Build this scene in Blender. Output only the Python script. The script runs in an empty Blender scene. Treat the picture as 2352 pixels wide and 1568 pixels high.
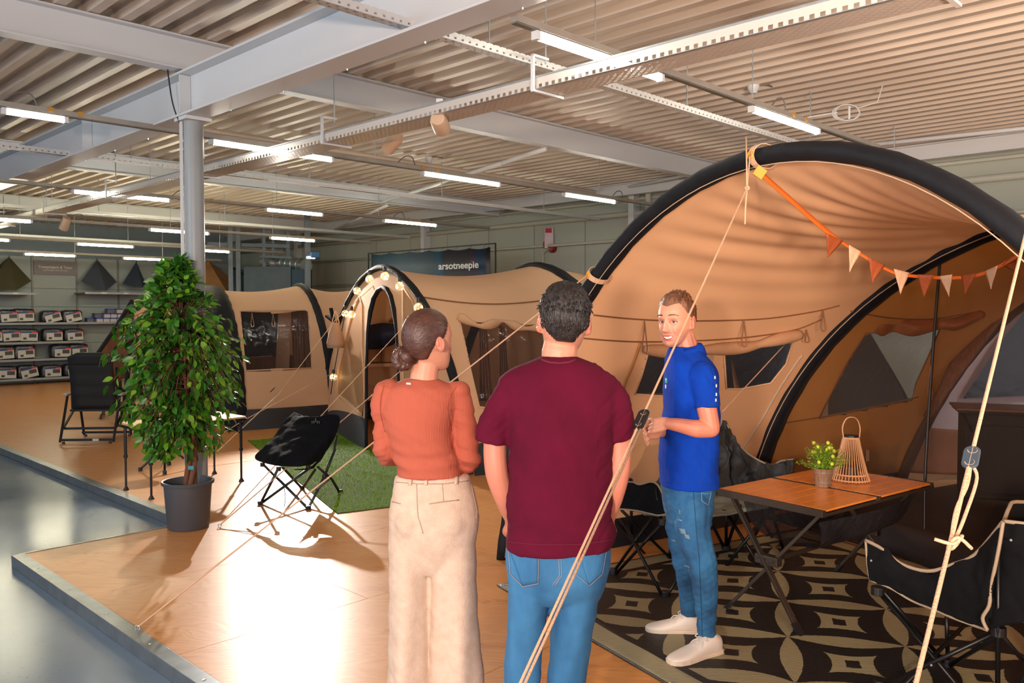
import bpy, bmesh, math, random
import numpy as np
from mathutils import Vector, Matrix
random.seed(7); np.random.seed(7)
S = bpy.context.scene
COL = S.collection
PI = math.pi
# ------------------------------------------------------------ camera, world, exposure, large lights
F_PX, CX, CY, CAM_H = 1931.0, 1176.0, 784.0, 1.77
TILT = math.atan(72 / F_PX)
cam = bpy.data.objects.new('camera', bpy.data.cameras.new('camera'))
COL.objects.link(cam); S.camera = cam
cam.data.sensor_width = 36.0; cam.data.lens = 36.0 * F_PX / 2352.0
cam.location = (0, 0, CAM_H); cam.rotation_euler = (PI / 2 - TILT, 0, 0)
cam.data.clip_end = 200
S.view_settings.view_transform = 'Standard'; S.view_settings.look = 'None'
S.view_settings.gamma = 1.0; S.view_settings.use_curve_mapping = False
S.view_settings.exposure = 0.38
S.cycles.use_denoising = True
S.cycles.max_bounces = 6; S.cycles.transparent_max_bounces = 10; S.cycles.use_adaptive_sampling = True; S.cycles.adaptive_threshold = 0.06
S.cycles.sample_clamp_indirect = 6.0
W = bpy.data.worlds.new('world'); S.world = W; W.use_nodes = True
W.node_tree.nodes['Background'].inputs[0].default_value = (0.80, 0.86, 0.95, 1)
W.node_tree.nodes['Background'].inputs[1].default_value = 1.1

def add_light(name, kind, loc, target, power, color, size=0.3, spot=None, blend=0.3, size_y=None):
    d = bpy.data.lights.new(name, kind); o = bpy.data.objects.new(name, d); COL.objects.link(o)
    o.location = loc; d.energy = power; d.color = color
    o.rotation_euler = (Vector(target) - Vector(loc)).to_track_quat('-Z', 'Y').to_euler()
    if kind == 'AREA':
        d.size = size
        if size_y: d.shape = 'RECTANGLE'; d.size_y = size_y
    else: d.shadow_soft_size = size
    if kind == 'SPOT': d.spot_size = math.radians(spot); d.spot_blend = blend
    return o
# the photographer's warm lamp beside the camera, the spotlight over the far tents
add_light('photo_lamp', 'AREA', (-1.35, -2.4, 2.0), (0.7, 5.0, 1.3), 270, (1.0, 0.74, 0.60), 0.24)
add_light('far_spotlight', 'SPOT', (-3.9, 14.4, 3.05), (-1.3, 6.0, 0), 1900, (1.0, 0.90, 0.82), 0.05, 44, 0.5)
add_light('shop_light_side', 'AREA', (-6.5, 1.5, 3.2), (-2.0, 6.0, 0.8), 110, (0.86, 0.93, 1.0), 3.0, size_y=1.5)

add_light('ceiling_warm_fill', 'AREA', (1.2, -1.6, 1.6), (4.2, 6.5, 4.0), 120, (1.0, 0.74, 0.56), 0.8).data.spread = math.radians(75)  # unseen warm uplight added to tint the ceiling and beam undersides
for k_, (lx_, ly_) in enumerate(((7.2, 5.4), (4.9, 3.3), (-2.6, -1.6), (1.2, -3.6))):
    add_light('offframe_fill_light', 'AREA', (lx_, ly_, 3.45), (lx_ - .5, ly_ + .6, 0), 80, (1.0, 0.93, 0.86), 1.4, size_y=.5)  # unseen ceiling area lights added to fill the shadows in the awning

# ------------------------------------------------------------ frames of reference
aA, aB = math.radians(-45.5), math.radians(44.5)
Adir = Vector((math.sin(aA), math.cos(aA), 0)); Bdir = Vector((math.sin(aB), math.cos(aB), 0))
def RB(b, a, z): return Bdir * b + Adir * a + Vector((0, 0, z))          # shop frame: b across, a away
Uaxis = Vector((-0.5, 0.866, 0)); Vaxis = Vector((0.866, 0.5, 0))        # tent frame
ct, st_ = math.cos(TILT), math.sin(TILT)
def _ray(u, v):
    a = (u - CX) / F_PX; b = (CY - v) / F_PX
    return Vector((a, ct + b * st_, -st_ + b * ct))
def at(u, v, y):
    r = _ray(u, v); t = y / r.y
    return Vector((r.x * t, y, CAM_H + r.z * t))
def fl(u, v, z=0.0):
    r = _ray(u, v); t = (z - CAM_H) / r.z
    return Vector((r.x * t, r.y * t, z))

# ------------------------------------------------------------ materials
def lin(c):
    if isinstance(c, str):
        c = [int(c[i:i + 2], 16) / 255 for i in (0, 2, 4)]
    return tuple(x / 12.92 if x <= 0.04045 else ((x + 0.055) / 1.055) ** 2.4 for x in c) + (1,)
class NT:
    def __init__(s, m): s.t = m.node_tree; s.n = s.t.nodes; s.l = s.t.links
    def new(s, typ, **k):
        n = s.n.new(typ)
        for a, b in k.items():
            if a.startswith('i_'):
                n.inputs[a[2:].replace('_', ' ')].default_value = b
            else: setattr(n, a, b)
        return n
    def link(s, a, b): s.l.new(a, b)
    def math(s, op, a, b=None, c=None):
        n = s.n.new('ShaderNodeMath'); n.operation = op
        for i, x in enumerate((a, b, c)):
            if x is None: continue
            if isinstance(x, (int, float)): n.inputs[i].default_value = x
            else: s.l.new(x, n.inputs[i])
        return n.outputs[0]
    def mix(s, f, a, b):
        n = s.n.new('ShaderNodeMix'); n.data_type = 'RGBA'
        for x, i in ((f, 0), (a, 6), (b, 7)):
            if isinstance(x, (int, float, tuple)): n.inputs[i].default_value = x
            else: s.l.new(x, n.inputs[i])
        return n.outputs[2]
    def ramp(s, f, stops):
        n = s.n.new('ShaderNodeValToRGB'); e = n.color_ramp.elements
        while len(e) < len(stops): e.new(0.5)
        for q, (p, c) in zip(e, stops): q.position = p; q.color = c
        s.l.new(f, n.inputs[0]); return n.outputs[0]
MATS = {}
def mat(name, col, rough=0.6, metal=0.0, var=0.08, scale=6.0, bump=0.0, bscale=60.0, stretch=None,
        trans=0.0, alpha=1.0, emit=None, estr=0.0, spec=0.5, sheen=0.0, sss=0.0, two=None, coat=0.0, coord='Object'):
    if name in MATS: return MATS[name]
    m = bpy.data.materials.new(name); m.use_nodes = True; N = NT(m)
    p = N.n['Principled BSDF']; MATS[name] = m
    c = lin(col)
    tc = N.new('ShaderNodeTexCoord'); mp = N.new('ShaderNodeMapping'); N.link(tc.outputs[coord], mp.inputs[0])
    if stretch: mp.inputs['Scale'].default_value = stretch
    nz = N.new('ShaderNodeTexNoise', i_Scale=scale, i_Detail=4.0); N.link(mp.outputs[0], nz.inputs[0])
    d = lin(two) if two else tuple(x * (1 - var * 2) for x in c[:3]) + (1,)
    f = N.ramp(nz.outputs[0], [(0.3, (0, 0, 0, 1)), (0.7, (1, 1, 1, 1))])
    N.link(N.mix(f, d, c), p.inputs['Base Color'])
    p.inputs['Roughness'].default_value = rough; p.inputs['Metallic'].default_value = metal
    p.inputs['Specular IOR Level'].default_value = spec
    if trans: p.inputs['Transmission Weight'].default_value = trans
    if alpha < 1: p.inputs['Alpha'].default_value = alpha
    if sheen: p.inputs['Sheen Weight'].default_value = sheen
    if coat: p.inputs['Coat Weight'].default_value = coat; p.inputs['Coat Roughness'].default_value = 0.15
    if sss:
        p.inputs['Subsurface Weight'].default_value = sss; p.inputs['Subsurface Radius'].default_value = (0.02, 0.008, 0.004)
    if emit: p.inputs['Emission Color'].default_value = lin(emit); p.inputs['Emission Strength'].default_value = estr
    if bump:
        n2 = N.new('ShaderNodeTexNoise', i_Scale=bscale, i_Detail=3.0); N.link(mp.outputs[0], n2.inputs[0])
        b = N.new('ShaderNodeBump', i_Strength=bump, i_Distance=0.01); N.link(n2.outputs[0], b.inputs['Height'])
        N.link(b.outputs[0], p.inputs['Normal'])
    return m

# ------------------------------------------------------------ mesh building
class MB:
    def __init__(s): s.v = []; s.f = []
    def add(s, vs, fs):
        o = len(s.v); s.v.extend([tuple(p) for p in vs]); s.f.extend([tuple(i + o for i in q) for q in fs]); return s
    def boxm(s, M, sz):
        x, y, z = [k / 2 for k in sz]
        vs = [M @ Vector(p) for p in ((-x, -y, -z), (x, -y, -z), (x, y, -z), (-x, y, -z), (-x, -y, z), (x, -y, z), (x, y, z), (-x, y, z))]
        return s.add(vs, [(3, 2, 1, 0), (4, 5, 6, 7), (0, 1, 5, 4), (1, 2, 6, 5), (2, 3, 7, 6), (3, 0, 4, 7)])
    def box(s, c, sz, rz=0.0, M=None):
        return s.boxm(Matrix.Translation(c) @ (M or Matrix.Rotation(rz, 4, 'Z')), sz)
    def room(s, b0, b1, a0, a1, z0, z1):
        return s.box(RB((b0 + b1) / 2, (a0 + a1) / 2, (z0 + z1) / 2), (b1 - b0, a1 - a0, z1 - z0), PI / 2 - aB)
    def tube(s, pts, r, n=8, caps=True, flat=None):
        pts = [Vector(p) for p in pts]; m = len(pts)
        rs = r if isinstance(r, (list, tuple)) else [r] * m
        up = None; rings = []
        for i, p in enumerate(pts):
            t = (pts[min(i + 1, m - 1)] - pts[max(i - 1, 0)])
            t = t.normalized() if t.length > 1e-9 else Vector((0, 0, 1))
            if up is None:
                up = Vector((0, 0, 1)) if abs(t.z) < 0.9 else Vector((1, 0, 0))
            x = up.cross(t)
            x = x.normalized() if x.length > 1e-6 else t.orthogonal().normalized()
            y = t.cross(x).normalized(); up = y
            k = flat if flat else 1.0
            rings.append([p + x * (rs[i] * math.cos(a)) + y * (rs[i] * k * math.sin(a)) for a in [2 * PI * j / n for j in range(n)]])
        vs = [q for R in rings for q in R]; fs = []
        for i in range(m - 1):
            for j in range(n):
                fs.append((i * n + j, i * n + (j + 1) % n, (i + 1) * n + (j + 1) % n, (i + 1) * n + j))
        if caps:
            fs.append(tuple(range(n - 1, -1, -1))); fs.append(tuple((m - 1) * n + j for j in range(n)))
        return s.add(vs, fs)
    def bar(s, p, q, w, h):
        p, q = Vector(p), Vector(q); d = q - p
        M = Matrix.Translation((p + q) / 2) @ d.to_track_quat('X', 'Z').to_matrix().to_4x4()
        return s.boxm(M, (d.length, w, h))
    def grid(s, g, closeu=False, closev=False):
        nu, nv = len(g), len(g[0]); vs = [p for r in g for p in r]; fs = []
        for i in range(nu - (0 if closeu else 1)):
            for j in range(nv - (0 if closev else 1)):
                a, b = (i + 1) % nu, (j + 1) % nv
                fs.append((i * nv + j, i * nv + b, a * nv + b, a * nv + j))
        return s.add(vs, fs)
    def lathe(s, c, prof, n=24, M=None):
        c = Vector(c); M = M or Matrix.Identity(4)
        g = [[c + M @ Vector((r * math.cos(2 * PI * j / n), r * math.sin(2 * PI * j / n), z)) for j in range(n)] for r, z in prof]
        return s.grid(g, closev=True)
    def ell(s, c, r, M=None, nu=12, nv=18):
        c = Vector(c); r = Vector((r, r, r)) if isinstance(r, (int, float)) else Vector(r); M = M or Matrix.Identity(4)
        g = []
        for i in range(nu + 1):
            th = PI * (0.004 + 0.992 * i / nu)
            g.append([c + M @ Vector((r.x * math.sin(th) * math.cos(2 * PI * j / nv), r.y * math.sin(th) * math.sin(2 * PI * j / nv), r.z * math.cos(th))) for j in range(nv)])
        o = len(s.v); s.grid(g, closev=True)
        s.f.append(tuple(o + j for j in range(nv))); s.f.append(tuple(o + nu * nv + j for j in range(nv - 1, -1, -1)))
        return s
    def prism(s, poly, ext):
        poly = [Vector(p) for p in poly]; ext = Vector(ext); n = len(poly)
        return s.add(poly + [p + ext for p in poly], [tuple(range(n - 1, -1, -1)), tuple(range(n, 2 * n))] + [(i, (i + 1) % n, n + (i + 1) % n, n + i) for i in range(n)])
    def mesh(s, name, off=Vector((0, 0, 0))):
        me = bpy.data.meshes.new(name)
        me.from_pydata([(p[0] - off.x, p[1] - off.y, p[2] - off.z) for p in s.v], [], s.f); me.update()
        return me
def wloc(o):
    l = Vector((0, 0, 0))
    while o: l = l + o.location; o = o.parent
    return l
def put(name, me, m, parent=None, smooth=False, label=None, kind=None):
    o = bpy.data.objects.new(name, me); COL.objects.link(o)
    if m and not me.materials: me.materials.append(m)
    if parent: o.parent = parent
    if smooth: me.polygons.foreach_set('use_smooth', [True] * len(me.polygons))
    if label: o['label'] = label
    if kind: o['kind'] = kind
    return o
def ob(name, mb, m, parent=None, smooth=False, solid=0.0, bevel=0.0, sub=0, label=None, kind=None, sharp=None):
    off = wloc(parent) if parent else Vector((0, 0, 0))
    o = put(name, mb.mesh(name, off), m, parent, smooth, label, kind)
    if smooth and sharp: o.data.set_sharp_from_angle(angle=math.radians(sharp))
    if solid: k = o.modifiers.new('s', 'SOLIDIFY'); k.thickness = abs(solid); k.offset = 0 if solid > 0 else 1
    if bevel: k = o.modifiers.new('b', 'BEVEL'); k.width = bevel; k.segments = 2; k.limit_method = 'ANGLE'
    if sub: k = o.modifiers.new('u', 'SUBSURF'); k.levels = sub; k.render_levels = sub
    return o
def root(name, loc, label, cat, group=None, kind=None):
    o = bpy.data.objects.new(name, None); COL.objects.link(o); o.location = loc
    o.empty_display_size = 0.1
    return tag(o, label, cat, group, kind)
def tag(o, label, cat, group=None, kind=None):
    o['label'] = label; o['category'] = cat
    if group: o['group'] = group
    if kind: o['kind'] = kind
    return o
def struct(name, mb, m, parent=None, **k):
    o = ob(name, mb, m, parent, **k)
    if not parent: o['kind'] = 'structure'
    return o
def centre(o):
    """move the origin of a single-mesh top-level object to its base centre"""
    me = o.data; n = len(me.vertices); co = np.empty(n * 3); me.vertices.foreach_get('co', co); co = co.reshape(-1, 3)
    c = (co.min(0) + co.max(0)) / 2; c[2] = co[:, 2].min()
    me.vertices.foreach_set('co', (co - c).ravel()); o.location = Vector(c); me.update()
    return o
def dup(r, loc, label=None, group=None, rz=None, parent=None):
    c = r.copy(); COL.objects.link(c); c.location = loc; c.parent = parent
    if rz is not None: c.rotation_euler = (0, 0, rz)
    if label: c['label'] = label
    if group: c['group'] = group
    for ch in r.children:
        k = ch.copy(); COL.objects.link(k); k.parent = c
        for g in ch.children:
            d = g.copy(); COL.objects.link(d); d.parent = k
    return c
def crom(P, n):
    """Catmull-Rom through the points, n steps per span"""
    P = [Vector(p) for p in P]; out = []
    for i in range(len(P) - 1):
        a, b, c, d = P[max(i - 1, 0)], P[i], P[i + 1], P[min(i + 2, len(P) - 1)]
        for k in range(n):
            t = k / n
            out.append(0.5 * ((2 * b) + (c - a) * t + (2 * a - 5 * b + 4 * c - d) * t * t + (3 * b - a - 3 * c + d) * t ** 3))
    out.append(P[-1]); return out
def patch(rows, n=4, m=4):
    g = [crom(r, m) for r in rows]
    cols = [crom([r[j] for r in g], n) for j in range(len(g[0]))]
    return [[cols[j][i] for j in range(len(cols))] for i in range(len(cols[0]))]
# ============================================================ MATERIALS OF THE SETTING
M_white = mat('painted_steel', 'C9CDD0', 0.38, var=0.02, scale=1.2)
M_deck = mat('roof_deck', 'CDBFB0', 0.42, metal=0.15, var=0.05, scale=1.0)
M_galv = mat('galvanised', 'B9C1C6', 0.35, metal=0.7, var=0.1, scale=14)
M_wall = mat('wall_panel', 'A9B0A4', 0.6, var=0.03, scale=0.7)
M_pipe = mat('pipe_paint', 'B3B6A8', 0.5, var=0.03)
M_alu = mat('aluminium_edge', 'A9B0B4', 0.3, metal=0.85, var=0.12, scale=9)
M_tubeglow = mat('lamp_tube', 'FFFFFF', 0.4, emit='FFFAEA', estr=36)
M_tubeglow_far = mat('lamp_tube_far', 'FFFFFF', 0.4, emit='FFF6D0', estr=75)
M_rail = mat('lamp_rail', '9B958C', 0.45, metal=0.3)
M_black = mat('black_plastic', '15161A', 0.45)
M_orange = mat('orange_tag', 'B8841E', 0.5)

def floor_mat():
    m = bpy.data.materials.new('epoxy_floor'); m.use_nodes = True; N = NT(m); p = N.n['Principled BSDF']
    tc = N.new('ShaderNodeTexCoord')
    n1 = N.new('ShaderNodeTexNoise', i_Scale=0.7, i_Detail=5.0); N.link(tc.outputs['Object'], n1.inputs[0])
    c = N.ramp(n1.outputs[0], [(0.3, lin('5C6E80')), (0.55, lin('6A7C8C')), (0.75, lin('788892'))])
    n2 = N.new('ShaderNodeTexNoise', i_Scale=90.0, i_Detail=2.0); N.link(tc.outputs['Object'], n2.inputs[0])
    sp = N.ramp(n2.outputs[0], [(0.70, (0, 0, 0, 1)), (0.74, (1, 1, 1, 1))])
    n3 = N.new('ShaderNodeTexNoise', i_Scale=1.6, i_Detail=2.0); N.link(tc.outputs['Object'], n3.inputs[0])
    st = N.ramp(n3.outputs[0], [(0.66, (0, 0, 0, 1)), (0.8, (0.5, 0.5, 0.5, 1))])
    c = N.mix(st, c, lin('9A9A7C')); c = N.mix(sp, c, lin('3B4144')); N.link(c, p.inputs['Base Color'])
    r = N.ramp(n1.outputs[0], [(0.3, (0.13,) * 3 + (1,)), (0.7, (0.24,) * 3 + (1,))]); N.link(r, p.inputs['Roughness'])
    b = N.new('ShaderNodeBump', i_Strength=0.05, i_Distance=0.02); N.link(n3.outputs[0], b.inputs['Height']); N.link(b.outputs[0], p.inputs['Normal'])
    return m
def ply_mat():
    m = bpy.data.materials.new('plywood'); m.use_nodes = True; N = NT(m); p = N.n['Principled BSDF']
    tc = N.new('ShaderNodeTexCoord'); mp = N.new('ShaderNodeMapping'); N.link(tc.outputs['Object'], mp.inputs[0])
    mp.inputs['Rotation'].default_value = (0, 0, -(PI / 2 - aB)); mp.inputs['Scale'].default_value = (0.8, 3.6, 1)
    oi = N.new('ShaderNodeObjectInfo')
    ad = N.new('ShaderNodeVectorMath', operation='ADD'); N.link(mp.outputs[0], ad.inputs[0])
    cb = N.new('ShaderNodeCombineXYZ'); N.link(N.math('MULTIPLY', oi.outputs['Random'], 30.0), cb.inputs[0]); N.link(N.math('MULTIPLY', oi.outputs['Random'], 17.0), cb.inputs[1])
    N.link(cb.outputs[0], ad.inputs[1])
    w = N.new('ShaderNodeTexNoise', i_Scale=1.1, i_Detail=3.0, i_Distortion=0.9); N.link(ad.outputs[0], w.inputs[0])
    rings = N.math('SINE', N.math('MULTIPLY', w.outputs[0], 95.0))
    g = N.math('MULTIPLY_ADD', rings, 0.5, 0.5); g = N.math('POWER', g, 3.0)
    n2 = N.new('ShaderNodeTexNoise', i_Scale=1.7, i_Detail=2.0); N.link(ad.outputs[0], n2.inputs[0])
    msk = N.ramp(n2.outputs[0], [(0.35, (0.06,) * 3 + (1,)), (0.7, (0.62,) * 3 + (1,))])
    base = N.ramp(n2.outputs[0], [(0.3, lin('C88648')), (0.55, lin('D29352')), (0.8, lin('C47E42'))])
    c = N.mix(N.math('MULTIPLY', g, msk), base, lin('A9683A'))
    vo = N.new('ShaderNodeTexVoronoi', i_Scale=1.1); N.link(ad.outputs[0], vo.inputs[0])
    kn = N.ramp(vo.outputs['Distance'], [(0.018, (1, 1, 1, 1)), (0.04, (0, 0, 0, 1))])
    c = N.mix(kn, c, lin('5E3318')); N.link(c, p.inputs['Base Color'])
    p.inputs['Roughness'].default_value = 0.33
    p.inputs['Coat Weight'].default_value = 0.25; p.inputs['Coat Roughness'].default_value = 0.3
    b = N.new('ShaderNodeBump', i_Strength=0.04, i_Distance=0.002); N.link(rings, b.inputs['Height']); N.link(b.outputs[0], p.inputs['Normal'])
    return m
M_floor = floor_mat(); M_ply = ply_mat()

# ============================================================ ROOM
B_WALL, A_WALL, Z_DECK = 12.6, 24.0, 4.02
mb = MB(); mb.room(-14, B_WALL + .3, -8, A_WALL + .3, -0.37, -0.075); struct('floor', mb, M_floor)
# plywood platform: a plinth with separate sheets on top
mb = MB(); mb.room(1.80, B_WALL - .02, -3, 6.765, -0.074, -0.012); mb.room(3.12, B_WALL - .02, 6.765, A_WALL - .02, -0.074, -0.012)
plat = struct('platform', mb, mat('platform_core', '8A5F3C', 0.8))
plat['label'] = 'raised plywood platform under the tents'
def sheet(b0, b1, a0, a1):
    g = 0.0012; m = MB(); m.room(b0 + g, b1 - g, a0 + g, a1 - g, -0.012, 0.0); ob('plywood_sheet', m, M_ply, plat, bevel=0.0008)
a_edges = [-3.0, -0.92, 0.36, 1.64, 2.92, 4.21, 5.49, 6.765]
for i in range(len(a_edges) - 1):
    bs = [1.80, 3.02, 5.46, 7.9, 10.3, 12.58] if i % 2 else [1.80, 4.24, 6.68, 9.1, 12.58]
    for j in range(len(bs) - 1): sheet(bs[j], bs[j + 1], a_edges[i], a_edges[i + 1])
a_e2 = [6.765, 9.2, 11.65, 14.1, 16.5, 19.0, 21.4, 23.98]
for i in range(7):
    bs = [3.12, 4.9, 7.2, 9.9, 12.58] if i % 2 else [3.12, 6.0, 8.5, 12.58]
    for j in range(len(bs) - 1): sheet(bs[j], bs[j + 1], a_e2[i], a_e2[i + 1])
# aluminium nosing
mb = MB(); mb.room(1.745, 1.80, -3, 6.765, -0.073, 0.004); mb.room(1.745, 1.83, -3, 6.765, 0.004, 0.007); struct('trim_1', mb, M_alu, bevel=0.002)
mb = MB(); mb.room(1.80, 3.1, 6.767, 6.79, -0.073, 0.004); struct('trim_2', mb, M_alu, bevel=0.002)
mb = MB(); mb.room(3.045, 3.10, 6.80, A_WALL, -0.073, 0.004); mb.room(3.045, 3.14, 6.80, A_WALL, 0.004, 0.008); struct('trim_3', mb, M_alu, bevel=0.002)
# nosing fasteners
for k in range(9):
    a = 6.3 - 0.62 * k
    m = MB(); m.lathe(RB(1.788, a, 0.007), [(0.0, 0.003), (0.008, 0.003), (0.010, 0.0)], 8); ob('screw', m, M_galv, bpy.data.objects['trim_1'])
# roof deck with trapezoid ribs
mb = MB(); pitch = 0.235; b = -4.0; prof = []
while b < B_WALL + .3:
    prof += [(b, Z_DECK), (b + .075, Z_DECK), (b + .10, Z_DECK + .085), (b + .21, Z_DECK + .085)]; b += pitch
g = [[RB(x, a, z) for a in (-8, 8, A_WALL + .3)] for x, z in prof]; mb.grid(g)
g2 = [[RB(x, a, Z_DECK + .12) for a in (-8, A_WALL + .3)] for x in (-8, B_WALL + .3)]; mb.grid(g2)
struct('ceiling', mb, M_deck)
# walls
mb = MB(); mb.room(B_WALL, B_WALL + .2, -3, A_WALL, -0.07, Z_DECK); wall_r = struct('wall_right', mb, M_wall)
mb = MB(); mb.room(-14, B_WALL, A_WALL, A_WALL + .2, -0.07, Z_DECK + .1); struct('wall_back', mb, mat('wall_far', '83909A', 0.7, var=0.03))
# wall cladding panels
for k in range(17):
    for (z0, z1) in ((0.0, 2.36), (2.42, 3.5)):
        m = MB(); m.room(B_WALL - .03, B_WALL, 1.0 + 1.34 * k + .008, 1.0 + 1.34 * (k + 1) - .008, z0, z1); ob('wall_panel', m, M_wall, wall_r, bevel=0.004)
# rails and pipes on the right-hand wall
for i, (z, r, off) in enumerate(((2.40, .035, .06), (3.05, .03, .12), (3.52, .05, .12), (3.78, .03, .1))):
    mb = MB(); mb.tube([RB(B_WALL - off, 0.5, z), RB(B_WALL - off, A_WALL - .1, z)], r, 10)
    tag(struct('wall_pipe', mb, M_pipe, smooth=True), 'horizontal painted pipe along the side wall, %s' % ('lowest of four', 'second from floor', 'third from floor', 'highest under roof')[i], 'pipe')
for a in (9.1, 15.0, 20.5):
    mb = MB(); mb.room(B_WALL - .22, B_WALL - .03, a, a + .12, 0.0, Z_DECK); struct('wall_post', mb, M_white, bevel=.004)
mb = MB(); mb.tube(crom([RB(12.35, 8.75, 4.0), RB(12.35, 8.75, 3.25), RB(12.38, 8.65, 3.05), RB(12.5, 8.45, 2.85), RB(12.5, 8.43, 2.5), RB(12.5, 8.43, 0.1)], 3), .055, 12)
tag(ob('downpipe', mb, M_pipe, smooth=True), 'kinked grey downpipe beside the wall post, left of the big arch', 'pipe')
# main girder and round column
def ibeam(mb, along, c, lo, hi, z0, z1, w, tf=.02, tw=.014):
    def r(x0, x1, za, zb):
        if along == 'a': mb.room(x0, x1, lo, hi, za, zb)
        else: mb.room(lo, hi, x0, x1, za, zb)
    r(c - w / 2, c + w / 2, z0, z0 + tf); r(c - w / 2, c + w / 2, z1 - tf, z1); r(c - tw / 2, c + tw / 2, z0 + tf, z1 - tf)
mb = MB(); ibeam(mb, 'a', 3.15, -6, A_WALL - .02, 3.36, 3.72, .21)
gird = struct('girder', mb, M_white, bevel=.003)
for a in (-1, 3.0, 6.81, 9.05, 12.65, 15.5, 18.5):
    for s in (-1, 1):
        m = MB(); m.room(3.15 + s * .056 - .046, 3.15 + s * .056 + .046, a - .006, a + .006, 3.385, 3.695); ob('stiffener', m, M_white, gird)
for k in range(9):
    m = MB(); p = RB(3.235, 3.1 + k * .8, 3.352); m.lathe(p, [(0, -.006), (.006, -.006), (.008, .006)], 6); ob('bolt', m, M_galv, gird)
for i, (a, sx) in enumerate(((0.9, 0), (6.85, 0), (12.65, 0), (18.55, 0))):
    mb = MB()
    ibeam(mb, 'b', a, -14, B_WALL - .03, 3.735, 4.015, .14, .016, .012)
    struct('roof_beam', mb, M_white, bevel=.003)
mb = MB(); ibeam(mb, 'a', 13.0 - .9, -3, A_WALL - .1, 3.80, 4.015, .12); struct('edge_beam', mb, M_white)
col_c = RB(3.17, 6.83, 0)
mb = MB(); mb.lathe(col_c, [(.079, -.07), (.079, 3.33)], 32); colo = struct('column', mb, mat('column_paint', '8C9294', 0.4, var=.02, scale=1), smooth=True)
m = MB(); m.box(col_c + Vector((0, 0, 3.345)), (.22, .22, .028), PI / 2 - aB); ob('head_plate', m, M_white, colo)
m = MB(); m.box(col_c + Vector((-.085, -.045, 1.9)), (.022, .022, 2.85), .6); ob('cable_duct', m, M_white, colo)
m = MB(); m.tube(crom([col_c + Vector((-.087, -.047, 3.3)), col_c + Vector((-.13, -.06, 3.42)), col_c + Vector((-.15, -.08, 3.55)), col_c + Vector((-.17, -.1, 3.78))], 4), .006, 6); ob('cable', m, M_black, colo)
# bracing rods under the deck
for i, (p, q) in enumerate(((RB(11.9, .6, 3.95), RB(11.0, 5.4, 3.92)), (RB(11.0, 5.4, 3.92), RB(12.3, 9.6, 3.95)), (RB(7.6, 6.9, 3.72), RB(9.4, 12.6, 3.75)), (RB(9.6, 12.7, 3.72), RB(12.2, 18.4, 3.8)))):
    mb = MB(); mb.tube([p, q], .03, 8); struct('roof_brace', mb, M_white, smooth=True)
mb = MB(); mb.tube([RB(3.4, 9.75, 3.93), RB(12.5, 9.75, 3.93)], .035, 8); struct('purlin', mb, M_deck)
# perforated channel tracks with hangers (run across)
M_perf = None
def perf_mat(name, base, along_a, sx, sy, fill=.62):
    m = bpy.data.materials.new(name); m.use_nodes = True; N = NT(m); p = N.n['Principled BSDF']
    tc = N.new('ShaderNodeTexCoord'); sep = N.new('ShaderNodeSeparateXYZ'); mp = N.new('ShaderNodeMapping'); N.link(tc.outputs['Object'], mp.inputs[0])
    mp.inputs['Rotation'].default_value = (0, 0, -(PI / 2 - aB)); N.link(mp.outputs[0], sep.inputs[0])
    long_, short = (sep.outputs[1], sep.outputs[0]) if along_a else (sep.outputs[0], sep.outputs[1])
    sh = N.math('ADD', short, sep.outputs[2])
    row = N.math('FLOOR', N.math('DIVIDE', sh, sy))
    l = N.math('FRACT', N.math('ADD', N.math('DIVIDE', long_, sx), N.math('MULTIPLY', row, 0.5)))
    r = N.math('FRACT', N.math('DIVIDE', sh, sy))
    h = N.math('MULTIPLY', N.math('LESS_THAN', l, fill), N.math('LESS_THAN', N.math('ABSOLUTE', N.math('SUBTRACT', r, .5)), 0.19))
    p.inputs['Base Color'].default_value = lin(base); p.inputs['Roughness'].default_value = .4; p.inputs['Metallic'].default_value = .3
    N.link(N.math('SUBTRACT', 1.0, h), p.inputs['Alpha']); return m
M_trackperf = perf_mat('perforated_channel', 'D0D2D2', False, .06, .035, .3)
for i, (a, z, b0) in enumerate(((3.94, 3.42, -3), (9.75, 3.42, -3), (15.3, 3.42, -6), (20.9, 3.4, -9))):
    r = root('ceiling_track', RB(3.2, a, z), 'perforated white channel crossing under the roof, %s' % ('over the two shoppers', 'over the fairy-light arch', 'over the leftmost beige tent', 'in front of the shelf wall')[i], 'ceiling track', 'perforated channels under the roof')
    m = MB(); m.room(b0, B_WALL - .4, a - .035, a + .035, z - .0015, z + .0015); m.room(b0, B_WALL - .4, a - .035, a - .032, z, z + .05); m.room(b0, B_WALL - .4, a + .032, a + .035, z, z + .05)
    ob('channel', m, M_trackperf, r)
    for k in range(6):
        bb = b0 + 2.2 + k * 2.3
        if abs(bb - 3.15) < .3 or bb > 12: continue
        m = MB(); m.tube([RB(bb, a, z), RB(bb, a, 4.02)], .006, 6); ob('hanger_rod', m, M_galv, r)
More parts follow.
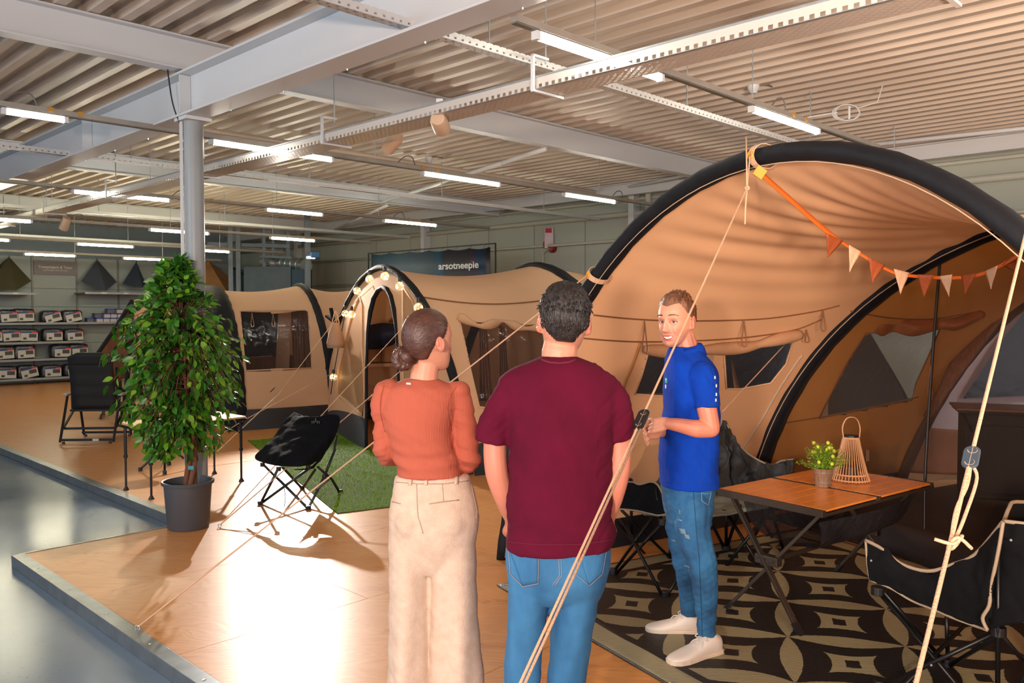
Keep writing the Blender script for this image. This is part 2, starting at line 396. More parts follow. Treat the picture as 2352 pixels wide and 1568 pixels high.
# cable tray
r = root('cable_tray', RB(4.15, 6, 3.2), 'long perforated steel cable tray with bent brackets, hanging beside the girder', 'cable tray')
M_tray = perf_mat('perforated_tray', 'D2CBC4', True, .055, .022, .6)
m = MB(); m.room(4.03, 4.27, -2, A_WALL - 1, 3.20, 3.2015); ob('tray_floor', m, M_tray, r)
m = MB(); m.room(4.03, 4.0315, -2, A_WALL - 1, 3.2015, 3.27); m.room(4.2685, 4.27, -2, A_WALL - 1, 3.2015, 3.27)
ob('tray_side', m, perf_mat('perforated_side', 'D2CBC4', True, .055, .07, .5), r)
m = MB(); m.room(4.02, 4.04, -2, A_WALL - 1, 3.27, 3.28); m.room(4.26, 4.28, -2, A_WALL - 1, 3.27, 3.28); m.room(4.02, 4.045, -2, A_WALL - 1, 3.197, 3.2); ob('tray_lip', m, M_galv, r)
for k in range(9):
    a = 1.3 + 2.45 * k
    m = MB(); m.room(4.0, 4.3, a - .012, a + .012, 3.18, 3.196); m.room(4.0, 4.015, a - .012, a + .012, 3.196, 3.42); m.room(4.0, 4.15, a - .012, a + .012, 3.405, 3.42); ob('bracket', m, M_white, r)
    m = MB(); m.tube([RB(4.13, a, 3.38), RB(4.13, a, 4.02)], .006, 6); ob('hanger_rod', m, M_galv, r)
# rows of tube lamps
rows = [(3.24, 3.3, [3.46, 5.87], 8.2, -3), (7.6, 3.3, None, 0, 0)]
def rb_of(u, v, z):
    p = fl(u, v, z); return p.dot(Bdir), p.dot(Adir)
LR = [ # z, [(u0,v0,u1,v1)...] spans of lit tubes seen from the shop floor
 (3.30, [((1225, 80), (1520, 180)), ((1720, 250), (1885, 302))]),
 (3.30, [((0, 255), (147, 280)), ((480, 325), (757, 369)), ((970, 397), (1150, 424)), ((1300, 445), (1430, 462))]),
 (3.28, [((160, 440), (383, 462)), ((600, 482), (743, 493)), ((888, 505), (1018, 516))]),
 (3.10, [((-70, 500), (65, 511)), ((335, 528), (483, 536)), ((625, 545), (740, 551))]),
 (3.02, [((-110, 547), (22, 552)), ((172, 560), (305, 567)), ((428, 572), (540, 577))]),
 (2.94, [((52, 583), (173, 588)), ((285, 592), (388, 597))])]
where = ['over the big awning', 'over the fairy-light arch', 'beyond the round column', 'above the far tents', 'in front of the shelf wall', 'closest to the shelf wall']
nth = ['first from the girder side', 'second along the row', 'third along the row', 'last of the row']
for ri, (z, spans) in enumerate(LR):
    e = [(rb_of(*p, z), rb_of(*q, z)) for p, q in spans]
    a = sum(x[0][1] + x[1][1] for x in e) / (2 * len(e))
    b_lo = min(x[0][0] for x in e) - 1.6; b_hi = max(x[1][0] for x in e) + 1.3
    if ri == 0: b_lo = 3.3
    if ri == 1: b_lo = -1
    r = root('lamp_rail', RB((b_lo + b_hi) / 2, a, z), 'thin grey lighting rail %s' % where[ri], 'lighting rail', 'lighting rails under the roof')
    m = MB(); m.room(b_lo, b_hi, a - .024, a + .024, z + .03, z + .07); ob('rail', m, M_rail, r)
    m = MB(); m.room(b_lo, b_hi, a - .02, a + .02, z + .022, z + .029); ob('track_slot', m, mat('slot_dark', '6B6A63', .5), r)
    nb = int((b_hi - b_lo) / 1.9)
    for k in range(nb):
        bb = b_lo + .7 + k * 1.9
        m = MB(); m.tube([RB(bb, a, z + .07), RB(bb, a, 4.02)], .004, 6); ob('hanger_rod', m, M_galv, r)
        if k % 2 and ri < 4:
            m = MB(); m.tube(crom([RB(bb + .3, a, z + .07), RB(bb + .4, a, z + .15), RB(bb + .5, a, z + .16), RB(bb + .55, a, z + .07)], 4), .006, 6); ob('feed_cable', m, mat('grey_cable', '6C6A66', .5), r)
            for q in (0, .22):
                m = MB(); m.room(bb + .62 + q, bb + .655 + q, a - .031, a + .031, z + .042, z + .077); ob('yellow_tag', m, M_orange, r)
    for k, (s0, s1) in enumerate(e):
        b0, b1 = s0[0], s1[0]; L = b1 - b0
        if ri >= 3 and L > 1.45: c_ = (b0 + b1) / 2; b0, b1 = c_ - L / 2, c_ + L / 2
        lab = 'lit white tube lamp %s, %s' % (where[ri], nth[k])
        t = root('tube_lamp', RB((b0 + b1) / 2, a, z), lab, 'lamp', 'tube lamps on the rails')
        hw = .028
        m = MB(); m.tube([RB(b0 + .03, a, z - .005), RB(b1 - .03, a, z - .005)], .021, 12); ob('tube', m, M_tubeglow if ri < 3 else M_tubeglow_far, t, smooth=True, sharp=40)
        for bx in (b0, b1 - .03):
            m = MB(); m.room(bx, bx + .03, a - .022, a + .022, z - .027, z + .021); ob('end_cap', m, M_white, t)
# spotlights clipped under the tray
def spot(pos, aim, lab, lit):
    r = root('spotlight', pos, lab, 'spotlight', 'spotlights by the cable tray')
    d = (Vector(aim) - Vector(pos)).normalized(); Q = d.to_track_quat('Z', 'Y').to_matrix().to_4x4()
    m = MB(); m.lathe(pos, [(0, -.10), (.05, -.10), (.062, -.07), (.066, .10), (.058, .10), (.056, .08)], 20, Q); ob('lamp_body', m, mat('spot_shell', 'C8A98E', .45), r, smooth=True, sharp=50)
    m = MB(); m.lathe(pos, [(0, .082), (.056, .082)], 20, Q); ob('lens', m, mat('spot_lens' + str(lit), 'FFFFFF', .3, emit='FFF3D0', estr=lit), r)
    m = MB(); m.bar(Vector(pos) + Vector((0, 0, .05)), Vector(pos) + Vector((.0, 0, .18)), .02, .05); ob('arm', m, M_white, r)
spot(at(903, 327, 7.6), at(560, 700, 10), 'round white spotlight under the cable tray, aimed down beside the column', 8)
spot(at(150, 513, 13.0), at(0, 900, 14), 'small glowing spotlight far along the cable tray', 14)
spot(at(1010, 283, 6.3), at(1100, 500, 9), 'flat white lamp head on the roof beam next to the cable tray', 0)
# detectors
for (u, v, lab) in ((1731, 203, 'round white smoke detector on the ribbed ceiling above the awning'), (985, 366, 'small white ceiling sensor between two tube-lamp rails')):
    p = fl(u, v, Z_DECK - .03); r = root('smoke_detector', p, lab, 'smoke detector', 'ceiling sensors')
    m = MB(); m.lathe(p, [(0, -.05), (.03, -.05), (.045, -.02), (.06, 0), (.06, .03)], 18); ob('sensor_cap', m, M_white, r, smooth=True, sharp=40)
    m = MB(); m.tube([p + Vector((0, 0, .03)), p + Vector((.12, -.05, .028)), p + Vector((.2, .05, .03))], .008, 6); ob('cable', m, mat('grey_cable', '6C6A66'), r)
p = fl(1946, 258, 3.75); r = root('coiled_cable', p, 'loose coil of clear cable hanging from the ceiling near the awning', 'cable')
m = MB()
for k in range(3): m.tube([p + Vector((math.cos(t) * (.12 + .01 * k), .015 * k, .08 * math.sin(t))) for t in [i * PI / 10 for i in range(21)]], .006, 6)
ob('coil', m, M_white, r, smooth=True)
m = MB(); m.tube([p + Vector((.02, 0, .06)), p + Vector((.02, 0, -.07))], .012, 8); m.tube([p + Vector((.1, 0, .04)), p + Vector((.3, 0, .1)), p + Vector((.35, 0, .27))], .006, 6); ob('socket', m, M_white, r)
m = MB(); m.tube([p + Vector((-.1, 0, 0)), fl(1715, 293, 3.6)], .008, 6); ob('stay', m, M_white, r)
# ============================================================ SHELF WALL, BANNER, SIGNS
def onA(u, v, a):
    r = _ray(u, v); t = a / (r.dot(Adir)); p = r * t; return p.dot(Bdir), CAM_H + p.z
def onB(u, v, b):
    r = _ray(u, v); t = b / (r.dot(Bdir)); p = r * t; return p.dot(Adir), CAM_H + p.z
M_gon = mat('shelf_panel', '868E8E', 0.6, var=.02, scale=1)
M_shelf = mat('shelf_steel', '6F706C', 0.5, metal=.2)
M_edge = mat('shelf_edge', '8E9298', 0.4)
M_bag = mat('dark_bag', '34343A', 0.22, var=.3, scale=20, bump=.8, bscale=22)
M_label = mat('card_label', 'B4B2AE', 0.5, var=.02)
M_red = mat('label_red', 'C5304A', .5); M_blue = mat('label_blue', '2C3E78', .5); M_dark = mat('label_dark', '3D4046', .5, var=.1)
AS = 22.6   # back panel plane
def txt(name, s, loc, size, m, parent, xdir, up=Vector((0, 0, 1)), align='CENTER', ext=.001, bold=0):
    cu = bpy.data.curves.new(name, 'FONT'); cu.body = s; cu.size = size; cu.align_x = align; cu.align_y = 'CENTER'; cu.extrude = ext; cu.offset = bold
    o = bpy.data.objects.new(name, cu); COL.objects.link(o)
    x = xdir.normalized(); y = up.normalized(); z = x.cross(y)
    M = Matrix((x, y, z)).transposed()
    o.rotation_euler = M.to_euler(); o.location = Vector(loc) - (wloc(parent) if parent else Vector((0, 0, 0)))
    cu.materials.append(m)
    if parent: o.parent = parent
    return o
zt = onA(100, 590, AS)[1]
cols_u = [-60, 75, 177, 272, 361, 455, 530, 632, 662]
shelf = root('shelf_unit', RB(onA(150, 700, AS)[0], AS, 0), 'long grey shop shelving wall behind the plant with rows of bagged tents', 'shelf')
for i in range(len(cols_u) - 1):
    b0, b1 = onA(cols_u[i], 700, AS)[0], onA(cols_u[i + 1], 700, AS)[0]
    zz = [0.02, .5, .95, 1.4, 1.85, 2.3, zt]
    for k in range(6):
        m = MB(); m.room(b0 + .02, b1 - .02, AS, AS + .03, zz[k] + .004, zz[k + 1] - .004); ob('back_panel', m, M_gon, shelf)
    m = MB(); m.room(b1 - .02, b1 + .02, AS - .03, AS + .04, 0, zt); ob('upright', m, M_shelf, shelf)
rows_v = [(743, 739, 0, 292), (788, 782, 0, 200), (828, 820, 0, 300), (872, 865, 0, 300)]
zs = []
for (v0, v1, u0, u1) in rows_v:
    AF = AS - .42
    z = onA(60, v0 * .7 + v1 * .3, AF)[1]; zs.append(z)
    ucuts = [-60, 75, 190] if v0 == 788 else [-60, 110, 292]
    for i in range(len(ucuts) - 1):
        b0, b1 = onA(ucuts[i], v0, AF)[0], onA(ucuts[i + 1], v0, AF)[0]
        m = MB(); m.room(b0, b1, AF, AS, z - .03, z); s = ob('shelf_board', m, M_shelf, shelf)
        m = MB(); m.room(b0, b1, AF - .02, AF, z - .04, z + .012); ob('price_rail', m, M_edge, s)
for (u0, u1) in ((-60, 85), (195, 340)):
    AF = AS - .75; z = onA(u0 + 60, 672, AF)[1]; b0, b1 = onA(u0, 672, AF)[0], onA(u1, 672, AF)[0]
    m = MB(); m.room(b0, b1, AF, AS, z - .03, z); s = ob('display_shelf', m, M_shelf, shelf)
    m = MB(); m.room(b0, b1, AF - .02, AF, z - .04, z + .012); ob('price_rail', m, M_edge, s)
    for q in (.25, .6):
        m = MB(); m.room(b0 + (b1 - b0) * q, b0 + (b1 - b0) * q + .12, AF - .023, AF - .02, z - .03, z + .006); ob('price_card', m, M_label, s)
ztop = z
# sign board
b0, z1 = onA(77, 598, AS - .03); b1, _ = onA(174, 600, AS - .03); z0 = onA(120, 631, AS - .03)[1]
r = root('shelf_sign', RB((b0 + b1) / 2, AS - .04, z0), 'mauve grey header board with two lines of pale lettering on the shelf wall', 'sign')
m = MB(); m.room(b0, b1, AS - .05, AS - .03, z0, z1); ob('board', m, mat('sign_mauve', '6E676B', .6, var=.02), r)
txt('lettering', 'Tweepitsjack & Tarps', RB((b0 + b1) / 2, AS - .053, z0 + (z1 - z0) * .56), .088, M_label, r, Bdir, bold=.002)
txt('lettering', 'Lightweight tents & tarps', RB((b0 + b1) / 2, AS - .053, z0 + (z1 - z0) * .34), .055, M_label, r, Bdir)
# bagged tents: a dark bag, with a printed card strapped on the front
def bag(u, row, tilt, hi=1.0, order=''):
    AF = AS - .40; v = (rows_v[row][0] + rows_v[row][1]) / 2
    b = onA(u, v - 15, AF)[0]; z = zs[row]; w = .47; h = .33 * hi; d = .30
    r = root('bagged_tent', RB(b, AF + d / 2, z), '', 'packed tent', 'bagged tents with picture cards on the shelves')
    g = []
    R = PI / 2 - aB
    m = MB(); c0 = RB(b, AF + d / 2, z + h / 2)
    for i in range(13):
        row_ = []
        th = PI * (.02 + .96 * i / 12)
        for j in range(20):
            ph = 2 * PI * j / 20
            def se(x, e): return math.copysign(abs(x) ** e, x)
            q = Vector((w / 2 * se(math.sin(th), .35) * se(math.cos(ph), .35), d / 2 * se(math.sin(th), .35) * se(math.sin(ph), .35), h / 2 * se(math.cos(th), .35)))
            q *= 1 + random.uniform(-.03, .03)
            row_.append(c0 + Bdir * q.x + Adir * q.y + Vector((0, 0, q.z)))
        g.append(row_)
    m.grid(g, closev=True); n = len(m.v); m.f.append(tuple(range(20))); m.f.append(tuple(range(n - 1, n - 21, -1)))
    ob('bag', m, M_bag, r, smooth=True)
    cw, chh = .36, .22; cx_, cz = b + .02, z + h * .45
    cb, sb = math.cos(tilt), math.sin(tilt)
    def card(x0, x1, y0, y1, off, mt, nm, par):
        m = MB(); P = [RB(cx_ + x * cb - y * sb, AF - off, cz + x * sb + y * cb) for x, y in ((x0, y0), (x1, y0), (x1, y1), (x0, y1))]
        m.prism(P, Adir * .004); return ob(nm, m, mt, par)
    c = card(-cw / 2, cw / 2, -chh / 2, chh / 2, .012, M_label, 'picture_card', r)
    card(-cw / 2, .06, chh / 2 - .035, chh / 2, .015, M_blue, 'blue_stripe', c); card(.06, cw / 2, chh / 2 - .035, chh / 2, .015, M_red, 'red_stripe', c)
    card(-.01, cw / 2 - .03, -.03, chh / 2 - .05, .015, M_dark, 'printed_photo', c); card(-.13, -.06, -.08, -.03, .015, M_dark, 'printed_photo', c)
    return r
ords = ['first', 'second', 'third', 'fourth']
rown = ['on the top row below the sign board', 'on the second row of shelves', 'on the third row of shelves', 'on the lowest shelf']
for row, us in enumerate(([-24, 20, 57, 120, 167], [-18, 25, 65, 123, 171], [-30, 10, 58, 142, 182], [-35, 15, 66, 120, 172])):
    for k, u in enumerate(us):
        r = bag(u, row, random.uniform(-.05, .28 if row in (0, 3) else .06), random.uniform(.9, 1.05))
        r['label'] = 'plastic-bagged tent with picture card, %s %s' % ((['partly cut off'] + ords)[k], rown[row])
# small boxes with blue tops
AF = AS - .38
nb_ = 0
for lvl, (u0, n, v) in enumerate(((200, 6, 738), (217, 5, 724), (246, 2, 710))):
    z = zs[0] + .115 * lvl
    for k in range(n):
        b = onA(u0 + 8 + 15.6 * k + (6 if k else 0), v, AF)[0]
        nb_ += 1
        t = root('product_box', RB(b, AF + .1, z), 'small white carton with blue top, %s %s' % (['first', 'second', 'third', 'fourth', 'fifth', 'sixth'][k], ['in the bottom row of the stack', 'in the middle row of the stack', 'at the peak of the stack'][lvl]), 'box', 'stacked white and blue cartons')
        m = MB(); m.room(b - .074, b + .074, AF, AF + .2, z, z + .085); ob('carton', m, mat('carton_white', 'B3A9B3', .5, var=.02) if k else mat('carton_grey', '555B78', .5), t, bevel=.003)
        m = MB(); m.room(b - .075, b + .075, AF - .001, AF + .201, z + .085, z + .114); ob('blue_lid', m, mat('lid_blue', '2F4386', .5), t, bevel=.003)
# little pitched display tents
def minitent(us, lab, col, ap, base, poleside=None):
    """ap: apex pixel, base: list of base pixels"""
    A0 = AS - .1; A1 = AS - .8
    apx = RB(*[onA(*ap, A0)[0], A0], onA(*ap, A0)[1])
    P = []
    for (u, v, f) in base:
        a = A0 + (A1 - A0) * f; b, z = onA(u, v, a); P.append(RB(b, a, z))
    r = root('display_tent', (sum(P, Vector()) / len(P)), lab, 'tent', 'little tents pitched on the top shelf')
    n = len(P); m = MB(); rows = []
    for k in range(9):
        t = k / 8
        rows.append([P[i % n].lerp(P[(i + 1) % n], 0).lerp(apx, t) * 1.0 for i in range(n)])
    # sagging faces between the corner ridges
    rows = []
    for k in range(9):
        t = k / 8; row = []
        for i in range(n):
            for q in range(5):
                s = q / 5; p = P[i].lerp(P[(i + 1) % n], s).lerp(apx, t)
                c = sum(P, Vector()) / n; sag = .10 * math.sin(PI * s) * math.sin(PI * t); p = p.lerp(c.lerp(apx, t), sag)
                row.append(p)
        rows.append(row)
    m.grid(rows, closev=True); ob('canopy', m, col, r, smooth=True, sharp=35)
    m = MB(); m.tube([apx + Vector((0, 0, .03)), apx - Vector((0, 0, .06))], .012, 6); ob('peak', m, M_black, r)
    return r
minitent(0, 'olive green pyramid tent on the top shelf, tip nearly touching a tube lamp', mat('olive_fabric', '45412A', .7, bump=.3), (21, 590), [(-38, 640, 0), (72, 645, .1), (37, 667, 1), (-30, 660, .8)])
minitent(0, 'slate blue pyramid tent hanging over the shelf edge beside the sign board', mat('slate_fabric', '3C414E', .7, bump=.3), (223, 596), [(186, 646, .3), (230, 640, 0), (268, 647, .2), (243, 668, 1.05)])
minitent(0, 'narrow navy tent with dark open front on the top shelf behind the plant', mat('navy_fabric', '2C3648', .7, bump=.3), (313, 601), [(281, 652, .3), (313, 640, 0), (334, 650, .3), (328, 661, 1)])
minitent(0, 'sand orange tent fabric displayed beside the round column', mat('sand_fabric', 'B08050', .7, bump=.3), (478, 598), [(440, 655, .4), (500, 640, 0), (535, 645, .2), (520, 668, 1)])
b_, z_ = onA(590, 655, AS - .6)
P = [RB(onA(528, 611, AS - .5)[0], AS - .5, onA(528, 611, AS - .5)[1]), RB(onA(596, 616, AS - .5)[0], AS - .5, onA(596, 616, AS - .5)[1]), RB(onA(650, 690, AS - .8)[0], AS - .8, z_ - .5), RB(onA(545, 690, AS - .8)[0], AS - .8, z_ - .5)]
r = root('display_tent', P[3], 'steel blue tarp stretched on two dark spreader bars by the side wall', 'tarp')
m = MB(); g = patch([[P[0], P[0].lerp(P[1], .5) - Vector((0, 0, .08)), P[1]], [P[0].lerp(P[3], .5), (P[0] + P[1] + P[2] + P[3]) / 4 + Adir * .1, P[1].lerp(P[2], .5)], [P[3], P[3].lerp(P[2], .5), P[2]]], 6, 6); m.grid(g)
ob('canopy', m, mat('steelblue_fabric', '3E5468', .6), r, smooth=True, solid=.01)
m = MB(); m.tube([P[0], P[0] + Bdir * .45 - Vector((0, 0, .25))], .03, 6); m.tube([P[1], P[1] - Bdir * .3 - Vector((0, 0, .12))], .03, 6); ob('spreader', m, M_black, r)
# duct work and mezzanine steel at the far corner
r = root('air_duct', RB(12.0, 21.9, 2.9), 'shiny silver round air duct in the far corner above the tents', 'duct')
p0, p1 = at(642, 603, 21.5), at(703, 610, 20.8)
m = MB(); m.tube([p0, p1], .17, 16)
for k in range(6):
    q = p0.lerp(p1, k / 5); m.tube([q - (p1 - p0).normalized() * .01, q + (p1 - p0).normalized() * .01], .185, 16)
ob('duct_pipe', m, mat('foil_duct', 'C6D6D8', .25, metal=.8, bump=.4, bscale=20), r, smooth=True, sharp=40)
m = MB(); m.tube(crom([at(600, 602, 21.6), at(615, 596, 21.5), at(630, 606, 21.3), at(625, 600, 21.7), at(645, 602, 21.5)], 5), .10, 10); ob('flex_hose', m, mat('foil_hose', 'A7AAAA', .4, metal=.5, bump=.8, bscale=30), r, smooth=True)
for (u0, u1, v0, v1, y, nm) in ((525, 535, 575, 660, 21.6, 'post'), (542, 552, 570, 612, 21.6, 'post'), (602, 610, 567, 600, 21.5, 'post'), (624, 630, 568, 606, 21.5, 'post'), (657, 666, 563, 600, 21.4, 'post'), (701, 713, 560, 670, 19.6, 'post')):
    p, q = at((u0 + u1) / 2, v1, y), at((u0 + u1) / 2, v0, y)
    m = MB(); m.box(Vector((p.x, y, 2.0)), ((u1 - u0) / F_PX * y, .12, 4.0), .4)
    struct('mezzanine_post', m, mat('blue_grey_steel', '7E8D98', .5), bevel=.004)
for (u0, v0, u1, v1, y0, y1, th) in ((480, 560, 668, 566, 22.0, 21.2, .09), (600, 589, 674, 592, 21.4, 21.1, .05)):
    m = MB(); m.bar(at(u0, v0, y0), at(u1, v1, y1), .12, th); struct('mezzanine_beam', m, MATS['blue_grey_steel'])
m = MB(); m.prism([at(560, 612, 21), at(668, 612, 20.7), at(668, 712, 20.7), at(560, 712, 21)], Vector((.1, .3, 0))); struct('partition', m, mat('partition_grey', '50616B', .6))
for k in range(1):
    m = MB(); m.prism([at(670, 618, 20.6), at(700, 618, 20.4), at(700, 712, 20.4), at(670, 712, 20.6)], Vector((.1, .3, 0))); struct('partition', m, mat('partition_dark', '22435A', .5))
# small blue flood lamp on the wall
p = at(722, 585, 17.6); r = root('wall_flood_lamp', p, 'small blue and white flood lamp on the side wall rail above the tents', 'lamp')
m = MB(); m.box(p, (.2, .16, .14), .5); ob('lamp_body', m, mat('lamp_blue', '1F5A8A', .4), r, bevel=.02)
m = MB(); m.box(p + Vector((-.06, -.06, -.06)), (.16, .1, .05), .5); ob('lens', m, mat('lamp_lens_cool', 'D8ECF2', .3, emit='D8F0FF', estr=1.5), r)
# banner on its black pipe frame
yb0, yb1 = 17.2, 16.0
r = root('banner', at(1000, 640, 16.6), 'dark blue printed banner with pale lettering, strung on a black pipe frame', 'banner')
TL, TR = at(853, 583, yb0), at(1126, 567, yb1); BL, BR = TL - Vector((0, 0, 1.25)), TR - Vector((0, 0, 1.25))
ban = bpy.data.materials.new('banner_print'); ban.use_nodes = True; N = NT(ban); p_ = N.n['Principled BSDF']
tc = N.new('ShaderNodeTexCoord'); sp = N.new('ShaderNodeSeparateXYZ'); N.link(tc.outputs['Generated'], sp.inputs[0])
nz = N.new('ShaderNodeTexNoise', i_Scale=3.0, i_Detail=5.0); N.link(tc.outputs['Generated'], nz.inputs[0])
xx = N.math('ADD', sp.outputs[0], N.math('MULTIPLY', N.math('SUBTRACT', nz.outputs[0], .5), .25))
c = N.ramp(xx, [(0.0, lin('3D5866')), (.3, lin('4E6470')), (.5, lin('3C4C55')), (.58, lin('1F4E66')), (.63, lin('2E2F37')), (.86, lin('2E2D33')), (.9, lin('123456')), (.97, lin('20242C'))])
N.link(c, p_.inputs['Base Color']); p_.inputs['Roughness'].default_value = .45
g = []
for i in range(25):
    t = i / 24; w = .02 * math.sin(t * 40) * (1 - t) + .015 * math.sin(t * 23)
    g.append([TL.lerp(TR, t).lerp(BL.lerp(BR, t), s) + Vector((0, w * (.3 + s), -.03 * abs(math.sin(t * PI * 6)) * (1 - s))) for s in (0, .25, .5, .75, 1)])
m = MB(); m.grid(g); ob('printed_sheet', m, ban, r, smooth=True, solid=.004)
m = MB(); fa, fb = at(846, 582, yb0), at(1138, 559, yb1)
m.tube([fa - Vector((0, 0, fa.z)), fa, fb, fb - Vector((0, 0, fb.z))], .02, 8); ob('pipe_frame', m, mat('dark_pipe', '3C4648', .5), r, smooth=True)
for k in range(9):
    q = TL.lerp(TR, (k + .5) / 9); m = MB(); m.tube([q, fa.lerp(fb, (k + .5) / 9)], .004, 5); ob('tie', m, M_black, r)
xd = (TR - TL).normalized(); nrm = xd.cross(Vector((0, 0, 1))).normalized()
tp = at(1062, 611, 16.28) + nrm * .16
txt('lettering', 'arsotneepie', tp, .186, mat('banner_white', 'D9DDD8', .5), r, xd, bold=.004)
m = MB(); q = at(1094, 601, 16.14) + nrm * .16; m.ell(q, .021, nu=6, nv=8); ob('red_dot', m, M_red, r)
# fire sign, alarm bell with conduit
a_, z_ = onB(1261, 547, B_WALL - .05)
pp = RB(B_WALL - .06, a_, z_)
r = root('fire_sign', pp, 'folded red and white fire pictogram sign on the wall post', 'sign')
m = MB(); m.prism([pp + Adir * .16 + Vector((0, 0, -.2)), pp + Vector((0, 0, -.2)) - Bdir * .12, pp + Vector((0, 0, .2)) - Bdir * .12, pp + Adir * .16 + Vector((0, 0, .2))], Bdir * .01); ob('panel', m, mat('sign_white', 'D8C4C8', .5), r)
m = MB(); m.prism([pp - Adir * .12 + Vector((0, 0, -.2)), pp + Vector((0, 0, -.2)) - Bdir * .12, pp + Vector((0, 0, .2)) - Bdir * .12, pp - Adir * .12 + Vector((0, 0, .2))], Bdir * .01); ob('panel', m, MATS['sign_white'], r)
m = MB(); m.prism([pp + Adir * .13 + Vector((0, 0, -.19)) - Bdir * .04, pp + Adir * .02 + Vector((0, 0, -.19)) - Bdir * .125, pp + Adir * .02 + Vector((0, 0, -.06)) - Bdir * .125, pp + Adir * .09 + Vector((0, 0, -.09)) - Bdir * .07], Bdir * .008); ob('flame', m, mat('sign_red', 'B5121E', .5), r)
m = MB(); m.prism([pp - Adir * .10 + Vector((0, 0, .1)) - Bdir * .03, pp - Adir * .02 + Vector((0, 0, .1)) - Bdir * .12, pp - Adir * .02 + Vector((0, 0, .19)) - Bdir * .12, pp - Adir * .10 + Vector((0, 0, .19)) - Bdir * .03], Bdir * .008); ob('arrow', m, MATS['sign_red'], r)
a_, z_ = onB(1266, 570, B_WALL - .1); pp = RB(B_WALL - .08, a_, z_)
r = root('alarm_bell', pp, 'dark red round alarm bell below the fire sign', 'alarm')
Q = (-Bdir).to_track_quat('Z', 'Y').to_matrix().to_4x4()
m = MB(); m.lathe(pp, [(.09, -.05), (.09, .02), (.07, .05), (.0, .06)], 18, Q); ob('bell', m, mat('alarm_red', '7E0A12', .3), r, smooth=True, sharp=45)
m = MB(); m.tube(crom([pp + Adir * .1, pp + Adir * .2 + Vector((0, 0, -.06)), pp + Adir * .24 + Vector((0, 0, -.2)), pp + Adir * .24 + Vector((0, 0, -1.4))], 4), .018, 6); ob('conduit', m, M_pipe, r)
# ============================================================ TENTS
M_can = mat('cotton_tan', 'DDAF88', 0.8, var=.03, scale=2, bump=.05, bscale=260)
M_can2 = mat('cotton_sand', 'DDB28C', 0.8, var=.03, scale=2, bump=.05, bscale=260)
def translucent(m, k, tint):
    N = NT(m); p = N.n['Principled BSDF']; o = N.n['Material Output']; t = N.new('ShaderNodeBsdfTranslucent'); t.inputs[0].default_value = lin(tint)
    x = N.new('ShaderNodeMixShader'); x.inputs[0].default_value = k; N.link(p.outputs[0], x.inputs[1]); N.link(t.outputs[0], x.inputs[2]); N.link(x.outputs[0], o.inputs[0]); return m
M_slv = mat('sleeve_black', '12151C', 0.7, spec=.3, var=.2, scale=10, bump=.3, bscale=25)
M_mud = mat('mudflap_black', '1D2028', 0.45, var=.2, scale=5, bump=.5, bscale=8)
M_seam = mat('seam_brown', '7A4F30', 0.7)
M_pipng = mat('piping_pale', 'B9A48C', 0.6)
M_rope = mat('guy_rope', 'D7AE8C', 0.7, bump=.4, bscale=200)
M_curt = mat('curtain_brown', '8A5C42', 0.8, var=.2, scale=9, stretch=(6, 6, .6))
M_navy = mat('navy_cloth', '1E2A44', 0.7, bump=.4, bscale=9)
def thin(name, col, alpha, rough, gloss=.5, wr=0.0, mesh=False, bsc=6.0):
    """clear vinyl or fly mesh: part of the light passes straight through"""
    m = bpy.data.materials.new(name); m.use_nodes = True; N = NT(m); p = N.n['Principled BSDF']
    p.inputs['Base Color'].default_value = lin(col); p.inputs['Roughness'].default_value = rough
    p.inputs['Specular IOR Level'].default_value = gloss; p.inputs['Alpha'].default_value = alpha
    if wr:
        tc = N.new('ShaderNodeTexCoord'); n = N.new('ShaderNodeTexNoise', i_Scale=bsc, i_Detail=2.0, i_Distortion=1.5); N.link(tc.outputs['Object'], n.inputs[0])
        b = N.new('ShaderNodeBump', i_Strength=wr, i_Distance=0.05); N.link(n.outputs[0], b.inputs['Height']); N.link(b.outputs[0], p.inputs['Normal'])
    return m
M_vinyl = thin('window_vinyl', '3A3A3E', .30, .08, 1.0, .5)
M_vinyl_l = thin('window_vinyl_light', '8C7A66', .22, .08, 1.0, .4)
M_mesh = thin('fly_mesh', '4A3522', .22, .5)
M_meshtan = thin('tan_mesh', 'B98F68', .62, .5, .3)

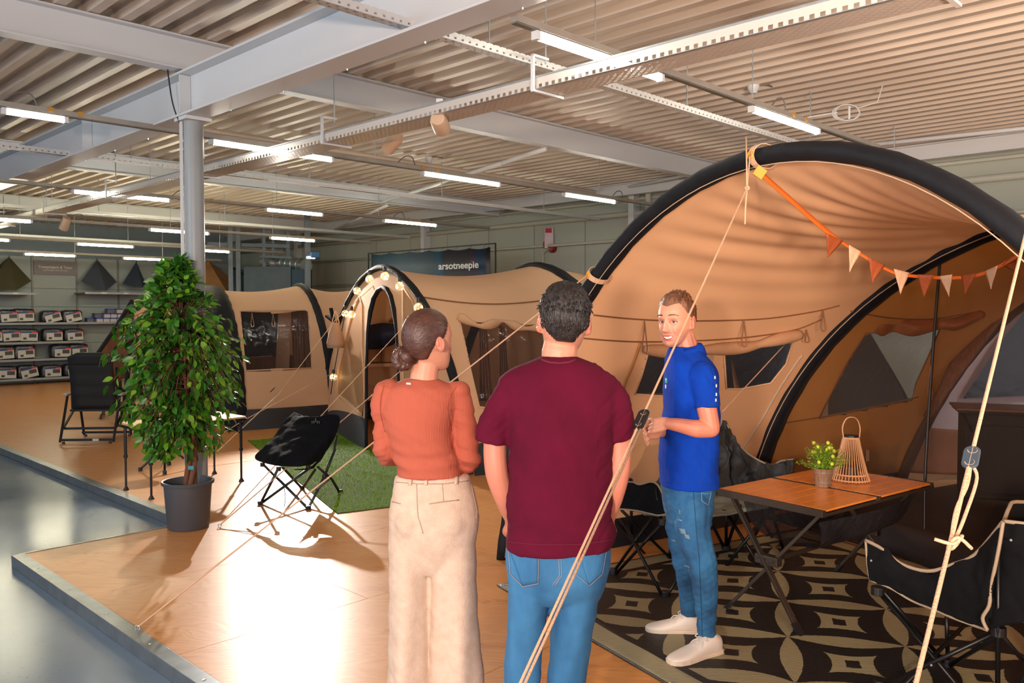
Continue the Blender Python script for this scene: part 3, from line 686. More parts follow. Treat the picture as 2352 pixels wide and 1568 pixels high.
def hoop(foot, w, h, tilt=0.0, n=2.0, P=None, axis=None):
    """points of an arch: t=0 at the far foot, pi at the near foot"""
    P = (P or Uaxis).normalized(); Nn = -(axis or Vaxis).normalized(); k = math.radians(tilt)
    up = Nn * math.sin(k) + Vector((0, 0, 1)) * math.cos(k); C = Vector(foot) - P * w
    def f(t):
        c, s = math.cos(t), max(math.sin(t), 0.0)
        return C + P * (w * math.copysign(abs(c) ** (2 / n), c)) + up * (h * s ** (2 / n))
    return f
def inpoly(x, y, poly):
    c = False; j = len(poly) - 1
    for i in range(len(poly)):
        if (poly[i][1] > y) != (poly[j][1] > y) and x < (poly[j][0] - poly[i][0]) * (y - poly[i][1]) / (poly[j][1] - poly[i][1] + 1e-12) + poly[i][0]: c = not c
        j = i
    return c
def skin(S, t0, t1, u0, u1, nt, nu, holes=()):
    """split a surface S(t,u) into the fabric and one MB for each window polygon (in t,u)"""
    fab = MB(); pans = [MB() for _ in holes]
    P = [[S(t0 + (t1 - t0) * i / nt, u0 + (u1 - u0) * j / nu) for j in range(nu + 1)] for i in range(nt + 1)]
    idx = [dict() for _ in range(len(holes) + 1)]; M = [fab] + pans
    for i in range(nt):
        for j in range(nu):
            tc = t0 + (t1 - t0) * (i + .5) / nt; uc = u0 + (u1 - u0) * (j + .5) / nu; k = 0
            for q, h in enumerate(holes):
                if inpoly(tc, uc, h): k = q + 1
            f = []
            for a, b in ((i, j), (i, j + 1), (i + 1, j + 1), (i + 1, j)):
                if (a, b) not in idx[k]:
                    idx[k][(a, b)] = len(M[k].v); M[k].v.append(tuple(P[a][b]))
                f.append(idx[k][(a, b)])
            M[k].f.append(tuple(f))
    return fab, pans
def inv(S, pix, t0, t1, u0, u1, n=60):
    """surface parameters seen from the photographer's place at a point (used once for window corners)"""
    best = None; lo_t, hi_t, lo_u, hi_u = t0, t1, u0, u1
    for it in range(3):
        for i in range(n + 1):
            for j in range(n + 1):
                t = lo_t + (hi_t - lo_t) * i / n; u = lo_u + (hi_u - lo_u) * j / n
                p = S(t, u); z = p.z - CAM_H; f = p.y * ct - z * st_; w = p.y * st_ + z * ct
                if f < .1: continue
                e = (CX + F_PX * p.x / f - pix[0]) ** 2 + (CY - F_PX * w / f - pix[1]) ** 2
                if best is None or e < best[0]: best = (e, t, u)
        dt = (hi_t - lo_t) / n * 2; du = (hi_u - lo_u) / n * 2
        lo_t, hi_t, lo_u, hi_u = best[1] - dt, best[1] + dt, best[2] - du, best[2] + du; n = 16
    return best[1], best[2]
def along(S, pts, n=6, off=0.0, nrm=None):
    P = crom([Vector((a, b, 0)) for a, b in pts], n)
    return [S(p.x, p.y) + (nrm * off if nrm else Vector((0, 0, 0))) for p in P]
def loop_cord(p, length, m, parent, name='toggle_loop', w=.02, side=None):
    side = side or Vector((1, 0, 0))
    q = MB(); q.tube(crom([p, p + side * w * .4 - Vector((0, 0, length * .35)), p + side * w - Vector((0, 0, length * .9)), p - Vector((0, 0, length)), p - side * w * .6 - Vector((0, 0, length * .8)), p - side * w * .1 - Vector((0, 0, length * .3)), p], 4), .0045, 6)
    return ob(name, q, m, parent, smooth=True)

for m_ in (M_can, M_can2): translucent(m_, .20, 'DDA070')
# ---------- the big awning
f1, f2 = Vector((-.03, 5.95, 0)), Vector((2.075, 7.23, 0)); f3 = Vector((3.807, 8.23, 0))
H1, H2, H3 = hoop(f1, 2.15, 2.555, -6.4), hoop(f2, 2.78, 2.48, -9.2), hoop(f3, 1.06, 2.34, -29.9)
big = root('awning_tent', (f1 + f2) / 2 * Vector((1, 1, 0)) if False else Vector((1.2, 5.6, 0)), 'huge tan arched awning tent with a black inflatable front hoop', 'tent')
def S1(t, u):
    p = H1(t).lerp(H2(t), u); k = math.sin(PI * u) * (math.sin(t) ** 1.2)
    p = p - Vector((0, 0, (.08 + .24 * min(1, max(0, (t - 1.1) / .7))) * math.sin(PI * u ** .8) * (math.sin(t) ** 1.2)))
    hi = min(1.0, max(0.0, (t - .75) / .35))
    w = .015 * (math.sin(t * 66 + 1.6 * math.sin(u * 3)) + .5 * math.sin(t * 37 + 2 * u)) * hi * min(1, u * 4) * (1.1 - .5 * u) + .006 * math.sin(t * 23 + u * 9)
    return p + Vector((-.2, -.3, -.6)) * w
tw = lambda pts: [inv(S1, p, .05, 2.4, 0, 1) for p in pts]
win1 = tw([(1458, 905), (1475, 860), (1492, 800), (1600, 797), (1640, 793), (1640, 905), (1550, 912)])
win2 = tw([(1662, 790), (1800, 780), (1822, 782), (1806, 835), (1770, 880), (1700, 893), (1668, 893)])
fab, pans = skin(S1, 0, PI, 0, 1, 440, 110, (win1, win2))
ob('canopy', fab, M_can, big, smooth=True, label='tan cotton canopy, ruckled where it sags')
for pn, w_ in zip(pans, (win1, win2)):
    ob('window_pane', pn, M_vinyl, big, smooth=True, label='glossy clear vinyl window')
    m = MB(); m.tube([S1(*q) for q in w_ + [w_[0]]], .008, 6); ob('window_hem', m, M_can2, big, smooth=True)
# black skirt at the foot of the canopy
m = MB(); g = [[S1(.0, u / 20) + Vector((0, 0, z)) + Vector((.10, -.17, 0)) * (k / 3) - Vaxis * 0 for k, z in enumerate((.16, .10, .04, .0))] for u in range(21)]
m.grid(g); ob('mud_skirt', m, M_mud, big, smooth=True)
def sleeve(H, r, parent, t0=0.0, t1=PI, n=64, name='hoop_sleeve', m=None, ax=1.5):
    pts = [H(t0 + (t1 - t0) * i / n) for i in range(n + 1)]; q = MB(); rings = []
    for i, p in enumerate(pts):
        T = (pts[min(i + 1, n)] - pts[max(i - 1, 0)]).normalized(); a = Vaxis; nn = T.cross(a).normalized()
        rr = r * (1 + .05 * math.sin(i * 2.3))
        rings.append([p + a * (rr * ax * math.cos(2 * PI * j / 12)) + nn * (rr * math.sin(2 * PI * j / 12)) for j in range(12)])
    q.grid(rings, closev=True); q.f.append(tuple(range(11, -1, -1))); q.f.append(tuple(n * 12 + j for j in range(12)))
    return ob(name, q, m or M_slv, parent, smooth=True)
sleeve(lambda t: H1(t) - Vaxis * .02, .047, big)
sleeve(lambda t: H2(t), .048, big, 0.02, PI, ax=2.0)
m = MB(); m.tube([H1(t / 60 * PI) + (Vector((H1(PI / 2).x, H1(PI / 2).y, 1.0)) - H1(t / 60 * PI)).normalized() * .052 - Vaxis * .055 for t in range(61)], .0028, 6); ob('piping', m, M_pipng, big, smooth=True)
m = MB(); m.tube([H2(t / 60 * PI) + (Vector((H2(PI / 2).x, H2(PI / 2).y, 1.0)) - H2(t / 60 * PI)).normalized() * .035 - Vaxis * .095 for t in range(61)], .004, 6); ob('piping', m, M_pipng, big, smooth=True)
# seams sewn along the inner side wall
def seam(S, pxs, name='seam', r=.006, par=big, mt=M_seam):
    q = [inv(S, p, .05, 2.6, 0, 1) for p in pxs]; m = MB(); m.tube([S(*z) + Vector((-.012, -.012, 0)) for z in [(v.x, v.y) for v in crom([Vector((a, b, 0)) for a, b in q], 8)]], r, 6)
    return ob(name, m, mt, par, smooth=True)
seam(S1, [(1368, 724), (1450, 732), (1600, 736), (1760, 731), (1870, 716), (1930, 702)])
seam(S1, [(1345, 776), (1460, 784), (1600, 783), (1740, 772), (1830, 757), (1890, 733)])
seam(S1, [(1474, 788), (1455, 840), (1434, 890), (1425, 930)], r=.012, mt=mat('strap_tan', 'B07B48', .7))
seam(S1, [(1845, 815), (1800, 880), (1760, 950), (1728, 1000), (1700, 1040)], r=.009, mt=M_pipng)
# rolled-up blind above the windows
q = [inv(S1, p, .05, 2.4, 0, 1) for p in [(1490, 795), (1560, 800), (1640, 795), (1720, 790), (1785, 775), (1845, 762)]]
cp = crom([S1(*z) + Vector((-.04, -.06, -.02)) for z in q], 6)
m = MB(); m.tube(cp, [.028 + .022 * abs(math.sin(i / len(cp) * PI * 3)) for i in range(len(cp))], 12); ob('rolled_blind', m, mat('blind_taupe', 'B48A68', .7, bump=.5, bscale=12), big, smooth=True)
for (u, v, L) in ((1485, 737, .22), (1712, 733, .20), (1893, 712, .16), (1855, 757, .10)):
    p = S1(*inv(S1, (u, v), .05, 2.4, 0, 1)) + Vector((-.02, -.03, 0)); loop_cord(p, L, M_curt, big)
# strap with yellow ring at the top of the hoop, strap low on the left leg
def strap_on(H, t, parent):
    c = H(t) - Vaxis * .02; T = (H(t + .01) - H(t - .01)).normalized(); nn = T.cross(Vaxis).normalized(); m = MB(); rings = []
    for s in (-.018, .018):
        rings.append([c + T * s + Vaxis * (.085 * math.cos(a)) + nn * (.062 * math.sin(a)) for a in [2 * PI * j / 16 for j in range(16)]])
    m.grid(rings, closev=True); o = ob('hoop_strap', m, M_pipng, parent, solid=.004); o.data.materials.clear(); o.data.materials.append(M_rope)
    q = MB(); p = c - Vaxis * .09; q.tube([p + T * (.014 * math.cos(a)) + Vector((0, 0, .018 * math.sin(a))) for a in [2 * PI * j / 10 for j in range(11)]], .005, 6); ob('ring', q, mat('brass_yellow', 'D8992A', .4), parent)
    return p
tA = inv(lambda t, u: H1(t), (1756, 345), .2, 2.4, 0, 1)[0]; tB = inv(lambda t, u: H1(t), (1368, 622), .2, 2.4, 0, 1)[0]
ringA = strap_on(H1, tA, big); ringB = strap_on(H1, tB, big)
# inner room: side wall, roof, windows and its hoop
def S2(t, u):
    p = H2(t).lerp(H3(t), u); k = math.sin(PI * u) * math.sin(t)
    return p - Vector((0, 0, .05 * k)) + Vector((-.3, -.4, 0)) * (.008 * math.sin(t * 30 + u * 5))
win3 = [inv(S2, p, .05, 2.4, 0, 1) for p in [(1883, 960), (1915, 895), (1955, 820), (1990, 765), (2080, 758), (2160, 755), (2135, 815), (2105, 880), (2096, 918)]]
fab, pans = skin(S2, 0, PI, 0, 1, 160, 90, (win3,))
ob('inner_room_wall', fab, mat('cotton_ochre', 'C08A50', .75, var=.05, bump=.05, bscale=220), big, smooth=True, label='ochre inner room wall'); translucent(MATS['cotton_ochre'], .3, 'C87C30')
ob('window_pane', pans[0], thin('window_vinyl_room', '59605C', .25, .1, 1.0, .4), big, smooth=True, label='trapezoid clear window')
m = MB(); m.tube([S2(*q) + Vector((-.01, -.01, 0)) for q in win3 + [win3[0]]], .007, 6); ob('window_hem', m, M_seam, big, smooth=True)
seam(S2, [(1805, 970), (1880, 958), (2000, 934), (2110, 912)]); seam(S2, [(1955, 714), (2050, 730), (2150, 732), (2240, 716)])
m = MB(); g = [[S2(.0, u / 12) + Vector((-.02, -.02, z)) for z in (.46, .3, .15, .0)] for u in range(13)]; m.grid(g); ob('mud_skirt', m, M_mud, big, smooth=True)
sleeve(lambda t: H3(t) + Vector((-.03, -.03, 0)), .05, big, 0, PI, m=mat('sleeve_brown', '4B3226', .7), ax=1.6)
# scalloped blind rolled above the inner window
from mathutils import noise as mnoise
def fabm(name, rows, mt, par, n=5, k=5, solid=.004, crumple=0.0, **kw):
    g_ = patch(rows, n * (3 if crumple else 1), k * (3 if crumple else 1))
    if crumple: g_ = [[p + mnoise.noise_vector(p * 7) * crumple + mnoise.noise_vector(p * 19) * crumple * .4 if 0 < i < len(g_) - 1 and 0 < j < len(r) - 1 else p for j, p in enumerate(r)] for i, r in enumerate(g_)]
    m = MB(); m.grid(g_); return ob(name, m, mt, par, smooth=True, solid=solid, **kw)
D = 7.1
fabm('scalloped_blind', [[at(1962, 716, D), at(2020, 728, D), at(2060, 732, D), at(2100, 733, D), at(2160, 734, D), at(2200, 728, D), at(2250, 712, D)],
    [at(1975, 728, D - .05), at(2025, 748, D - .12), at(2060, 742, D - .02), at(2105, 752, D - .12), at(2158, 745, D - .02), at(2205, 744, D - .12), at(2262, 718, D)],
    [at(1985, 740, D), at(2022, 771, D - .05), at(2052, 762, D), at(2098, 772, D - .05), at(2160, 756, D), at(2200, 757, D - .05), at(2262, 728, D)]], mat('blind_rust', '9A5A2E', .75, bump=.4, bscale=10), big)
# groundsheet, sill and mesh door in the plane of the second hoop
nearU = -Uaxis
sillp = [f2 + nearU * s for s in (0.15, 4.6)]
m = MB(); m.prism([sillp[0], sillp[1], sillp[1] + Vaxis * 4.6, sillp[0] + Vaxis * 4.2], Vector((0, 0, .012))); ob('groundsheet', m, mat('groundsheet_black', '16171B', .6, bump=.3, bscale=12), big)
m = MB(); g = [[f2 + nearU * (1.15 + 3.3 * i / 20) + Vaxis * (-.10 + .05 * math.sin(i)) * (1 - z / .24) + Vector((0, 0, z)) for z in (.012, .09, .17, .24)] for i in range(21)]
m.grid(g); ob('door_sill', m, mat('sill_brownblack', '2B211E', .6, bump=.5, bscale=8), big, smooth=True, solid=.01)
doorf = MB(); C2 = f2 - Uaxis * 2.78; g = []
for i in range(41):
    s = -1 + 2 * i / 40; zt_ = 2.48 * math.sqrt(max(0, 1 - s * s)); row = []
    for k in range(9):
        z = .2 * min(1, zt_ / .3) + (zt_ - .2 * min(1, zt_ / .3)) * k / 8
        kk = math.radians(-9.2); row.append(C2 - Uaxis * (s * 2.78) + (-Vaxis * math.sin(kk) + Vector((0, 0, math.cos(kk)))) * z)
    g.append(row)
doorf.grid(g); ob('mesh_door', doorf, M_mesh, big, smooth=True, label='dark see-through mesh front')
q0, q1 = inv(lambda t, u: H2(t), (2158, 585), .3, 2.6, 0, 1)[0], None
ztop_p = H2(q0); zb = fl(2132, 1300); zb = f2 + nearU * 1.62
m = MB(); m.tube(crom([ztop_p, ztop_p.lerp(zb, .35) - Vaxis * .03, ztop_p.lerp(zb, .7) - Vaxis * .04, zb + Vector((0, 0, .2))], 6), .011, 8); ob('door_zip', m, M_black, big, smooth=True)
loop_cord(ztop_p.lerp(zb, .36) - Vaxis * .05, .26, M_seam, big, 'zip_cord')
# lilac-white bedroom wall beyond, with a dark window
D = 8.7
fabm('bedroom_wall', [[at(2085, 1085, 8.4), at(2200, 1090, D), at(2420, 1090, D)], [at(2110, 985, 8.45), at(2215, 990, D), at(2420, 1000, D)], [at(2150, 850, 8.5), at(2250, 850, D), at(2440, 850, D)], [at(2225, 720, 8.5), at(2300, 700, D), at(2460, 690, D)]],
    mat('bedroom_lilac', 'B7A3A6', .7, var=.05, bump=.3, bscale=6), big)
fabm('bedroom_lower', [[at(2085, 1085, 8.38), at(2200, 1090, D - .03), at(2420, 1090, D - .03)], [at(2098, 1030, 8.4), at(2205, 1040, D - .03), at(2420, 1040, D - .03)], [at(2112, 980, 8.42), at(2215, 988, D - .03), at(2420, 998, D - .03)]], mat('bedroom_brown', '8E5A3E', .7), big)
m = MB(); m.prism([at(2212, 915, 8.6), at(2440, 905, 8.6), at(2440, 640, 8.6), at(2375, 690, 8.6), at(2310, 770, 8.6)], Vector((.02, .03, 0))); ob('bedroom_window', m, mat('window_dark', '1B1D22', .12, bump=.4, bscale=5), big)
fabm('gathered_curtain', [[at(2120, 955, 8.3), at(2140, 960, 8.2), at(2160, 935, 8.3)], [at(2150, 900, 8.2), at(2175, 905, 8.1), at(2185, 880, 8.25)], [at(2190, 820, 8.2), at(2225, 830, 8.1), at(2260, 790, 8.3)], [at(2255, 735, 8.3), at(2290, 740, 8.15), at(2330, 700, 8.3)]], M_curt, big)
# a black tent standing outside, seen through the awning windows
r = root('black_tent', Vector((4.6, 12.2, 0)), 'dark grey tent side seen through the clear windows of the awning', 'tent')
m = MB(); m.grid(patch([[at(1880, 990, 11), at(1990, 985, 11.4), at(2110, 980, 11.8)], [at(1900, 900, 11.3), at(1990, 900, 11.6), at(2080, 905, 12)], [at(1965, 800, 11.6), at(2000, 800, 11.9), at(2025, 810, 12.1)], [at(1990, 765, 11.8), at(1995, 765, 11.9), at(2000, 768, 12)]], 6, 6)); ob('side_panel', m, mat('tent_charcoal', '2D2E36', .6, bump=.6, bscale=5), r, smooth=True, solid=.01)
r = root('far_tan_tent', Vector((2.6, 11, 0)), 'tan tent with dark windows standing behind the awning, seen through its panes', 'tent')
m = MB(); m.prism([at(1400, 1010, 9.6), at(1900, 1000, 10.6), at(1900, 770, 10.6), at(1400, 770, 9.6)], Vector((.05, .1, 0))); ob('side_panel', m, M_can2, r)
for (a, b, c_, d) in (((1452, 770), (1530, 770), (1530, 903), (1462, 903)), ((1655, 770), (1672, 770), (1700, 1010), (1682, 1010)), ((1662 + 5, 775), (1815, 770), (1815, 880), (1700, 892))):
    def dd(u): return 9.55 + (u - 1400) / 500 * 1.0 - .04
    m = MB(); m.prism([at(*a, dd(a[0])), at(*b, dd(b[0])), at(*c_, dd(c_[0])), at(*d, dd(d[0]))], Vector((.005, .02, 0))); ob('dark_panel', m, mat('panel_darkgrey', '2F3138', .25, bump=.5, bscale=6), r)

# ---------- the fairy-lit tunnel tent in the middle
CB, CA = Vector((-1.75, 11.27, 0)), Vector((.33, 12.45, 0)); CZ = CA + Vaxis * 2.5
HB = hoop(CB + Uaxis * 2.55, 2.55, 2.34, 0, 1.75); HA = hoop(CA + Uaxis * 2.6, 2.6, 2.43, 0, 1.75); HZ = hoop(CZ + Uaxis * 2.6, 2.6, 2.35, 0, 1.75)
mid = root('tunnel_tent', Vector((-.7, 11.8, 0)), 'tan tunnel tent with an arched black-edged door and fairy lights on its end hoop', 'tent')
def S3(t, u):
    p = HB(t).lerp(HA(t), u); k = math.sin(PI * u) * math.sin(t) ** .8
    return p - Vector((0, 0, .14 * k)) + Vector((.2, -.3, -.5)) * (.012 * math.sin((t - 1.6) * 26 * (1 + .3 * u)) * math.sin(PI * min(1, u * 1.2 + .1)) * (1 if t > 1.2 else .3))
winm = [inv(S3, p, 1.4, 3.1, 0, 1) for p in [(1055, 735), (1150, 742), (1245, 745), (1262, 880), (1262, 955), (1180, 945), (1100, 935), (1080, 850)]]
fab, pans = skin(S3, 0, PI, 0, 1, 260, 160, (winm,))
ob('canopy', fab, M_can2, mid, smooth=True); ob('window_pane', pans[0], M_vinyl, mid, smooth=True, label='clear vinyl window with a brown curtain behind')
m = MB(); m.tube([S3(*q) for q in winm + [winm[0]]], .016, 6); ob('window_hem', m, M_can2, mid, smooth=True)
def S4(t, u):
    p = HA(t).lerp(HZ(t), u); return p - Vector((0, 0, .1 * math.sin(PI * u) * math.sin(t)))
fab, _ = skin(S4, 0, PI, 0, 1, 60, 20); ob('canopy_end', fab, M_can2, mid, smooth=True)
sleeve(HB, .045, mid, ax=1.2); sleeve(HA, .05, mid, ax=1.8)
m = MB(); g = [[S3(PI, u / 30) + Vector((0, 0, z)) - Vector((-.04, .07, 0)) * k for k, z in ((0, .32), (.3, .2), (1, .1), (2, .0))] for u in range(31)]; m.grid(g); ob('mud_skirt', m, M_mud, mid, smooth=True)
m = MB(); g = [[S3(.0, u / 30) + Vector((.03, -.03, z)) for z in (.25, .12, .0)] for u in range(31)]; m.grid(g); ob('mud_skirt', m, M_mud, mid, smooth=True)
m = MB(); m.tube([S3(2.13, u / 20) + Vector((.01, -.02, 0)) for u in range(21)], .008, 6); ob('seam', m, M_seam, mid, smooth=True)
# rolled blind and curtains at the side window
q = [inv(S3, p, 1.3, 3.0, 0, 1) for p in [(1052, 722), (1105, 745), (1155, 735), (1200, 750), (1250, 748)]]
cp = crom([S3(*z) + Vector((0, -.06, -.02)) for z in q], 6); m = MB(); m.tube(cp, [.045 + .02 * math.sin(i * .9) for i in range(len(cp))], 10); ob('rolled_blind', m, mat('blind_tan', 'C39A74', .7, bump=.5, bscale=10), mid, smooth=True)
for (x0, x1, b) in ((1093, 1125, .0), (1140, 1165, .1)):
    rows = []
    for k in range(5):
        v = 740 + 45 * k; w = (x1 - x0) * (.5 + .12 * k); c_ = (x0 + x1) / 2 + 2 * k
        rows.append([at(c_ + w * (j / 8 - .5), v, 10.2 + b + .04 * (j % 2)) for j in range(9)])
    fabm('curtain', rows, M_curt, mid)
# the bulging end wall with door
nS, nZ = 60, 44
def E(s, z01):
    """end wall of the porch; s -1 far foot .. 1 near foot, z01 0 floor .. 1 hoop"""
    c = -s; sh = max(0.0, 1 - abs(c) ** 1.75) ** (1 / 1.75); zt_ = 2.34 * sh
    e = .42 * (1 - z01) ** .9 * max(0.0, 1 - abs(s - .2) ** 1.6 / 1.2 ** 1.6)
    p = CB + Uaxis * (2.55 * c) + Vector((0, 0, zt_ * z01)) - Vaxis * e
    return p
def einv(p): return inv(E, p, -1, 1, 0, 1)
door_px = [(843, 1040), (843, 960), (843, 850), (846, 760), (852, 715), (860, 684), (870, 666), (881, 660), (891, 665), (900, 682), (907, 712), (912, 755), (916, 820), (918, 900), (918, 1045)]
dpoly = [einv(p) for p in door_px]; dpoly[0] = (dpoly[0][0], -.02); dpoly[-1] = (dpoly[-1][0], -.02)
mpoly = [einv(p) for p in [(775, 905), (842 - 8, 955), (838, 900), (833, 800), (833, 700), (826, 680), (810, 720), (790, 800), (778, 850)]]
mpoly2 = [einv(p) for p in [(927, 660), (948, 690), (972, 760), (985, 850), (985, 900), (927, 900)]]
bpoly = [(-1.01, -.01), (1.01, -.01), (1.01, .16), (-1.01, .16)]
fab, pans = skin(E, -1, 1, 0, 1, 150, 100, (bpoly, mpoly, mpoly2, dpoly))
ob('end_wall', fab, M_can2, mid, smooth=True); ob('mud_skirt', pans[0], mat('mudflap_grey', '3A3D44', .55, bump=.4, bscale=10), mid, smooth=True)
ob('mesh_panel', pans[1], M_meshtan, mid, smooth=True, label='tan see-through mesh panel'); ob('mesh_panel', pans[2], M_meshtan, mid, smooth=True)
for pl_ in (mpoly, mpoly2): m = MB(); m.tube([E(*q) - Vaxis * .006 for q in pl_ + [pl_[0]]], .014, 6); ob('panel_hem', m, M_can2, mid, smooth=True)
m = MB(); m.tube([E(*q) - Vaxis * .01 for q in dpoly], [.02] * 4 + [.034] * 7 + [.02] * 4, 8); ob('door_trim', m, M_slv, mid, smooth=True)
# things seen inside the door
m = MB(); m.grid(patch([[at(838, 752, 13.0), at(880, 745, 12.9), at(925, 748, 12.8)], [at(836, 772, 12.9), at(880, 768, 12.7), at(925, 765, 12.7)], [at(838, 800, 13.0), at(880, 795, 12.9), at(925, 775, 12.8)]], 6, 6))
tag(centre(ob('hung_duvet', m, M_navy, smooth=True, solid=.06)), 'navy blue cloth hanging behind the arched door of the tunnel tent', 'cloth')
m = MB(); m.tube(crom([at(835, 728, 13.3), at(870, 735, 13.2), at(890, 730, 13.1), at(930, 733, 13.0)], 5), .07, 10); ob('rolled_blind', m, mat('blind_rust', '9A5A2E'), mid, smooth=True)
for i, (u0, u1) in enumerate(((845, 873), (875, 905))):
    p = at((u0 + u1) / 2, 815, 13.2); t = root('cardboard_box', Vector((p.x, p.y, .95)), 'brown cardboard box on the shelf inside the arched door, %s' % ('beside the door trim' if i == 0 else 'under the navy cloth'), 'box')
    m = MB(); m.box(Vector((p.x, p.y, 1.10)), (.20, .2, .28), .3); ob('carton', m, mat('cardboard', 'A9744A', .8), t, bevel=.005)
t = root('storage_rack', Vector((-1.9, 13.3, 0)), 'low tan fabric rack holding cartons inside the tunnel tent', 'rack')
m = MB(); m.box(Vector((-1.9, 13.35, .92)), (1.5, .5, .05), .5); ob('top', m, M_can2, t)
for x, y in ((-2.4, 13.0), (-1.3, 13.6)):
    m = MB(); m.box(Vector((x, y, .45)), (.04, .04, .9), .5); ob('leg', m, M_black, t)

# ---------- the far beige tent with the big window
CC2, CC1 = Vector((-3.72, 14.72, 0)), Vector((-4.98, 13.92, 0))
HC1 = hoop(CC1 + Uaxis * 1.85, 1.85, 2.12, 0, 1.9); HC2 = hoop(CC2 + Uaxis * 1.85, 1.85, 2.2, 0, 1.9); HC3 = hoop(CC2 + Vaxis * 1.1 + Uaxis * 1.5, 1.5, 2.15, 0, 1.9)
farT = root('tunnel_tent', Vector((-4.3, 14.2, 0)), 'beige tunnel tent with one wide window, beside the round column', 'tent')
def S5(t, u):
    p = HC1(t).lerp(HC2(t), u); k = math.sin(PI * u) * math.sin(t)
    return p - Vector((0, 0, .08 * k)) + Vector((.3, -.3, -.5)) * (.009 * math.sin(t * 26 + 3 * u) * math.sin(PI * u))
wpx = [(551, 714), (700, 712), (708, 715), (712, 780), (716, 845), (640, 848), (565, 851), (558, 790)]
wp = [inv(S5, p, 1.3, 3.1, 0, 1) for p in wpx]
fab, pans = skin(S5, 0, PI, 0, 1, 150, 90, (wp,))
ob('canopy', fab, M_can2, farT, smooth=True); ob('window_pane', pans[0], M_vinyl, farT, smooth=True)
m = MB(); m.tube([S5(*q) for q in wp + [wp[0]]], .012, 6); ob('window_hem', m, M_can2, farT, smooth=True)
def S6(t, u):
    p = HC2(t).lerp(HC3(t), u); return p - Vector((0, 0, .08 * math.sin(PI * u) * math.sin(t)))
fab, _ = skin(S6, 0, PI, 0, 1, 60, 20); ob('canopy_end', fab, M_can2, farT, smooth=True)
sleeve(HC1, .06, farT, ax=2.6); sleeve(HC2, .045, farT, ax=1.4)
for Sx in (S5, S6):
    m = MB(); g = [[Sx(PI, u / 20) + Vector((0, 0, z)) - Vector((-.04, .07, 0)) * k for k, z in ((0, .30), (.3, .2), (.6, .1), (1, .0))] for u in range(21)]; m.grid(g); ob('mud_skirt', m, M_mud, farT, smooth=True)
m = MB(); g = [[(CC1 + Uaxis * (1.85 * math.cos(t)) + Vector((0, 0, 2.12 * math.sin(t) * k / 5))) - Vaxis * .03 for k in range(6)] for t in [PI * i / 30 for i in range(31)]]; m.grid(g); ob('end_wall', m, M_slv, farT, smooth=True)
rows = [[at(668 + 6 * j + (k * 1.5), 705 + 36 * k, 13.9 + .05 * (j % 2)) for j in range(8)] for k in range(5)]; fabm('curtain', rows, M_curt, farT)
m = MB(); m.grid(patch([[at(640, 700, 14.1), at(668, 700, 14.0)], [at(632, 860, 14.1), at(664, 860, 14.0)]], 4, 4)); ob('inner_panel', m, M_can2, farT)
m = MB(); m.grid(patch([[at(545, 700, 14.4), at(645, 700, 14.4)], [at(545, 822, 14.4), at(640, 815, 14.4)]], 4, 4)); ob('dark_panel', m, MATS['panel_darkgrey'], farT)
m = MB(); m.grid(patch([[at(545, 822, 14.35), at(730, 812, 14.3)], [at(545, 870, 14.35), at(730, 870, 14.3)]], 4, 4)); ob('inner_panel', m, M_curt, farT)
for u in (580, 628): loop_cord(S5(*inv(S5, (u, 718), 1.3, 3.1, 0, 1)) - Vector((0, .03, 0)), .22, mat('cord_peach', 'C99873', .7), farT, w=.03)

# ---------- the tent corner behind the plant
cr = root('lean_to_tent', fl(300, 950), 'beige tent corner with a brown sloping mesh side, behind the potted tree', 'tent')
D = 13.6
fabm('side_panel', [[at(303, 690, D), at(350, 684, D + .3), at(480, 690, D + .9)], [at(298, 790, D - .2), at(350, 790, D), at(480, 790, D + .8)], [at(285, 905, D - .6), at(345, 920, D - .4), at(480, 930, D + .6)]], M_can2, cr)
fabm('mesh_side', [[at(301, 700, D), at(303, 730, D), at(290, 860, D - .2)], [at(265, 745, D - .3), at(262, 800, D - .3), at(262, 890, D - .3)], [at(225, 812, D - .6), at(232, 850, D - .6), at(236, 905, D - .6)]], M_curt, cr)
m = MB(); m.tube([at(303, 690, D), at(268, 748, D - .3), at(224, 812, D - .6)], .03, 8); ob('sloping_sleeve', m, M_slv, cr)
m = MB(); m.tube([at(303, 690, D), at(300, 800, D - .25), at(286, 925, D - .7)], .035, 8); ob('upright_sleeve', m, M_slv, cr)
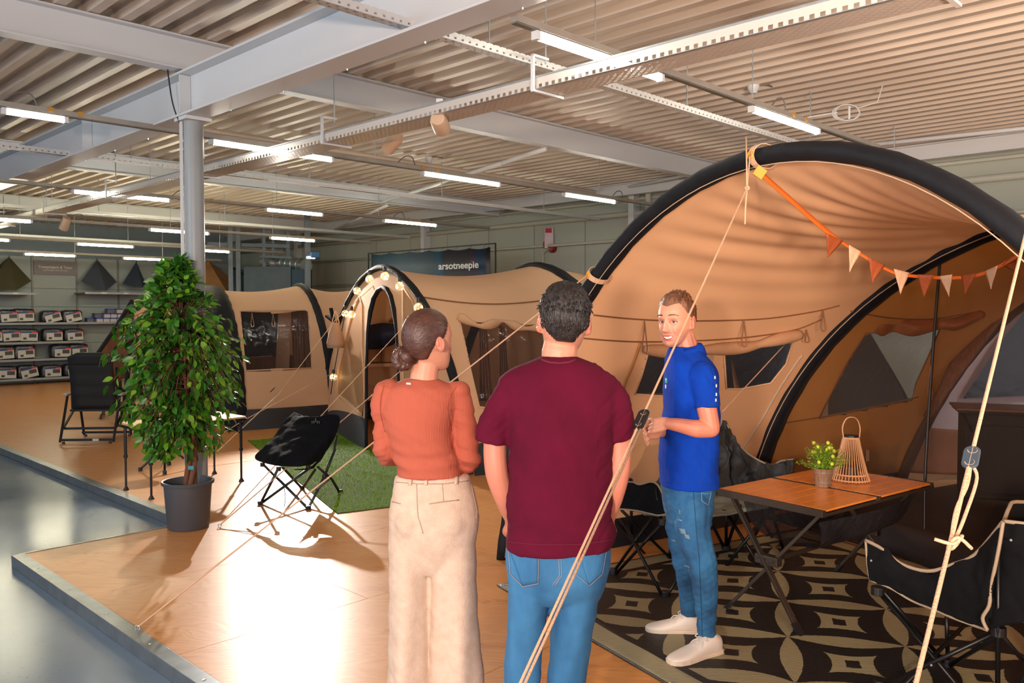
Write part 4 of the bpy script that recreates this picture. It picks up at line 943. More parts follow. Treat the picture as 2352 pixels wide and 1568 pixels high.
# ============================================================ ROPES, LIGHTS, BUNTING
def rope(pts, r, label, knots=(), sag=0.0, group=None, m=M_rope):
    P = [Vector(p) for p in pts]; Q = []
    for i in range(len(P) - 1):
        for k in range(12):
            t = k / 12; Q.append(P[i].lerp(P[i + 1], t) - Vector((0, 0, sag * 4 * t * (1 - t))))
    Q.append(P[-1]); rr = root('guy_rope', P[-1], label, 'guy rope', group)
    q = MB(); q.tube(Q, r, 8); ob('cord', q, m, rr, smooth=True)
    return rr
def slider(p, d, parent, L=.07, w=.022, m=None):
    d = d.normalized(); q = MB(); Mq = Matrix.Translation(p) @ d.to_track_quat('Y', 'Z').to_matrix().to_4x4()
    n = 16; ringo, ringi = [], []
    outl = []; 
    for j in range(n):
        a = 2 * PI * j / n; y = math.sin(a) * w + (L / 2 - w) * (1 if math.sin(a) > 0 else -1); outl.append(Mq @ Vector((math.cos(a) * w, y, -.004)))
    q.prism(outl, (Mq.to_3x3() @ Vector((0, 0, .008)))); o = ob('rope_slider', q, m or M_black, parent, bevel=.002)
    for s in (-.55, .55):
        h = MB(); c = Mq @ Vector((0, s * L / 2, 0)); h.tube([c + (Mq.to_3x3() @ Vector((.008 * math.cos(a), .008 * math.sin(a), 0))) for a in [2 * PI * j / 8 for j in range(9)]], .0045, 6); ob('eyelet', h, M_rope, o)
    return o
# rope from the ring at the crown of the hoop, running down towards the camera
rA0 = ringA.copy(); ringA = at(1716, 432, 4.0); pB = at(1195, 1568, 2.05); pend = ringA + (pB - ringA) * (ringA.z / (ringA.z - pB.z))
r1 = rope([rA0, ringA, pend], .0042, 'pale guy rope running from the crown of the big hoop down past the maroon shirt')
dA = (pend - ringA); tS = ringA.lerp(pend, .5)
def on_rope(a, b, v):
    best = None
    for i in range(400):
        p = a.lerp(b, i / 400); z = p.z - CAM_H; f = p.y * ct - z * st_
        if f <= .2: continue
        vv = CY - F_PX * (p.y * st_ + z * ct) / f
        if best is None or abs(vv - v) < best[0]: best = (abs(vv - v), p)
    return best[1]
sA = on_rope(ringA, pend, 965); slider(sA, dA, r1, .10, .02)
m = MB(); m.tube([sA + Vector((.012, 0, 0)), pend + Vector((.012, 0, 0))], .0042, 8); ob('cord', m, M_rope, r1, smooth=True)
kA = ringA; m = MB()
for a in range(3): m.tube([kA + Vector((.008 * math.cos(x + a), .006 * math.sin(x), .008 * math.sin(x * 1.0 + a))) for x in [2 * PI * j / 10 for j in range(11)]], .004, 6)
ob('knot', m, M_rope, r1, smooth=True)
m = MB(); m.tube(crom([kA, kA + Vector((-.006, 0, -.08)), kA + Vector((-.008, 0, -.17))], 4), .004, 6); m.tube([kA, rA0 + Vector((-.02, 0, .09))], .004, 6); ob('tail', m, M_rope, r1, smooth=True)
tagp = ringA + Vector((.005, -.02, -.05))
# second rope at the right, with knot and slider
a2 = at(2350, 560, 2.3); b2 = at(2104, 1568, 1.35); e2 = a2 + (b2 - a2) * (a2.z / (a2.z - b2.z))
r2 = rope([a2 + (a2 - b2) * .25, e2], .0042, 'thick pale guy rope with a grey slider and loose knot, over the black camping chair')
s2 = on_rope(a2, e2, 1047); slider(s2, e2 - a2, r2, .066, .016, mat('slider_blue', '3C4C5A', .4))
m = MB(); m.tube(crom([s2, a2.lerp(e2, .0) * 0 + on_rope(a2, e2, 1110) + Vector((.006, 0, 0)), on_rope(a2, e2, 1170) - Vector((.004, 0, 0)), on_rope(a2, e2, 1240)], 5), .0035, 6)
m.tube(crom([on_rope(a2, e2, 1065), on_rope(a2, e2, 1100) + Vector((.022, 0, 0)), on_rope(a2, e2, 1180) + Vector((.016, 0, 0)), on_rope(a2, e2, 1238) + Vector((.008, 0, 0))], 5), .0035, 6); ob('doubled_cord', m, M_rope, r2, smooth=True)
k2 = on_rope(a2, e2, 1243); m = MB(); m.tube(crom([k2 + Vector((-.03, 0, .006)), k2 + Vector((.0, -.012, .0)), k2 + Vector((.022, 0, .012)), k2 + Vector((.012, .012, -.014)), k2 + Vector((-.004, 0, -.01)), k2 + Vector((.008, -.01, .012)), k2 + Vector((.04, 0, -.012))], 4), .0036, 6); ob('knot', m, M_rope, r2, smooth=True)
# long low ropes to the floor eyes
def eye_bolt(p, label):
    e = root('floor_eye', p, label, 'eye bolt', 'floor eyes for the guy ropes'); q = MB(); q.tube([p + Vector((.014 * math.cos(a), 0, .017 + .014 * math.sin(a))) for a in [2 * PI * j / 12 for j in range(13)]], .0035, 6); ob('ring', q, M_galv, e, smooth=True)
    q = MB(); q.lathe(p, [(0, .004), (.014, .003), (.016, 0)], 12); ob('base', q, M_galv, e)
pA, pC = fl(316, 1448), fl(505, 1211)
eye_bolt(pA, 'steel floor eye at the platform edge holding the longest guy rope'); eye_bolt(pC, 'steel floor eye behind the plant pot where two ropes meet')
r3 = rope([ringB, pA + Vector((0, 0, .02))], .005, 'long guy rope from the left leg of the big hoop to the platform edge')
slider(on_rope(ringB, pA, 1113), pA - ringB, r3, .10, .02)
r4 = rope([HB(2.42), pC + Vector((0, 0, .02))], .005, 'guy rope from the fairy-light arch passing over the low black chair to the floor eye', group=None)
r5 = rope([HB(2.20), fl(505, 1211) + Vector((.0, .02, .02))], .004, 'thin second guy rope from the arched door down to the shared floor eye')
r6 = rope([at(900, 618, 11.3), at(770, 735, 11.6), at(640, 905, 11.0), at(485, 1050, 9.6)], .005, 'guy rope from the top of the fairy-light arch down to behind the folding table')
slider(at(626, 895, 10.9), Vector((.3, 0, .3)), r6, .09, .02)
r7 = rope([at(762, 858, 12.2), at(560, 965, 10.8), at(470, 1020, 10.2)], .005, 'short guy rope in front of the black skirt of the beige tunnel tent')
r8 = rope([S1(*inv(S1, (1808, 790), .05, 2.4, 0, 1)) * 1.0 + Vector((-.03, -.04, 0)), at(1660, 945, 5.6)], .004, 'thin rope slanting across the awning side window behind the blue polo')
# fairy bulbs
M_glass = thin('bulb_glass', 'F2E6C8', .18, .05, .8)
M_led = mat('warm_led', 'FFE9B0', .4, emit='FFD98A', estr=22)
bulbs = [(849, 641, 10.6, 'left of the crown'), (884, 634, 10.3, 'at the crown of the arch'), (918, 657, 9.9, 'dangling right of the crown'), (820, 668, 11.2, 'high on the far side'), (793, 720, 11.9, 'halfway down the far side'), (961, 706, 9.35, 'above the dark-haired bun'), (766, 866, 12.3, 'low beside the tent foot'), (808, 722, 11.6, 'added copy standing for a reflection at the mesh panel')]  # last globe is an added copy standing for a bulb's reflection
for i, (u, v, d, lab) in enumerate(bulbs):
    p = at(u, v, d); R_ = .055
    t = root('fairy_bulb', p, 'glowing fairy-light globe on the tunnel tent arch, %s' % lab, 'light', 'fairy-light globes on the arch')
    m = MB(); m.ell(p, R_, nu=10, nv=14); ob('globe', m, M_glass, t, smooth=True)
    m = MB(); rs = random.Random(i)
    for k in range(11):
        a, b = rs.uniform(0, 2 * PI), rs.uniform(-.8, .9); q = p + Vector((math.cos(a) * .042 * math.sqrt(1 - b * b), math.sin(a) * .042 * math.sqrt(1 - b * b), b * .045)); m.ell(q, .0085, nu=4, nv=6)
    ob('led_wire', m, M_led, t, kind='stuff')
    m = MB(); m.lathe(p + Vector((0, 0, R_)), [(.012, -.004), (.022, .0), (.022, .05), (.012, .06), (0, .06)], 10); ob('socket', m, M_black, t)
path = [at(760, 905, 12.4), at(768, 850, 12.2), at(785, 760, 12.0), at(797, 702, 11.8), at(818, 650, 11.2), at(848, 622, 10.7), at(884, 615, 10.3), at(910, 625, 10.0), at(922, 640, 9.9), at(935, 655, 9.8), at(962, 690, 9.35), at(975, 700, 9.4), at(985, 735, 9.3)]
m = MB(); m.tube(crom(path, 5), .006, 6); tag(centre(ob('fairy_cable', m, M_black, smooth=True)), 'black cable of the fairy lights wound round the arch of the tunnel tent', 'cable')
# bottle-shaped lantern
p = at(771, 768, 12.0); t = root('hanging_lantern', p, 'taupe bottle-shaped paper lantern hanging beside the fairy-light arch', 'lantern')
m = MB(); m.lathe(p, [(.06, .17), (.06, .12), (.10, .02), (.13, -.12), (.12, -.19), (0, -.19)], 20); ob('shade', m, thin('lantern_paper', 'B18B70', .85, .7), t, smooth=True)
m = MB(); m.tube(crom([p + Vector((-.05, 0, .17)), p + Vector((0, 0, .33)), p + Vector((.05, 0, .17))], 5), .008, 6); ob('handle', m, M_rope, t, smooth=True)
for (q0, q1, w) in (((757, 715), (762, 730), 9),):
    m = MB(); m.bar(at(760, 708, 12.6), at(767, 742, 12.5), .05, .03); m.bar(at(750, 725, 12.6), at(768, 740, 12.5), .05, .03)
    tag(centre(ob('webbing_strap', m, M_slv)), 'black webbing strap and buckle hanging between the two tunnel tents', 'strap')
# bunting across the awning
pts = [at(1745, 396, 4.1), at(1820, 462, 4.25), at(1898, 530, 4.4), at(1955, 570, 4.5), at(2005, 600, 4.55), at(2060, 628, 4.6), at(2130, 636, 4.6), at(2190, 638, 4.45), at(2245, 632, 4.25), at(2290, 614, 4.0), at(2338, 588, 3.7), at(2370, 575, 3.5)]
M_bt = mat('bunting_tape', 'D9661E', .6, var=.05); M_br = mat('flag_rust', '9A4A20', .7, var=.1, bump=.3, bscale=120); M_bc = mat('flag_cream', 'CBA687', .7, var=.05, bump=.3, bscale=120)
bt = root('bunting', pts[5], 'orange bunting tape with rust and cream pennants strung across the awning', 'bunting')
m = MB(); c_ = crom(pts, 6); g = [[p + Vector((0, 0, .009 + (.006 if i < 14 else 0))), p - Vector((0, 0, .009 + (.006 if i < 14 else 0)))] for i, p in enumerate(c_)]; m.grid(g); ob('tape', m, M_bt, bt, smooth=True, solid=.003)
m = MB(); m.box(pts[0], (.05, .01, .05), 0, M=Matrix.Rotation(.6, 4, 'Y')); ob('knot', m, mat('brass_yellow', 'D8992A'), bt)
flags = [(1898, 535, 1936, 553, 1901, 592, 0), (1950, 562, 1978, 578, 1951, 626, 1), (1995, 590, 2033, 609, 2003, 650, 0), (2053, 617, 2089, 626, 2068, 676, 1), (2108, 630, 2145, 632, 2122, 684, 0), (2158, 634, 2187, 630, 2180, 682, 1), (2208, 632, 2241, 628, 2217, 676, 0), (2263, 622, 2291, 610, 2276, 664, 1), (2302, 608, 2326, 586, 2350, 632, 0)]
def dep(u):
    for a, b in zip(pts[:-1], pts[1:]):
        ua, ub = CX + F_PX * a.x / (a.y * ct - (a.z - CAM_H) * st_), CX + F_PX * b.x / (b.y * ct - (b.z - CAM_H) * st_)
        if ua <= u <= ub: return a.y + (b.y - a.y) * (u - ua) / (ub - ua)
    return 4.3
for (u0, v0, u1, v1, u2, v2, k) in flags:
    a, b, c_ = at(u0, v0, dep(u0) - .012), at(u1, v1, dep(u1) - .012), at(u2, v2, dep((u0 + u1) / 2) + .03)
    m = MB(); rows = [[a.lerp(b, j / 6).lerp(c_, i / 6) + Vector((0, .012 * math.sin(j * 1.6 + i), 0)) * (i / 6) * (1 - i / 6) for j in range(7)] for i in range(7)]
    m.grid(rows); ob('pennant', m, M_bc if k else M_br, bt, solid=.003, smooth=True)
# ============================================================ RUG, MAT, FURNITURE
def rug_mat():
    m = bpy.data.materials.new('rug_weave'); m.use_nodes = True; N = NT(m); p = N.n['Principled BSDF']
    tc = N.new('ShaderNodeTexCoord'); nz = N.new('ShaderNodeTexNoise', i_Scale=60.0, i_Detail=1.0); N.link(tc.outputs['Object'], nz.inputs[0])
    sp = N.new('ShaderNodeSeparateXYZ'); N.link(tc.outputs['Object'], sp.inputs[0]); X, Y = sp.outputs[0], sp.outputs[1]
    j = N.math('MULTIPLY', N.math('SUBTRACT', nz.outputs[0], .5), .012)
    def cell(v): return N.math('SUBTRACT', N.math('FRACT', N.math('ADD', N.math('DIVIDE', N.math('ADD', v, j), .585), 100.5)), .5)
    cx, cy = cell(X), cell(Y); ax, ay = N.math('ABSOLUTE', cx), N.math('ABSOLUTE', cy)
    def petal(a, o, w):   # oval on the cell edge where a = .5
        return N.math('LESS_THAN', N.math('SUBTRACT', .5, a), N.math('MULTIPLY', N.math('POWER', N.math('COSINE', N.math('MULTIPLY', o, PI)), .8), w))
    p1 = petal(ax, cy, .125); p2 = petal(ay, cx, .095)
    dp_ = N.math('ABSOLUTE', N.math('ADD', cx, cy)); dq_ = N.math('ABSOLUTE', N.math('SUBTRACT', cx, cy)); dia = N.math('LESS_THAN', N.math('ADD', N.math('POWER', N.math('DIVIDE', dp_, .35), .70), N.math('POWER', N.math('DIVIDE', dq_, .35), .70)), 1.2)
    sq = N.math('LESS_THAN', N.math('MAXIMUM', N.math('DIVIDE', ax, .075), N.math('DIVIDE', ay, .06)), 1.0)
    t = N.math('MAXIMUM', N.math('MAXIMUM', p1, p2), N.math('MULTIPLY', dia, N.math('SUBTRACT', 1.0, sq)))
    # border strips, measured along the rug's own sides
    r = math.sqrt(.5)
    E1 = N.math('MULTIPLY', N.math('ADD', X, Y), r); E2 = N.math('MULTIPLY', N.math('SUBTRACT', X, Y), r)
    m.node_tree.nodes.new('NodeFrame')
    def dist(v, edge): return N.math('ABSOLUTE', N.math('SUBTRACT', v, edge))
    d = N.math('MINIMUM', N.math('MINIMUM', dist(E1, RUG['e1a']), dist(E1, RUG['e1b'])), N.math('MINIMUM', dist(E2, RUG['e2a']), dist(E2, RUG['e2b'])))
    tan_b = N.math('LESS_THAN', d, .16); blk = N.math('LESS_THAN', d, .018); blk2 = N.math('MULTIPLY', N.math('LESS_THAN', d, .21), N.math('GREATER_THAN', d, .16))
    t = N.math('MAXIMUM', t, tan_b); t = N.math('MULTIPLY', t, N.math('SUBTRACT', 1.0, N.math('MAXIMUM', blk, blk2)))
    rib = N.math('SINE', N.math('MULTIPLY', N.math('ADD', X, N.math('MULTIPLY', Y, .2)), 560.0))
    c = N.mix(t, lin('161618'), lin('A69C78')); k = N.math('MULTIPLY_ADD', rib, .18, .82)
    c = N.mix(N.math('SUBTRACT', 1.0, k), c, lin('141414')); N.link(c, p.inputs['Base Color'])
    p.inputs['Roughness'].default_value = .5
    b = N.new('ShaderNodeBump', i_Strength=.5, i_Distance=.004); N.link(rib, b.inputs['Height']); N.link(b.outputs[0], p.inputs['Normal'])
    return m
L0 = Vector((-.10, 5.34, 0)); LV, LU = 2.78, 3.5
e1 = (Uaxis + Vaxis).normalized(); e2 = (Vaxis - Uaxis).normalized(); RC = Vector((1.85, 4.69, 0))
def rl(p): q = p - RC; return Vector((q.dot(e1), q.dot(e2), 0))       # rug local: x along e1, y along -e2 handed below
# local frame x=e1, y = z cross x
ey = Vector((0, 0, 1)).cross(e1); ang = math.atan2(e1.y, e1.x)
def loc(p): q = p - RC; return (q.dot(e1), q.dot(ey))
c0 = loc(L0); r_ = math.sqrt(.5)
# E1=(x+y)/√2 is the rug's U side, E2=(x-y)/√2 its V side
RUG = dict(e1a=(c0[0] + c0[1]) * r_, e1b=(c0[0] + c0[1]) * r_ - LU, e2a=(c0[0] - c0[1]) * r_, e2b=(c0[0] - c0[1]) * r_ + LV)
m = MB(); nn = 70; g = []
for i in range(nn + 1):
    row = []
    for k in range(nn + 1):
        P = L0 + Vaxis * (LV * i / nn) - Uaxis * (LU * k / nn); x, y = loc(P)
        w = .004 + .0035 * (math.sin(x * 9 + 2 * math.sin(y * 3)) + math.sin(y * 11 + x * 4)) * min(1, k / 4, (nn - k) / 4, i / 3, (nn - i) / 3)
        row.append(Vector((x, y, max(w, .002))))
    g.append(row)
m.grid(g)
rug = ob('outdoor_rug', m, rug_mat(), smooth=True, solid=.004); rug.modifiers['s'].offset = 1
rug.location = RC; rug.rotation_euler = (0, 0, ang)
tag(rug, 'black and tan woven outdoor rug with diamond and petal pattern under the folding table', 'rug')
for k in range(5):
    for P in (L0 + Vaxis * .03 - Uaxis * (.03 + .82 * k),):
        x, y = loc(P); q = MB(); q.lathe(Vector((x, y, .009)), [(.006, .002), (.012, .003), (.016, 0)], 10); o = ob('grommet', q, M_galv, None); o.parent = rug
# artificial grass
MA, MB_ = Vector((-3.58, 11.34, 0)), Vector((-1.518, 7.247, 0)); mw = Vaxis * 1.28; md = (MB_ - MA)
grass = root('grass_mat', (MA + MB_ + mw) / 2, 'bright green artificial grass mat lying before the tunnel tents', 'mat')
m = MB(); m.prism([MA, MB_, MB_ + mw, MA + mw], Vector((0, 0, .008))); ob('backing', m, mat('mat_backing', '3D4A14', .9), grass)
rs = random.Random(3); v = []; f = []
for i in range(42000):
    a, b = rs.random(), rs.random(); p = MA + md * a + mw * b; w = .0022; t = rs.uniform(0, 2 * PI); h = rs.uniform(.014, .026)
    dx, dy = math.cos(t) * w, math.sin(t) * w; lx, ly = rs.uniform(-.012, .012), rs.uniform(-.012, .012)
    o = len(v); v += [(p.x - dx, p.y - dy, .006), (p.x + dx, p.y + dy, .006), (p.x + lx, p.y + ly, h)]; f.append((o, o + 1, o + 2))
m = MB(); m.v = v; m.f = f
ob('grass_blades', m, mat('grass_green', '90C40E', .9, spec=.1, two='6CA008', scale=30), grass, kind='stuff')

M_frame = mat('frame_black', '17181A', .35, metal=.4); M_frame2 = mat('frame_bronze', '4B433C', .38, metal=.6)
M_fab = mat('chair_fabric_black', '0D0F14', .9, spec=.2, var=.25, scale=5, bump=.6, bscale=14)
M_fab2 = mat('chair_fabric_slate', '34383A', .55, var=.35, scale=6, bump=.9, bscale=7)
M_pipe2 = mat('chair_piping', '9C8C76', .7)
def bars(specs, m, par, r=.011, name='leg'):
    for pts in specs:
        q = MB(); q.tube([at(*p) if p[2] > 0 else fl(p[0], p[1], -p[2]) for p in pts], r, 8); ob(name, q, m, par, smooth=True)
def hub(p, r, par, m=None):
    q = MB(); q.lathe(p, [(0, -.02), (r, -.02), (r, .02), (0, .02)], 10); ob('joint', q, m or M_black, par, bevel=.003)
def edge(rows, par, pts, r=.009, m=None, name='piping'):
    q = MB(); q.tube(crom(pts, 4), r, 6); ob(name, q, m or M_pipe2, par, smooth=True)
# --- folding slatted table
TL_, TF, TR_ = Vector((1.20, 5.0, .70)), Vector((1.665, 4.43, .70)), None
lx = Vector((.79, .61, 0)).normalized(); sx = Vector((.63, -.775, 0)).normalized()
TW, TLn = .72, 1.22
tb = root('folding_table', Vector((1.95, 5.1, 0)), 'folding table with orange-brown bamboo slats and dark crossed legs on the rug', 'table')
org = Vector((1.205, 5.0, 0))
def TP(s, l, z): return org + sx * s + lx * l + Vector((0, 0, z))
M_bam = mat('bamboo_slat', 'E8923E', .3, var=.08, scale=5, two='DA7E2C', stretch=(1, 1, 8), coat=.4)
th_ = math.atan2(lx.y, lx.x)
def tbox(s0, s1, l0, l1, z0, z1, q=None):
    q = q or MB(); return q.box(TP((s0 + s1) / 2, (l0 + l1) / 2, (z0 + z1) / 2), (l1 - l0, s1 - s0, z1 - z0), th_)
ns = 8
for (l0, l1) in ((.034, .555), (.60, TLn - .034)):
    for k in range(ns):
        s0 = .006 + (TW - .012) * k / ns
        q = tbox(s0 + .0026, s0 + (TW - .012) / ns - .0026, l0, l1, .688, .70); ob('slat', q, M_bam, tb, bevel=.0015)
ob('gap_shade_sheet', tbox(.03, TW - .03, .015, TLn - .015, .682, .686), M_black, tb)  # added dark sheet, makes the gaps between slats read as shaded
for s0, s1 in ((0, .02), (TW - .02, TW)):
    q = tbox(s0, s1, .0, TLn, .664, .6815); ob('side_rail', q, M_frame2, tb, bevel=.003)
q = tbox(0, TW, .556, .576, .668, .699); tbox(0, TW, .580, .600, .668, .699, q); ob('centre_bar', q, M_frame2, tb, bevel=.002)
for l0 in (0, TLn - .034): ob('end_rail', tbox(0, TW, l0, l0 + .034, .664, .7), M_frame2, tb, bevel=.002)
for l in (.10, TLn - .12):
    sp_ = .06 if l < .5 else .0
    for (sa, sb, dl) in ((.07, TW - .10, -.012), (TW - .07, .02 + .08, .012)):
        q = MB(); a, b = TP(sa, l + dl, .665), TP(sb, l + dl - (.12 if l < .5 else -.05), .0); q.bar(a, b, .032, .018); ob('leg', q, M_frame2, tb, bevel=.002)
        q = MB(); q.bar(b.lerp(a, .09), b + (b - a) * .0, .037, .023); ob('foot_cap', q, M_black, tb)
    c_ = TP(TW / 2 - .01, l - (.05 if l < .5 else -.02), .345)
    q = MB(); q.boxm(Matrix.Translation(c_) @ Matrix.Rotation(math.atan2(sx.y, sx.x), 4, 'Z'), (.15, .055, .055)); pl = ob('hinge_plate', q, M_frame2, tb, bevel=.006)
    for dx in (-.05, -.025, 0, .025, .05):
        q = MB(); q.ell(c_ + sx * dx - lx * .03 + Vector((0, 0, .008 * math.cos(dx * 100))), .0055, nu=4, nv=6); ob('rivet', q, M_black, pl)
q = MB(); q.bar(TP(.30, .06, .31), TP(.30, TLn - .12, .31), .02, .02); ob('stretcher', q, M_frame2, tb)
# sheer storage net hung below the top
rows = [[TP(.12, .12, .655), TP(.05, .62, .65), TP(.12, 1.15, .655)], [TP(.14, .18, .50), TP(.12, .62, .46), TP(.14, 1.1, .5)], [TP(.22, .22, .43), TP(.22, .62, .41), TP(.22, 1.06, .43)],
        [TP(.52, .22, .42), TP(.52, .62, .41), TP(.52, 1.06, .42)], [TP(.60, .18, .50), TP(.62, .62, .47), TP(.60, 1.1, .5)], [TP(.62, .12, .60), TP(.66, .62, .60), TP(.62, 1.15, .60)]]
fabm('storage_net', rows, thin('net_black', '24242A', .8, .5, .4, .5), tb, solid=0)
q = MB(); q.tube(crom([TP(.22, .2, .43), TP(.22, .62, .41), TP(.22, 1.08, .43)], 4), .006, 6); ob('net_hem', q, M_black, tb)
# bucket plant
bp = fl(1890, 1117, .701); t = root('potted_plant', bp, 'small green bushy plant with yellow buds in a galvanised bucket on the folding table', 'plant')
q = MB(); q.lathe(bp, [(0, .001), (.042, .001), (.044, .004), (.060, .112), (.063, .115), (.058, .115), (.052, .09), (0, .09)], 28); ob('bucket', q, mat('zinc_bucket', 'C6B6A2', .35, metal=.7, var=.2, scale=12, stretch=(8, 8, 1)), t, smooth=True, sharp=40)
for z in (.03, .09):
    q = MB(); q.lathe(bp + Vector((0, 0, z)), [(.0435 + z * .14, -.002), (.046 + z * .14, 0), (.0435 + z * .14, .002)], 28); ob('band', q, M_galv, t)
rs = random.Random(5); q = MB(); q2 = MB(); q3 = MB()
for i in range(70):
    a = rs.uniform(0, 2 * PI); el = rs.uniform(.25, 1.5); L = rs.uniform(.10, .18)
    d = Vector((math.cos(a) * math.cos(el), math.sin(a) * math.cos(el), math.sin(el))); p0 = bp + Vector((d.x * .03, d.y * .03, .10)); p1 = p0 + d * L
    q.tube([p0, p0.lerp(p1, .5) + Vector((0, 0, .01)), p1], .0016, 4)
    for k in range(22):
        s = rs.uniform(.2, 1); c_ = p0.lerp(p1, s); t_ = Vector((rs.uniform(-1, 1), rs.uniform(-1, 1), rs.uniform(-.2, 1))).normalized() * .022; n_ = t_.orthogonal().normalized() * .0022
        o = len(q2.v); q2.v += [tuple(c_), tuple(c_ + t_ * .6 + n_), tuple(c_ + t_), tuple(c_ + t_ * .6 - n_)]; q2.f.append((o, o + 1, o + 2, o + 3))
    if i % 5 == 0: q3.ell(p1, .0115, nu=6, nv=8)
ob('stems', q, mat('stem_green', '4E6A20', .6), t); ob('needles', q2, mat('needle_green', '5B8A1C', .6, two='8DB022', scale=60), t, kind='stuff'); ob('buds', q3, mat('bud_yellow', 'BFCB3C', .6), t, smooth=True, kind='stuff')
# slatted lantern
lp = fl(1953, 1103, .701); t = root('slatted_lantern', lp, 'pale bamboo slatted lantern with a strap handle on the folding table', 'lantern')
prof = lambda z: .118 - .072 * (z / .275) ** .8
for k in range(34):
    a = 2 * PI * k / 34; pts = [lp + Vector((prof(z) * math.cos(a), prof(z) * math.sin(a), z)) for z in (.004, .06, .12, .18, .23, .275)]
    q = MB(); q.tube(pts, .0060, 5, flat=.5); ob('slat', q, mat('cane', 'C99B72', .55, var=.05), t)
for z in (.012, .045, .27):
    q = MB(); R = prof(z); q.tube([lp + Vector((R * .97 * math.cos(a), R * .97 * math.sin(a), z)) for a in [2 * PI * j / 32 for j in range(33)]], .005, 6); ob('hoop', q, MATS['cane'], t)
q = MB(); q.lathe(lp, [(0, .03), (.05, .03), (.05, .09), (0, .09)], 16); ob('candle_cup', q, mat('cup_dark', '3B2C22', .5), t)
q = MB(); q.lathe(lp, [(.046, .272), (.046, .285), (.03, .288), (0, .288)], 20); ob('top_cap', q, M_black, t)
hd = [lp + Vector((-.045, 0, .26)), lp + Vector((-.055, 0, .33)), lp + Vector((-.035, 0, .385)), lp + Vector((0, 0, .40)), lp + Vector((.035, 0, .385)), lp + Vector((.055, 0, .33)), lp + Vector((.05, 0, .26))]
q = MB(); c_ = crom(hd, 5); q.grid([[p - Vector((0, .008, 0)), p + Vector((0, .008, 0))] for p in c_]); ob('handle', q, MATS['cane'], t, solid=.003, smooth=True)
q = MB(); q.box(lp + Vector((.075, -.075, .17)), (.03, .002, .07), .6); ob('price_tag', q, mat('tag_dark', '5A4636', .6), t)

# --- foreground camping chair
ch = root('camping_chair', fl(2250, 1530) + Vector((.05, 0, 0)), 'black camping chair with beige piping, thick rope crossing in front of it', 'chair', 'camping chairs round the table')
A = [[at(1988, 1240, 4.1), at(2030, 1262, 4.02), at(2069, 1294, 3.95), at(2132, 1311, 3.85), at(2190, 1295, 3.75), at(2241, 1272, 3.65), at(2304, 1198, 3.5)],
     [at(1992, 1290, 4.08), at(2040, 1310, 3.98), at(2085, 1335, 3.9), at(2140, 1350, 3.8), at(2190, 1350, 3.7), at(2235, 1345, 3.6), at(2290, 1290, 3.48)],
     [at(1998, 1332, 4.08), at(2045, 1350, 3.98), at(2092, 1378, 3.9), at(2140, 1398, 3.8), at(2185, 1417, 3.7), at(2225, 1432, 3.62), at(2268, 1447, 3.52)]]
fabm('seat_side', A, M_fab, ch, n=8, solid=.008, crumple=.022)
edge(0, ch, A[0]); edge(0, ch, A[2], .006); edge(0, ch, [A[0][0], A[1][0], A[2][0]], .006)
edge(0, ch, [at(2304, 1198, 3.48), at(2294, 1260, 3.47), at(2277, 1344, 3.5), at(2272, 1390, 3.5), at(2257, 1419, 3.52), at(2268, 1447, 3.5)], .008)
Bk = [[at(2304, 1196, 3.52), at(2360, 1203, 3.45), at(2470, 1215, 3.4)], [at(2290, 1300, 3.55), at(2360, 1310, 3.42), at(2460, 1320, 3.35)], [at(2264, 1445, 3.55), at(2360, 1425, 3.4), at(2450, 1420, 3.3)]]
fabm('seat_back', Bk, M_fab, ch, solid=.008, crumple=.022); edge(0, ch, Bk[0])
B2 = [[at(2305, 1200, 3.62), at(2318, 1165, 3.7), at(2335, 1152, 3.75), at(2420, 1160, 3.8)], [at(2306, 1260, 3.62), at(2330, 1250, 3.7), at(2350, 1250, 3.75), at(2420, 1250, 3.8)], [at(2306, 1330, 3.62), at(2330, 1340, 3.7), at(2350, 1340, 3.75), at(2420, 1340, 3.8)]]
fabm('backrest', B2, M_fab, ch, solid=.008); edge(0, ch, B2[0])
fabm('seat', [[at(2010, 1335, 4.1), at(2120, 1318, 4.3), at(2280, 1300, 4.3)], [at(2100, 1370, 3.9), at(2200, 1370, 3.9), at(2330, 1370, 3.8)], [at(2260, 1440, 3.55), at(2330, 1430, 3.5), at(2400, 1420, 3.4)]], M_fab, ch, solid=.006)
j1, j2, f1_ = (2016, 1356, 4.05), (2293, 1449, 3.54), (2177, 1532, 0)
def FL(u, v): return (u, v, -1e-6)
bars([[j1, FL(2262, 1650)], [(2022, 1350, 4.05), FL(2178, 1530)], [j2, FL(2010, 1585)], [(2305, 1452, 3.52), FL(2178, 1530)], [(2174, 1400, 4.1), FL(2177, 1528)], [(2293, 1240, 3.5), FL(2291, 1660)], [(2250, 1400, 4.2), FL(2060, 1590)], [j2, FL(2420, 1600)], [(2420, 1430, 3.5), FL(2300, 1650)]], M_frame, ch, .0105)
for p in (j1, j2): hub(at(*p), .032, ch)
hub(fl(2177, 1530) + Vector((0, 0, .02)), .03, ch); hub(fl(2020, 1580) + Vector((0, 0, .02)), .028, ch)
for (u, v, d) in ((2001, 1287, 4.05), (2322, 1240, 3.46), (2170, 1526, 4.15), (2139, 1527, 3.7)):
    q = MB(); q.ell(at(u, v, d - .012), .006, nu=5, nv=8); ob('rivet', q, M_galv, ch)
